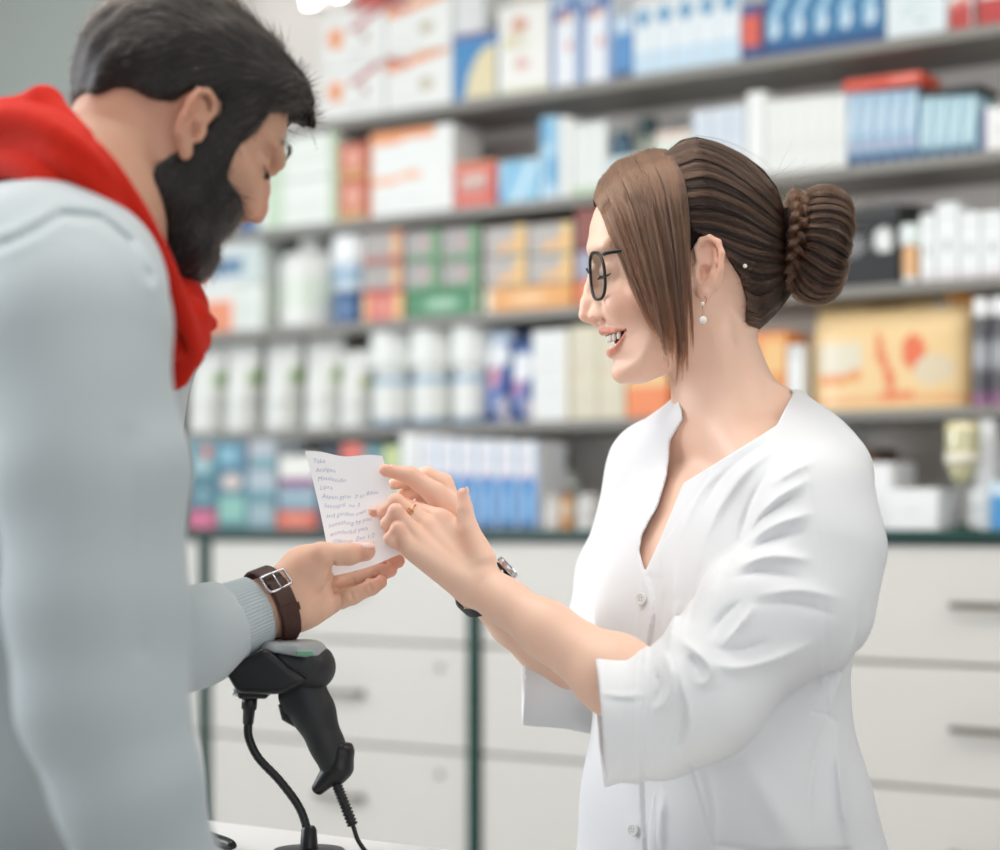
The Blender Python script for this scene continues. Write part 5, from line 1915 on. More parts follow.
# flow of the combed-back hair, traced in the picture plane
FLOW = [  # start -> tie
    [(664, 154), (690, 141), (722, 147), (755, 168), (778, 196)],
    [(668, 160), (695, 150), (727, 161), (758, 183), (781, 207)],
    [(676, 172), (704, 166), (735, 179), (762, 200), (783, 219)],
    [(682, 190), (710, 188), (740, 199), (766, 217), (785, 231)],
    [(688, 210), (714, 210), (744, 220), (768, 234), (786, 243)],
    [(694, 230), (716, 232), (745, 241), (770, 249), (787, 254)],
    [(710, 236), (728, 246), (750, 256), (772, 260), (787, 262)],
    [(726, 252), (742, 264), (757, 271), (774, 271), (787, 269)],
    [(742, 274), (752, 283), (764, 285), (777, 281), (787, 275)],
    [(748, 298), (756, 302), (768, 299), (779, 290), (788, 281)],
    [(746, 322), (757, 320), (770, 311), (781, 299), (789, 288)],
    [(755, 331), (766, 322), (776, 312), (784, 302), (790, 293)]]
FL = np.array([spline(np.array(f, float), 18) for f in FLOW])


def across(G, t):
    x = np.clip(t, 0, 1) * (len(G) - 1)
    i = np.minimum(x.astype(int), len(G) - 2)
    f = (x - i)[:, None, None]
    return G[i] * (1 - f) + G[i + 1] * f


N = 5200
t = rng.random(N)
g = across(FL, t)
g = g + rng.normal(0, 0.9, (N, 1, 2)) + np.cumsum(rng.normal(0, 0.16, (N, 18, 2)), 1)
clump = (np.sin(t * 150) * 1.3 + np.sin(t * 61 + 1) * 1.2)[:, None]
off = rng.random((N, 1)) * 3.0 - 0.6 + clump * np.linspace(.5, 1, 18)[None, :]
sg = np.where(rng.random((N, 1)) < 0.68, 1, -1)
pts = lift(g[:, :, 0], g[:, :, 1], sg, off)
# keep outline strands from being pulled out of the silhouette
strands('hair_strands', to_world(pts), 0.00013, M_hairw, hair, shade=np.clip(0.20 + 0.22 * np.sin(t * 150 + 1.5) + 0.2 * np.sin(t * 61 + 2) + rng.normal(0, .2, N), 0, 1))

LOCK = [
    [(594, 199, 14), (603, 217, 44), (611, 237, 58), (620, 257, 64), (633, 291, 67), (651, 328, 65)],
    [(600, 181, 12), (613, 210, 54), (628, 250, 67), (641, 290, 70), (653, 324, 70), (661, 347, 66)],
    [(616, 163, 10), (635, 200, 60), (648, 250, 73), (658, 298, 75), (664, 338, 73), (667, 362, 68)],
    [(639, 154, 8), (656, 192, 64), (666, 245, 78), (673, 300, 78), (677, 345, 74), (674, 386, 66)],
    [(655, 150, 8), (672, 184, 68), (680, 230, 81), (684, 285, 81), (687, 335, 77), (686, 380, 68)],
    [(667, 152, 10), (682, 178, 68), (688, 215, 81), (690, 255, 83), (692, 300, 81), (694, 346, 75)]]
LK = np.array([spline(np.array(f, float), 24) for f in LOCK])


def lock_strands(N, s, shift=0.0, seed=1, nc=46):
    r = np.random.default_rng(seed)
    cl = np.sort(np.concatenate([r.random(nc - 8) ** 0.95, np.linspace(0, 1, 8)]))
    ck = r.integers(0, nc, N)
    tc = cl[ck]
    clen = 0.80 + 0.2 * r.random(nc)
    cwave = r.normal(0, 1.0, (nc, 2))
    cph = r.random(nc) * 6.28
    csh = r.random(nc)
    spread = r.normal(0, 1, N)
    h1 = np.linspace(0, 1, 24)
    hb = np.linspace(0, 1, 24)[None, :, None] ** 0.6
    G0 = across(LK, np.clip(tc + spread * 0.035, 0, 1)) * (1 - hb) + across(LK, np.clip(tc + spread * 0.011, 0, 1)) * hb
    ln = np.minimum(clen[ck] * (0.92 + 0.12 * r.random(N)), 1.0)
    k = h1[None, :] * ln[:, None] * 23
    i = np.minimum(k.astype(int), 22)
    f = (k - i)[:, :, None]
    ix = np.arange(N)[:, None]
    g = G0[ix, i] * (1 - f) + G0[ix, i + 1] * f
    wav = (np.sin(h1[None, :] * 5 + cph[ck][:, None]) * h1[None, :] * 1.6)
    g[:, :, 0] += wav + cwave[ck, 0][:, None] * h1[None, :] * 1.5
    g[:, :, 2] += np.cos(h1[None, :] * 4 + cph[ck][:, None]) * h1[None, :] * 2.0 + cwave[ck, 1][:, None] * 1.4 * h1[None, :]
    j = r.normal(0, 1, (N, 1, 3)) * np.array([0.75, 0.75, 0.9])
    g = g + j * (1.15 - 0.75 * h1[None, :, None]) + np.cumsum(r.normal(0, 0.10, (N, 24, 3)), 1)
    u, v, w = g[:, :, 0], g[:, :, 1] - 1.5 * (1 - h1)[None, :] ** 4, g[:, :, 2]
    ou, ov = ortho(u, v)
    ws = surf_w(ou, ov) + 1.0 + r.random((N, 1)) * 2.5 + (csh[ck] * 2)[:, None]
    hh = np.broadcast_to(h1[None, :], w.shape)
    w = np.where(hh < .2, ws, np.where(hsd(ou, ov) < 0, np.maximum(ws, w), w))
    sc_ = (2000 - w) / 2000
    sh = np.clip(0.15 + 0.6 * csh[ck] + r.normal(0, .15, N) + 0.35 * (1 - tc) - .15, 0, 1)
    return np.stack([(u - 500) * sc_, 2000 - s * w, (525 - v) * sc_], -1), sh


def put_lock(name, N, s, seed):
    P_, sh = lock_strands(N, s, seed=seed)
    strands(name, to_world(P_), 0.00013, M_hairl, hair, shade=sh)


put_lock('front_lock', 2100, 1, 3)
put_lock('far_lock', 900, -1, 4)
# solid core under the lock
m = MB()
core = LK[[2, 3, 4, 5]][:, 3:14:2]
nr, ncol = core.shape[0], core.shape[1]
V0 = []
for sd_ in (0, 1):
    for i in range(nr):
        for j in range(ncol):
            u, v, w = core[i, j]
            wz = w - 3.5 - 2.5 * sd_
            V0.append(to_world(PP(u, v, wz)))
Fc = []
off_ = nr * ncol
for i in range(nr - 1):
    for j in range(ncol - 1):
        q = (i * ncol + j, i * ncol + j + 1, (i + 1) * ncol + j + 1, (i + 1) * ncol + j)
        Fc.append(q); Fc.append(tuple(x + off_ for x in q[::-1]))
for j in range(ncol - 1):
    for i in (0, nr - 1):
        Fc.append((i * ncol + j, i * ncol + j + 1, i * ncol + j + 1 + off_, i * ncol + j + off_))
m.add(V0, Fc); m.build('lock_core', M_haircap, hair, True)

# bun
BC = PP(820, 245, 0)
BA = unit(np.array([1.0, 0.0, -0.12])); BU = unit(np.array([0.12, 0, 1.0])); BY = np.cross(BA, BU)
RM, RN = 36.0, 22.5
fbn = Field(BC - 75, BC + 75, 2.2)


def tor(X, Y, Z):
    d = [X - BC[0], Y - BC[1], Z - BC[2]]
    a_ = sum(d[i] * BA[i] for i in range(3)) * 0.9
    u_ = sum(d[i] * BU[i] for i in range(3))
    y_ = sum(d[i] * BY[i] for i in range(3))
    return np.sqrt((np.sqrt(u_ ** 2 + y_ ** 2) - RM) ** 2 + a_ ** 2) - RN + 1.5


fbn.op(tor)
fbn.cap(BC - BA * 30, BC + BA * 6, 34, 26, k=10)
bv_, bq_ = fbn.mesh(1)
bun = fast_mesh('hair_bun', to_world(bv_), bq_, M_haircap, hair)
N = 3000
ph = rng.random(N) * 2 * math.pi
tt = np.linspace(-2.7, 2.2, 18)[None, :] + rng.normal(0, .15, (N, 1))
rr = RN + rng.normal(0, 0.9, (N, 1)) + 0.9 * np.sin(ph * 31)[:, None] + 0.6 * np.sin(ph * 13)[:, None]
pht = ph[:, None] + 0.10 * tt + 0.05 * np.sin(tt * 2 + ph[:, None] * 3) + np.cumsum(rng.normal(0, .004, (N, 18)), 1)
rad_ = RM + rr * np.cos(tt)
axp = rr * np.sin(tt) / 0.9
pb = BC + BA * axp[..., None] + (BU * np.cos(pht)[..., None] + BY * np.sin(pht)[..., None]) * rad_[..., None]
strands('bun_strands', to_world(pb), 0.00013, M_hairw, bun, shade=np.clip(0.25 + 0.3 * np.sin(ph * 31 + .5) + rng.normal(0, .2, N), 0, 1))
# plait wound round the base of the bun
P_ = []
for st_ in range(3):
    for i in range(420):
        p0 = rng.random() * 2 * math.pi
        pa = p0 + np.linspace(0, 1.1, 14)
        k_ = 7.0
        ox = 6.5 * np.sin(pa * k_ + st_ * 2.094)
        orr = 3.5 * np.sin(2 * (pa * k_ + st_ * 2.094))
        j = rng.normal(0, 2.3, 3)
        r0 = 45 + orr + j[0]
        P_.append(BC + BA * (-29 + ox + j[1])[:, None] + (BU * np.cos(pa)[:, None] + BY * np.sin(pa)[:, None]) * r0[:, None])
strands('plait', to_world(np.array(P_)), 0.00014, M_hairl, bun)
# loose hairs
P_ = []
for i in range(120):
    t0 = rng.random(1)
    g = across(FL, t0)[0]
    w_ = surf_w(g[:, 0], g[:, 1])
    lift_ = np.linspace(0, 1, 18) ** 1.5 * rng.random() * 12
    P_.append(np.stack([g[:, 0] - 500 + rng.normal(0, 2), 2000 - w_ - lift_ * .5, 525 - g[:, 1] + lift_ * rng.normal(.6, .8)], -1))
strands('loose_hairs', to_world(np.array(P_)), 0.00007, M_hairl, hair)
P_ = []
for i in range(46):
    b = PP(778 + rng.normal(0, 8), 195 + rng.normal(0, 8), rng.normal(0, 20)) if i < 26 else PP(848 + rng.normal(0, 3), 235 + rng.normal(0, 22), rng.normal(0, 18))
    d = np.array([rng.normal(.4, .8), rng.normal(0, .4), rng.normal(.7, .5)]) if i < 26 else np.array([rng.random() + .3, rng.normal(0, .4), rng.normal(0, .6)])
    c_ = rng.normal(0, 1, 3)
    L = 12 + rng.random() * 18
    tt = np.linspace(0, 1, 12)[:, None]
    P_.append(b + d * L * tt + c_ * 6 * tt ** 2)
strands('flyaway_hairs', to_world(np.array(P_)), 0.00006, M_hairl, hair)
# fine hairs at the nape
P_ = []
for i in range(150):
    y_ = 262 + rng.random() * 66
    x_ = np.interp(y_, [262, 300, 328], [735, 746, 750]) + rng.normal(-2, 2.5)
    b = PP(x_, y_, 66 - max(0, y_ - 300) * .25)
    d = np.array([14.0, 0, -2 + (300 - y_) * .08]) + rng.normal(0, 2, 3)
    tt = np.linspace(0, 1, 6)[:, None]
    q = b + d * tt
    q[:, 1] = b[1] - 1.0 + tt[:, 0] * 2
    P_.append(q)
strands('nape_hairs', to_world(np.array(P_)), 0.00005, M_hairl, hair)
# ------------------------------------------------------------------ the man
M_sweater = mat('grey_knit', (188, 197, 200), 0.85, sheen=0.15, bump=0.25, bscale=1400, spec=0.2)
M_rib = mat('ribbed_knit', (190, 199, 202), 0.85, sheen=0.2, spec=0.2)
M_scarf = mat('red_scarf_wool', (196, 38, 22), 0.9, sheen=0.05, bump=0.2, bscale=900, spec=0.15, noise=0.08, nscale=40)
M_hairm = hair_mat('black_hair', (14, 10, 9), (58, 48, 43), 0.3)
M_hairmcap = mat('black_hair_mass', (20, 16, 14), 0.6)
M_leather = mat('brown_leather', (66, 36, 26), 0.45, noise=0.35, nscale=300, bump=0.6, bscale=500)
M_jeans = mat('grey_trousers', (70, 78, 90), 0.85)

psi, pit, rol = math.radians(18), math.radians(36), math.radians(-4)
fhz = np.array([math.cos(psi), math.sin(psi), 0])
zz = np.array([0, 0, 1.0])
f3 = fhz * math.cos(pit) - zz * math.sin(pit)
u3 = fhz * math.sin(pit) + zz * math.cos(pit)
l3 = np.array([-math.sin(psi), math.cos(psi), 0])
l3, u3 = l3 * math.cos(rol) + u3 * math.sin(rol), u3 * math.cos(rol) - l3 * math.sin(rol)
HR = np.stack([f3, l3, u3], 1) * 0.94          # canonical -> world
ORG = W(167.5, 133.5, 1722)


def hw(V):
    return np.asarray(V) @ HR.T + ORG


def inflate_c(poly, Wc, Rc):
    sd = poly_sdf(poly)

    def fn(X, Y, Z):
        U, V, w = X, Z, Y
        d2 = sd(U, V)
        Wm = idw(Wc, U, V)
        R = idw(Rc, U, V)
        return (np.sqrt(np.maximum(d2 + R, 0) ** 2 + (w * R / Wm) ** 2) - R).astype(np.float32)
    return fn


MP = [(-10, 118), (30, 114), (62, 98), (82, 76), (91, 52), (95, 40), (90, 28), (86, 18), (88, 0), (89, -18), (90, -30), (88, -44), (84, -56), (87, -70), (82, -86), (68, -92), (40, -82), (20, -88), (5, -140), (-70, -150), (-70, -70), (-82, -30), (-96, 10), (-96, 50), (-80, 88), (-50, 109)]
MW = [(0, 70, 77), (-50, 40, 76), (60, 50, 66), (60, 10, 66), (50, -40, 58), (70, -75, 42), (20, -50, 62), (-30, -60, 60), (-30, -120, 58)]
MR = [(0, 60, 88), (70, 60, 58), (70, -20, 46), (70, -75, 30), (-30, -100, 50)]
mh = Field((-112, -95, -135), (135, 95, 130), 2.2)
mh.op(inflate_c(smooth_closed(MP, 4), MW, MR))
mh.chain([(91, 0, 27), (99, 0, 12), (106, 0, -2), (108, 0, -9)], [6.5, 7.5, 8.0, 8.5], k=9, kk=5)
for s in (1, -1):
    mh.ell((98, 11 * s, -12), (9, 7.5, 7.5), k=6)
    mh.ell((99, 8 * s, -18.5), (5, 3.5, 3), k=1.5, mode='cut')
    mh.cap((95, 12 * s, 40), (84, 46 * s, 40), 7, 6, k=12)
    mh.ell((92, 33 * s, 22), (11, 15, 10), k=14, mode='cut')
    mh.ell((77, 33 * s, 22), (12.5, 13, 12.5), k=3)
    mh.cap((68, 48 * s, 4), (54, 56 * s, 7), 10, 7, k=16)
    mh.cap((92, 9 * s, 14), (95, 13 * s, -10), 8, 9, k=10)
    mh.ell((82, 28 * s, 0), (14, 16, 14), k=14)
mh.chain([(88, -20, -36), (94, 0, -33), (88, 20, -36)], [2.5, 3.5, 2.5], k=4)
mh.chain([(86, -20, -41), (92, 0, -44), (86, 20, -41)], [2.5, 3.8, 2.5], k=4)
mh.ell((80, 0, -78), (14, 22, 14), k=12)
ME = {}
for s in (-1, 1):
    T_ = ear_T((0, 76 * s, 4), unit((-0.22, 0, 1)), unit((-0.90, 0.42 * s, -.2)), unit((0.40, 0.90 * s, 0.08)), 1.06)
    up_ = np.array([-0.2, 0, 1.0]); up_ /= np.linalg.norm(up_)
    bk_ = unit(np.cross(np.cross(up_, np.array([-0.90, 0.42 * s, 0])), up_))
    T_ = ear_T((10, 76 * s, -3), up_, bk_, unit(np.cross(bk_, up_)) * (1 if np.cross(bk_, up_)[1] * s > 0 else -1), 1.06)
    ear_shape(mh, T_)
kv, kq = mh.mesh(1)
SKM = lin((206, 160, 134))  # face and neck skin darkened for their shade; the hand keeps a lighter tone
cm_ = np.tile(SKM, (len(kv), 1))
red = np.exp(-((kv[:, 0] - 108) ** 2 + kv[:, 1] ** 2 + (kv[:, 2] + 10) ** 2) / 400) * .3 + np.exp(-((kv[:, 0] + 5) ** 2 + (np.abs(kv[:, 1]) - 84) ** 2 + (kv[:, 2] - 4) ** 2) / 500) * .35
cm_ = blend(cm_, np.clip(red, 0, 1), lin((214, 130, 108)))
mparts = [(hw(kv), kq, cm_)]
# neck, shoulders and trunk under the clothes
NB = W(72, 235, 1670)
SHn, SHf = W(54, 302, 1480), W(140, 320, 1850)
mt_ = Field((-480, 1380, -420), (-60, 1960, 360), 5.0)
mt_.cap(hw(np.array([-20, 0, -28.])), NB + (8, 0, 0), 54, 60, k=0)
mt_.cap(NB, SHn + (0, 40, -10), 58, 48, k=40)
mt_.cap(NB, SHf + (0, -40, -10), 58, 48, k=40)
TR = [W(10, 360, 1670), W(0, 560, 1685), W(-60, 760, 1700), W(-110, 900, 1710)]
mt_.chain(TR, [92, 108, 112, 112], k=40, kk=30, flat=((-.3, 1, 0), 1.15))
wv_, wq_ = mt_.mesh(1)
mparts.append((wv_, wq_, np.tile(SKM, (len(wv_), 1))))

# left hand holding the note (palm to the camera)
WRm = W(279, 603, 1908)
hm = Field((-245, 1860, -150), (-88, 1990, 8), 1.3)
PMC = dict(i=W(322, 566, 1952), m=W(324, 580, 1950), r=W(324, 594, 1944), p=W(322, 607, 1936))
for kx, q in PMC.items():
    hm.cap(WRm + (q - PMC['m']) * 0.5 + (4, 8, 0), q, 16, 11.5, k=12)
hm.ell(W(306, 572, 1914), (27, 17, 26), R=rot('Y', 25), k=12)                    # ball of the thumb
hm.ell(W(303, 612, 1920), (27, 17, 16), R=rot('Y', 20), k=12)                    # heel of the hand
hm.ell(W(322, 600, 1920), (12, 10, 14), k=10)
hm.chain([W(290, 580, 1908), W(322, 555, 1905), W(349, 554, 1908), W(364, 552, 1911)], [18, 11.8, 10.2, 8.4], k=10, kk=4)
hm.ell(W(366, 551, 1910), (9, 8.6, 9), k=3)
fingers_m = dict(
    p=([PMC['p'], W(352, 595, 1928), W(371, 586.5, 1926), W(380, 582, 1927)], [11, 9.0, 8.2, 7.0]),
    r=([PMC['r'], W(355, 582.5, 1944), W(378, 574, 1942), W(390, 570, 1941)], [11, 9.2, 8.4, 7.2]),
    m=([PMC['m'], W(356, 573, 1954), W(386, 563.5, 1950), W(397.5, 561, 1947)], [11, 9.2, 8.4, 7.2]),
    i=([PMC['i'], W(356, 558, 1960), W(374, 550, 1958), W(386, 546, 1955)], [11, 9.2, 8.2, 7.0]))
for kx, (pts, rs) in fingers_m.items():
    hm.chain(pts, rs, k=4, kk=2.5)
    for j in (1, 2):
        hm.ell(np.array(pts[j]), (rs[j] * 1.04,) * 3, k=2)
    for j in (1, 2):
        d = unit(np.array(pts[j + 1]) - np.array(pts[j - 1]))
        hm.cap(np.array(pts[j]) + (-2, -rs[j] * 1.05, 6), np.array(pts[j]) + (2, -rs[j] * 1.05, -6), 1.2, 1.2, k=2.5, mode='cut')


def crease_h(pts, amp, wd_):
    P2 = spline(np.array(pts, float), 5 * len(pts))

    def fn(X, Y, Z):
        px, py = px_of(X, Y, Z)
        d = np.full(np.broadcast(px, py).shape, 1e9)
        for i in range(len(P2) - 1):
            a, b = P2[i], P2[i + 1]
            e = b - a
            t = np.clip(((px - a[0]) * e[0] + (py - a[1]) * e[1]) / (e @ e + 1e-9), 0, 1)
            d = np.minimum(d, np.hypot(px - a[0] - t * e[0], py - a[1] - t * e[1]))
        return np.where(Y < 1940, amp * np.exp(-(d / wd_) ** 2), 0)
    hm.op(fn, mode='disp')


crease_h([(334, 562), (330, 576), (321, 588), (313, 598), (309, 607)], 2.6, 1.8)
crease_h([(326, 562), (316, 580), (304, 594)], -1.6, 7.0)
crease_h([(337, 580), (333, 594), (326, 606)], 1.3, 1.4)
crease_h([(337, 587), (341, 598), (340, 611)], 1.5, 1.5)
crease_h([(340, 588), (358, 584), (376, 577)], 1.6, 1.6)
crease_h([(318, 604), (310, 618), (304, 626)], 0.8, 1.3)
ELm = W(130, 662, 1818)
axm = unit(WRm - ELm)
hm.cap(WRm - axm * 30, WRm + axm * 6, 30, 29, k=10, flat=((0.1, 1, 0.1), 0.82))
jv, jq = hm.mesh(1)
PKm = (214, 128, 104)
tn = [(W(366, 550, 1902), 13, PKm, .4), (W(367, 545, 1907), 5, (246, 208, 196), .8), (W(310, 560, 1900), 22, PKm, .18)]
for kx, (pts, rs) in fingers_m.items():
    tn += [(pts[3], 12, PKm, .45), (pts[2], 10, PKm, .2)]


def skin_m(v, tint):
    c = np.tile(lin((232, 188, 162)), (len(v), 1))
    for (p, r, cc, amt) in tint:
        d = np.linalg.norm(v - np.asarray(p), axis=1)
        c = blend(c, np.exp(-(d / r) ** 2) * amt, lin(cc))
    return c


mparts.append((jv, jq, skin_m(jv, tn)))
fm = Field((-420, 1730, -230), (-190, 1945, -20), 3.0)
fm.chain([WRm - axm * 22, WRm - axm * 60, ELm], [28.5, 31, 38], k=4)
iv, iq = fm.mesh(1)
mparts.append((iv, iq, np.tile(lin((232, 188, 162)), (len(iv), 1))))
man = join_parts('person', mparts, M_skinm)
tag(man, 'bearded man in pale grey sweater and red scarf, reading the note he holds', 'person')

nn_ = unit((0.12, -0.55, 0.82)); nail('fingernail', W(366, 551, 1910) + nn_ * 8.6 + (1.5, 0, 0), nn_, (1, 0, -0.05), (7.0, 5.4), man)

# ---- sweater
ms = Field((-520, 1300, -470), (-185, 1980, 300), 4.0)
ms.cap(NB + (0, 0, -10), SHn + (8, 20, -6), 66, 70, k=40)
ms.cap(NB + (0, 0, -10), SHf + (0, -30, -10), 66, 58, k=40)
ms.chain(TR, [100, 118, 122, 124], k=46, kk=30, flat=((-.3, 1, 0), 1.2))
ms.cap(W(-70, 310, 1610), W(36, 300, 1550), 98, 86, k=40)
# near arm hanging, elbow just below the frame
NA = [W(70, 345, 1470), W(93, 480, 1450), W(97, 600, 1440), W(102, 700, 1435), W(126, 785, 1435), W(165, 890, 1460)]
ms.chain(NA, [70, 69, 65, 59, 53, 45], k=34, kk=10)
# far arm reaching forward
FA = [SHf, W(100, 520, 1850), W(130, 662, 1818), W(196, 635, 1858), W(222, 625, 1874)]
ms.chain(FA, [58, 56, 47, 44, 41.5], k=30, kk=14)


def sw(X, Y, Z):
    px, py = px_of(X, Y, Z)
    d = 2.2 * np.sin((px * 0.5 + py * 0.35) / 23.0 + 1.5 * np.sin(py / 70.0)) * np.sin(py / 90.0 + px / 70)
    d = d + 2.5 * np.exp(-((px - 135 - (py - 560) * 0.05) / 10.0) ** 2) * ((py > 430) & (py < 660) & (Y < 1600))
    return d


ms.op(sw, mode='disp')


def armhole(X, Y, Z):
    px, py = px_of(X, Y, Z)
    P2 = np.array([(-40, 262), (20, 238), (64, 214), (100, 218), (128, 240), (150, 280)], float)
    d = np.full(np.broadcast(px, py).shape, 1e9)
    for i in range(len(P2) - 1):
        a, b = P2[i], P2[i + 1]
        e = b - a
        t = np.clip(((px - a[0]) * e[0] + (py - a[1]) * e[1]) / (e @ e), 0, 1)
        d = np.minimum(d, np.hypot(px - a[0] - t * e[0], py - a[1] - t * e[1]))
    return np.where(Y < 1640, 4.0 * np.exp(-(d / 4.0) ** 2) - 2.0 * np.exp(-((d - 9) / 6) ** 2), 0)


ms.op(armhole, mode='disp')
# neck opening
ms.cap(NB + (0, 0, 40), hw(np.array([-20, 0, -60.])), 60, 60, k=6, mode='cut')
# flat end at the cuff
ce = W(230, 621, 1875)
ms.op(lambda X, Y, Z: np.where((X > -330) & (Y > 1780) & (px_of(X, Y, Z)[1] > 560), (X - ce[0]) * axm[0] + (Y - ce[1]) * axm[1] + (Z - ce[2]) * axm[2], -1e3), mode='and')
nv_, nq_ = ms.mesh(2)
sweater = fast_mesh('sweater', to_world(nv_), nq_, M_sweater, man)
# ribbed cuff
m = MB()
c_a, c_b = W(206, 632, 1862), W(257, 610.5, 1895)
ax_ = unit(c_b - c_a)
e1 = unit(np.cross(ax_, (0, 1, 0))); e2 = np.cross(ax_, e1)
V0, Fc = [], []
NN = 64 * 6
prof = [(0.0, 36), (0.08, 38), (0.5, 36), (0.9, 34), (0.97, 33.8), (1.0, 32.5), (0.99, 31)]
for (t, r) in prof:
    for k in range(NN):
        a = 2 * math.pi * k / NN
        rr = r + (0.75 * math.cos(a * 64) if t < 0.98 else 0)
        V0.append(to_world(c_a + (c_b - c_a) * t + rr * (e1 * math.cos(a) + e2 * math.sin(a) * 0.92)))
for i in range(len(prof) - 1):
    for k in range(NN):
        k2 = (k + 1) % NN
        Fc.append((i * NN + k, i * NN + k2, (i + 1) * NN + k2, (i + 1) * NN + k))
m.add(V0, Fc)
m.build('cuff', M_rib, sweater, True)

# ---- scarf: gathered folds of cloth round the neck
sc_ = Field((-460, 1470, 90), (-180, 1900, 360), 3.2)
main = np.array([(-90, 165, 1700), (-40, 155, 1650), (20, 142, 1590), (72, 168, 1552), (112, 216, 1566), (143, 268, 1600), (166, 318, 1636), (181, 352, 1650)], float)
wid = np.array([40, 40, 38, 36, 33, 29, 24, 19]) * 0.80
C = np.array([W(*p) for p in main])
Cs = spline(C, 30)
Wss = np.interp(np.linspace(0, 1, 30), np.linspace(0, 1, len(wid)), wid)
tan = np.gradient(Cs, axis=0)
tan /= np.linalg.norm(tan, axis=1)[:, None]
outd = np.array([unit(np.cross(t, (0.15, 1.0, 0.1))) for t in tan])
outd *= np.sign(outd[:, 2])[:, None]
for k, o in enumerate(np.linspace(-0.72, 0.72, 5)):
    wob = 0.10 * np.sin(np.linspace(0, 7, 30) + k * 1.9)
    q = Cs + outd * ((o + wob) * Wss)[:, None] + np.array([0, -1, 0]) * (6 * math.cos(o * 1.7) + 10 * np.sin(np.linspace(0, 5, 30) + k * 2.3))[:, None]
    sc_.chain(list(q), list(Wss * 0.33 + 2.5), k=5 if k else 0, kk=0.4)
# round the back and far side of the neck
back = [W(-90, 165, 1700), W(-20, 136, 1780), W(60, 128, 1830), W(120, 190, 1820), W(160, 262, 1760), W(176, 310, 1700), W(180, 345, 1665)]
sc_.chain(back, [32, 34, 32, 32, 30, 26, 20], k=12, kk=10)
sc_.chain([W(-60, 150, 1690), W(5, 122, 1660), W(44, 106, 1625), W(80, 140, 1585)], [18, 18, 15, 12], k=10)
# hanging ends
sc_.chain([W(170, 318, 1650), W(192, 318, 1672), W(211, 324, 1690)], [17, 14, 7], k=8, flat=((0, 1, 0), 0.7))
sc_.chain([W(176, 330, 1650), W(184, 352, 1660), W(178, 376, 1662), W(174, 388, 1662)], [17, 15, 9, 4], k=8, flat=((0, 1, 0), 0.8))
sc_.chain([W(186, 336, 1664), W(198, 340, 1676), W(202, 346, 1684)], [14, 10, 6], k=7)
sc_.chain([W(176, 300, 1618), W(185, 330, 1632), W(186, 362, 1640)], [3, 4, 3], k=4, mode='cut')
sc_.chain([W(160, 318, 1616), W(171, 350, 1632)], [3, 3], k=4, mode='cut')
sc_.cap(NB + (0, 0, 20), hw(np.array([-26, 0, -40.])), 57, 57, k=4, mode='cut')
xv, xq = sc_.mesh(2)
scarf = fast_mesh('scarf', to_world(xv), xq, M_scarf, man)

# ---- hair and beard
HMR = [(-20, 150), (60, 140), (122, 112), (122, 97), (104, 92), (90, 95), (78, 86), (70, 72), (62, 56), (60, 38), (56, 22), (52, -8), (26, -8), (25, 20), (19, 31), (6, 33), (-8, 25), (-12, 4), (-24, -2), (-46, -8), (-62, -20), (-86, -34), (-130, -34), (-130, 100)]
MPs = smooth_closed(MP, 4)
h0 = inflate_c(MPs, MW, MR)


def h_in(X, Y, Z):
    thick = 3 + 3.5 * sstep(-20, 30, Z) + 9 * sstep(20, 100, Z) + 11 * sstep(40, 85, X) * sstep(60, 95, Z) + 8 * sstep(-20, -90, X) * sstep(-40, 10, Z) * (1 - .8 * sstep(50, 100, Z)) + 0 * Y
    return h0(X, Y, Z) - thick


hr = poly_sdf(HMR)
mm = Field((-124, -104, -70), (124, 104, 146), 2.4)
mm.op(h_in)
mm.op(lambda X, Y, Z: hr(X, Z), k=5, mode='and')
mm.op(lambda X, Y, Z: 2.2 * np.sin(X / 9.0 + 2 * np.sin(Y / 14.0)) * np.sin(Z / 11.0 + Y / 17.0), mode='disp')
av_, aq_ = mm.mesh(1)
hairm = fast_mesh('hair', to_world(hw(av_)), aq_, M_hairmcap, man)
BMR = [(26, 30), (57, 28), (58, -2), (64, -16), (74, -19), (84, -17), (97, -20), (112, -28), (112, -110), (70, -116), (40, -104), (16, -80), (8, -50), (18, -18)]


def b_in(X, Y, Z):
    thick = 5.0 + 5 * sstep(60, 80, X) * sstep(-12, -24, Z) + 8 * sstep(-40, -90, Z) + 5 * sstep(60, 95, X) * sstep(-50, -80, Z) + 0 * Y
    return h0(X, Y, Z) - thick


brs = poly_sdf(BMR)
bb = Field((-4, -94, -126), (122, 92, 34), 2.2)
bb.op(b_in)
bb.op(lambda X, Y, Z: brs(X, Z), k=4, mode='and')
bb.chain([(100, -16, -38.5), (107, 0, -39), (100, 16, -38.5)], [2.6, 3, 2.6], k=2, mode='cut')
cv_, cq_ = bb.mesh(1)
beard = fast_mesh('beard', to_world(hw(cv_)), cq_, M_hairmcap, man)


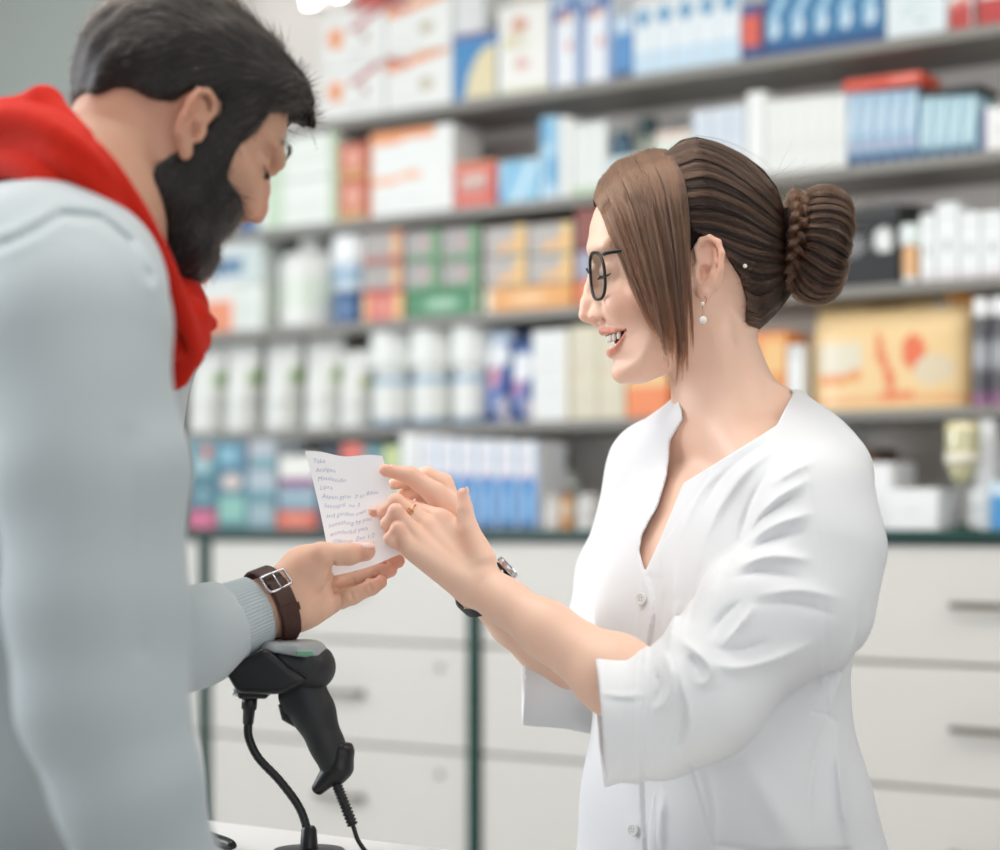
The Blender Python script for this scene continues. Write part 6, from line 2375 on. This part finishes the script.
def fur(v, q, n, flow, ln, lift_, r, seed, name, parent, curl=0.25):
    g = np.random.default_rng(seed)
    a, b, c = v[q[:, 0]], v[q[:, 1]], v[q[:, 3]]
    nn = np.cross(b - a, c - a)
    ar = np.linalg.norm(nn, axis=1) + 1e-9
    i = g.choice(len(q), n, p=ar / ar.sum())
    p = a[i] + (b[i] - a[i]) * g.random((n, 1)) + (c[i] - a[i]) * g.random((n, 1))
    N_ = nn[i] / ar[i][:, None]
    F_ = flow(p)
    F_ = F_ - N_ * (F_ * N_).sum(1)[:, None]
    F_ /= np.linalg.norm(F_, axis=1)[:, None] + 1e-9
    F_ = F_ + g.normal(0, curl, (n, 3))
    L = ln(p)[:, None] * (0.6 + 0.7 * g.random((n, 1)))
    t = np.linspace(0, 1, 6)[None, :, None]
    P = p[:, None] - N_[:, None] * 1.0 + (F_ * L)[:, None] * t + (N_ * L * lift_)[:, None] * t * (1.4 - t)
    strands(name, to_world(hw(P)), r, M_hairm, parent)


def hflow(p):
    f = np.tile(np.array([-0.55, 0, -0.75]), (len(p), 1))
    top = sstep(50, 100, p[:, 2])[:, None]
    fr = sstep(20, 70, p[:, 0])[:, None]
    f = f * (1 - top) + np.array([-0.75, -0.35, 0.15]) * top
    return f * (1 - fr * .6) + fr * .6 * np.array([0.45, -0.5, -0.35])


fur(av_, aq_, 9000, hflow, lambda p: 10 + 14 * sstep(0, 90, p[:, 2]), 0.16, 0.00016, 5, 'hair_strands', hairm, 0.14)
fur(cv_, cq_, 5200, lambda p: np.tile(np.array([0.25, 0, -1.0]), (len(p), 1)), lambda p: 8 + 0 * p[:, 0], 0.5, 0.00013, 6, 'beard_hairs', beard, 0.45)
P_ = []
for s in (-1, 1):
    for i in range(220):
        t = rng.random()
        b = np.array([99.5 - 14 * t ** 1.6, (12 + 38 * t) * s, 46 + 5 * math.sin(t * 2.4) - 3 * t + rng.normal(0, 2)])
        d = np.array([-1.5 * t, 4.5 * s, 2 - 4 * t])
        P_.append(np.array([b, b + d, b + d * 2]))
strands('eyebrows', to_world(hw(np.array(P_))), 0.00016, M_hairm, man)
m = MB()
for s in (-1, 1):
    for t in np.linspace(0, 1, 22):
        b = np.array([88.5 - 5 * (2 * t - 1) ** 2, (22 + 24 * t) * s, 18.5])
        e = b + np.array([8, s * 2 * t, -4.0])
        m.tube([to_world(hw(b)), to_world(hw((b + e) / 2 + (0, 0, -1.2))), to_world(hw(e))], [.0003, .00025, .0001], 4)
m.build('eyelashes', M_lash, man)

# ---- wrist watch strap
wm = empty('wristwatch'); wm.parent = man
wc = W(271, 606.5, 1903)
s1 = unit(np.cross(axm, (0, 1, 0.0))); s2 = np.cross(axm, s1)
if s2[1] > 0:
    s1, s2 = -s1, -s2
# s2 faces the camera
ra, rb = 36.0, 31.0


def band(t0, t1, hw_, off0, off1, n=40, shift=0.0):
    V0, Fc = [], []
    for i, t in enumerate(np.linspace(t0, t1, n)):
        p = wc + s1 * ra * math.cos(t) + s2 * rb * math.sin(t)
        n_ = unit(s1 * math.cos(t) / ra + s2 * math.sin(t) / rb)
        for (h, r) in ((-1, off0), (-1, off1 - .6), (-.88, off1), (.88, off1), (1, off1 - .6), (1, off0)):
            V0.append(to_world(p + axm * (h * hw_ + shift) + n_ * r))
    for i in range(n - 1):
        for k in range(6):
            Fc.append((i * 6 + k, i * 6 + (k + 1) % 6, (i + 1) * 6 + (k + 1) % 6, (i + 1) * 6 + k))
    Fc.append(tuple(range(5, -1, -1))); Fc.append(tuple((n - 1) * 6 + k for k in range(6)))
    return V0, Fc


m = MB(); m.add(*band(0, 2 * math.pi, 10, 0.3, 2.6, 64)); m.build('strap', M_leather, wm)
up_s = 1 if s1[2] > 0 else -1
tb0 = math.radians(62 if up_s > 0 else 118)
m = MB(); m.add(*band(tb0 - .05 * up_s, tb0 + up_s * 1.45, 9.4, 2.6, 4.8, 30)); m.build('strap_end', M_leather, wm)
m = MB(); m.add(*band(tb0 + up_s * .62, tb0 + up_s * .80, 10.6, 2.6, 6.2, 8)); m.build('strap_keeper', M_leather, wm)
p_ = lambda t, h, r: to_world(wc + s1 * (ra + r) * math.cos(t) + s2 * (rb + r) * math.sin(t) + axm * h)
tA, tB = tb0 - .22 * up_s, tb0 + .16 * up_s
m = MB(); m.tube(spline([p_(tB, 12.5, 5), p_(tA, 12.8, 5.2), p_(tA - .04 * up_s, 11, 5.4), p_(tA - .05 * up_s, 0, 5.6), p_(tA - .04 * up_s, -11, 5.4), p_(tA, -12.8, 5.2), p_(tB, -12.5, 5), p_(tB + .02 * up_s, 0, 3.6), p_(tB, 12.5, 5)], 60), 0.0013, 8); m.build('buckle', M_steel, wm, True)
m = MB(); m.tube([p_(tB, 0, 5), p_(tA - .05 * up_s, 0, 6.6)], 0.0008, 8); m.build('buckle_pin', M_steel, wm, True)
m = MB(); q_ = -math.pi / 2
m.lathe([(.0001, 0), (.018, 0), (.0185, .003), (.017, .008), (.0001, .0085)], (0, 0, 0), 32); o = m.build('watch_case', M_steel, wm, True, 40)
o.location = to_world(wc - s2 * (rb + 1.5)); o.rotation_euler = Vector(-s2).to_track_quat('Z', 'Y').to_euler()

# ---- trousers and shoes below the frame
tr_ = Field((-560, 1380, -1245), (-150, 2010, -380), 10)
HP_ = W(-115, 930, 1600)
HP_ = np.array([-330.0, 1560.0, -420.0])
ld = np.array([-.3, .95, 0])
for s in (1, -1):
    hip = HP_ + ld * 85 * s
    tr_.chain([hip, hip + (10, -20, -380), hip + (-20, -30, -775)], [92, 72, 60], k=20)
tr_.chain([TR[-1] + (0, -20, 30), HP_], [122, 125], k=60, flat=((-.3, 1, 0), 1.15))
zv, zq = tr_.mesh(1)
fast_mesh('trousers', to_world(zv), zq, M_jeans, man)
for s in (1, -1):
    fs = Field((-560, 1350, -1275), (-100, 1850, -1180), 6)
    hip = HP_ + ld * 85 * s
    fs.cap(hip + (-25, -30, -812), hip + np.array([125, 15, -832]), 46, 36, k=10)
    fs.op(lambda X, Y, Z: -1269.0 - Z + 0 * X + 0 * Y, mode='and')
    sv, sq = fs.mesh(1)
    fast_mesh('shoe', to_world(sv), sq, M_shoe, man)
# ------------------------------------------------------------------ the note
M_paper = mat('note_paper', (250, 250, 252), 0.8, bump=0.05, bscale=300)
M_ink = mat('blue_ink', (160, 166, 202), 0.7)
TL, TRc, BR, BL = W(305, 451, 1956), W(382.5, 456, 1951), W(405.5, 551, 1926), W(332, 576, 1917)


def paper_pt(u, v, off=0.0):
    """u right, v down"""
    p = TL * (1 - u) * (1 - v) + TRc * u * (1 - v) + BR * u * v + BL * (1 - u) * v
    bend = 5 * math.sin(math.pi * u) * (v - .25) + 3.0 * math.sin(math.pi * u) * (1 - v)
    p = p + np.array([0, 1, 0]) * (4.0 * math.sin(math.pi * u) + 5 * math.sin(math.pi * v)) * 0.8
    p = p + np.array([0.22, 0, -1]) * bend * 0.8
    p = p + np.array([1.6 * math.sin(math.pi * v) * (1 - u), 0, 1.2 * math.sin(3 * math.pi * u) * (1 - v)])
    return p + np.array([0, -1, 0]) * off


m = MB()
nu, nv = 26, 32
V0, Fc = [], []
for sd_ in (0, 1):
    for j in range(nv):
        for i in range(nu):
            V0.append(to_world(paper_pt(i / (nu - 1), j / (nv - 1), -0.2 * sd_)))
N = nu * nv
for j in range(nv - 1):
    for i in range(nu - 1):
        q = (j * nu + i, (j + 1) * nu + i, (j + 1) * nu + i + 1, j * nu + i + 1)
        Fc.append(q); Fc.append(tuple(x + N for x in q[::-1]))
ring = [i for i in range(nu)] + [j * nu + nu - 1 for j in range(1, nv)] + [(nv - 1) * nu + i for i in range(nu - 2, -1, -1)] + [j * nu for j in range(nv - 2, 0, -1)]
Fc += [(ring[k], ring[(k + 1) % len(ring)], ring[(k + 1) % len(ring)] + N, ring[k] + N) for k in range(len(ring))]
m.add(V0, Fc)
note = m.build('handwritten_note', M_paper, None, True, 40)
tag(note, 'white handwritten note held between the man’s thumb and her fingertips', 'note')
# handwriting: the built-in letters slanted and pulled onto the sheet
lines = ['Take', 'Analgen', 'Masalazofin', 'Lipra', 'Aspen gyno  7 to 8dim', 'lisinopril  no 3', 'and ganden own times', 'something by you', 'wonderfull yasa', 'Glibizon  Exo 1/2', 'Acidyon           1']
mi = MB()
for k, tx in enumerate(lines):
    cu = bpy.data.curves.new('tmp', 'FONT')
    cu.body = tx
    cu.size = 1.0
    cu.shear = 0.35
    cu.offset = -0.012
    cu.resolution_u = 2
    to = bpy.data.objects.new('tmp', cu); COL.objects.link(to)
    dg = bpy.context.evaluated_depsgraph_get()
    me = to.evaluated_get(dg).to_mesh()
    vs_ = np.array([v.co[:] for v in me.vertices])
    fs_ = [tuple(p.vertices) for p in me.polygons]
    to.evaluated_get(dg).to_mesh_clear()
    bpy.data.objects.remove(to); bpy.data.curves.remove(cu)
    if not len(vs_):
        continue
    P3 = []
    for (x, y, _) in vs_:
        u = 0.06 + x * 0.082 + 0.01 * math.sin(k * 3.1)
        v = 0.095 + k * 0.0745 - y * 0.052 + 0.006 * math.sin(x * 1.7 + k) - x * 0.0012
        P3.append(to_world(paper_pt(min(u, .985), v, 0.12)))
    mi.add(P3, fs_)
mi.build('handwriting', M_ink, note)

# ------------------------------------------------------------------ barcode scanner on its gooseneck stand
M_rub = mat('scanner_rubber', (34, 35, 37), 0.5, bump=0.1, bscale=1500)
M_hood = mat('scanner_hood', (18, 18, 20), 0.35)
M_grey = mat('scanner_grey_top', (150, 154, 156), 0.35)
M_led = mat('green_led', (110, 160, 135), 0.3)
YS = 1885.0
base_p = to_world(W(309, 850, YS)); base_p[2] = ZC
scn = empty('barcode_scanner', tuple(to_world(W(310, 700, YS))))
tag(scn, 'black handheld barcode scanner propped on a gooseneck stand below his wrist', 'scanner')
so = to_world(W(310, 700, YS))


def sobj(F_, name, material, parent, sm=1):
    v, q = F_.mesh(sm)
    return fast_mesh(name, to_world(v) - so, q, material, parent)


S = lambda px, py, dy=0: W(px, py, YS + dy)
Fh = Field(S(220, 705, -60), S(335, 636, 60), 1.4)
Fh = Field((-270, YS - 62, -182), (-150, YS + 62, -92), 1.4)


def frustum(polyA, yA, polyB, yB):
    A = np.array([S(*p) for p in polyA])[:, [0, 2]]
    B = np.array([S(*p) for p in polyB])[:, [0, 2]]

    def fn(X, Y, Z):
        t = np.clip((Y - (YS + yA)) / (yB - yA), 0, 1)
        d = None
        n = len(A)
        for i in range(n):
            a0, a1, b0, b1 = A[i], A[(i + 1) % n], B[i], B[(i + 1) % n]
            px, pz = a0[0] + (b0[0] - a0[0]) * t, a0[1] + (b0[1] - a0[1]) * t
            qx, qz = a1[0] + (b1[0] - a1[0]) * t, a1[1] + (b1[1] - a1[1]) * t
            ex, ez = qx - px, qz - pz
            L = np.sqrt(ex * ex + ez * ez)
            e = ((X - px) * (-ez) + (Z - pz) * ex) / L
            d = e if d is None else smax(d, e, 5)
        return smax(d, np.abs(Y - YS - (yA + yB) / 2) - (yB - yA) / 2, 6)
    return fn


# hood: wedge that opens to the left
HF = [(227.5, 666), (242, 690.5), (286, 692), (311.5, 678), (270, 645.5)]
HF = HF[::-1] if False else HF
chk_ = frustum(HF, -34, HF, 34)
tst = chk_(np.array([S(268, 672)[0]]), np.array([YS]), np.array([S(268, 672)[2]]))
if tst[0] > 0:
    HF = HF[::-1]
Fh.op(frustum(HF, -36, HF, 36))
Fh.op(lambda X, Y, Z: frustum([(p[0] - 9, p[1] + 3) for p in HF], -28, [(p[0] - 9, p[1] + 3) for p in HF], 28)(X, Y, Z) + 3 + np.maximum(0, (X - S(250, 680)[0])) * 2.0, k=2, mode='cut')
sobj(Fh, 'hood', M_hood, scn)
Fb = Field((-265, YS - 60, -185), (-150, YS + 60, -90), 1.4)
Fb.chain([S(288, 664), S(306, 664), S(314, 668)], [26, 24, 20], k=8, flat=((0, 1, 0), 1.25))
Fb.op(lambda X, Y, Z: (Z - S(300, 646)[2]) + 0 * X + 0 * Y, k=6, mode='and')
Fb.op(lambda X, Y, Z: (S(278, 665)[0] - X) * 0.9 + (Z - S(278, 665)[2]) * -0.25 + 0 * Y, k=5, mode='and')
sobj(Fb, 'scanner_head', M_rub, scn)
Ft = Field((-250, YS - 55, -130), (-155, YS + 55, -90), 1.3)
Ft.chain([S(280, 655), S(300, 654), S(313, 657)], [20, 20, 15], k=8, flat=((0, 1, 0), 1.7))
Ft.op(lambda X, Y, Z: np.maximum(Z - S(300, 640.5)[2], S(300, 654)[2] - Z + (X - S(300, 652)[0]) * -0.15) + 0 * Y, k=3, mode='and')
sobj(Ft, 'top_shell', M_grey, scn)
m = MB(); c = to_world(S(305, 653, -37)) - so; m.box(c + (-.008, -.004, -.0025), c + (.008, .002, .0025), 0.001); m.build('indicator_window', M_led, scn)
Fg = Field((-215, YS - 40, -265), (-135, YS + 40, -130), 1.4)
Fg.chain([S(304, 690), S(313, 712), S(327, 745), S(335, 766)], [21, 20.5, 16, 14.5], k=6, kk=6, flat=((0, 1, 0), 0.85))
Fg.cap(S(290, 697), S(292, 706), 11, 10, k=7)
sobj(Fg, 'handle', M_rub, scn)
Fe = Field((-200, YS - 36, -275), (-135, YS + 36, -205), 1.3)
Fe.chain([S(341, 752), S(339, 768), S(337, 777)], [13, 13, 8], k=4, flat=((0, 1, 0), 1.0))
Fe.chain([S(331, 774), S(318, 789)], [11, 6.5], k=3, flat=((0.6, 0, 0.8), 0.8))
sobj(Fe, 'handle_foot', M_hood, scn)
m = MB(); m.tube([to_world(S(284, 703, 0)) - so, to_world(S(288, 716, 0)) - so, to_world(S(297, 724, 0)) - so], [.006, .007, .004], 10); m.build('trigger', M_hood, scn, True)
# cable with its ribbed strain relief
cab = spline([to_world(S(336, 783)) - so, to_world(S(344, 803)) - so, to_world(S(353, 826)) - so, to_world(S(359, 842)) - so, to_world(S(372, 856, -10)) - so, to_world(S(395, 857, -60)) - so, to_world(S(380, 862, -120)) - so], 80)
cab[:, 2] = np.maximum(cab[:, 2], ZC + .0032 - so[2])
m = MB(); m.tube(cab, 0.0022, 8); m.build('cable', M_hood, scn, True)
rr = [0.0046 + 0.0008 * (1 if k % 3 else -1) for k in range(40)]
m = MB(); m.tube(spline(cab[:27], 40), rr, 12); m.build('strain_relief', M_hood, scn, True)
# stand
st = empty('scanner_stand', tuple(base_p))
tag(st, 'black gooseneck stand with round foot on the white service counter', 'stand')
bo = base_p
nk = spline([to_world(S(*q)) - bo for q in ((248, 722), (249, 738), (258.5, 758), (280, 781), (299, 807), (307, 830), (309, 850))], 60)
m = MB(); m.tube(nk, [0.0040 + 0.0003 * (k % 2) for k in range(60)], 12); m.build('gooseneck', M_hood, st, True)
m = MB(); m.tube([to_world(S(250, 694)) - bo, to_world(S(249, 709)) - bo, to_world(S(249, 710)) - bo, to_world(S(248, 724)) - bo], [.0075, .0072, .0058, .0050], 16); m.build('collar', M_hood, st, True)
m = MB(); c = to_world(S(253, 693.5)) - bo; m.box(c + (-.013, -.014, -.004), c + (.015, .014, .0045), .002); m.build('clip', M_hood, st)
m = MB(); m.tube([to_world(S(241, 693)) - bo, to_world(S(233, 692.5)) - bo], .0035, 12); m.build('screw', M_steel, st, True)
m = MB(); m.lathe([(.0001, 0), (.036, 0), (.037, .004), (.033, .009), (.0085, .011), (.0072, .028), (.0050, .031), (.0001, .031)], (0, 0, .0004), 40); m.build('foot', M_hood, st, True, 40)
# short black lead on the counter
c0 = counter_point(196, 838); c1 = counter_point(216, 846); c2 = counter_point(234, 852)
m = MB(); m.tube(spline([c0 + (0, 0, .006), c1 + (0, 0, .0062), c2 + (0, 0, .006)], 14), [.005, .006, .006, .006, .006, .006, .006, .006, .006, .006, .006, .0055, .005, .003], 12)
o = m.build('cable_plug', M_hood, None, True); tag(o, 'short black cable plug lying on the counter beside the sweater', 'cable')
# ------------------------------------------------------------------ light and camera
def area(name, loc, target, sx, sy, power, col=(255, 255, 255)):
    l = bpy.data.lights.new(name, 'AREA')
    l.shape = 'RECTANGLE'; l.size = sx; l.size_y = sy; l.energy = power
    l.color = tuple(lin(col))
    o = bpy.data.objects.new(name, l); COL.objects.link(o)
    o.location = loc
    o.rotation_euler = (Vector(target) - Vector(loc)).to_track_quat('-Z', 'Y').to_euler()
    return o


wd = bpy.data.worlds.new('daylight'); SC.world = wd; wd.use_nodes = True
bg = wd.node_tree.nodes['Background']
bg.inputs['Color'].default_value = (0.93, 0.97, 1.0, 1)
bg.inputs['Strength'].default_value = 0.33
# shop window daylight from the left, behind the counter
area('window_light', (-3.0, 2.6, 2.2), (0.2, 1.9, 1.2), 2.4, 1.8, 92, (244, 249, 255))
# overhead area lights
area('overhead_light', (0.5, 2.2, 2.72), (0.7, 4.0, 1.2), 2.6, 0.4, 10, (255, 252, 246))
area('overhead_light', (1.7, 1.4, 2.70), (1.3, 3.2, 1.3), 1.6, 0.5, 20, (255, 251, 244))
area('overhead_light', (-0.6, 2.0, 2.72), (-0.6, 2.02, 0.0), 1.4, 0.4, 12, (255, 252, 246))  # added above the counter to brighten its top and the shoulders
area('overhead_light', (-0.45, 1.25, 2.70), (-0.15, 1.95, 1.2), 1.0, 0.4, 8.5, (255, 252, 247))  # added to brighten the hands and the note
# added fill from behind the viewer, brightens the shelf interior
area('front_fill', (0.9, -1.15, 1.5), (0.6, 3.0, 1.5), 3.2, 1.7, 20, (250, 251, 255))

cam = bpy.data.cameras.new('camera'); co = bpy.data.objects.new('camera', cam); COL.objects.link(co)
co.location = (0, 0, CAMH); co.rotation_euler = (math.pi / 2, 0, 0)
cam.sensor_width = 36; cam.lens = 72.0; cam.shift_y = 0.1
cam.clip_start = 0.05; cam.clip_end = 40
cam.dof.use_dof = True; cam.dof.focus_distance = 1.95; cam.dof.aperture_fstop = 2.3
SC.camera = co
vs = SC.view_settings
vs.view_transform = 'Standard'; vs.look = 'None'; vs.exposure = 0.05; vs.gamma = 1.0; vs.use_curve_mapping = False
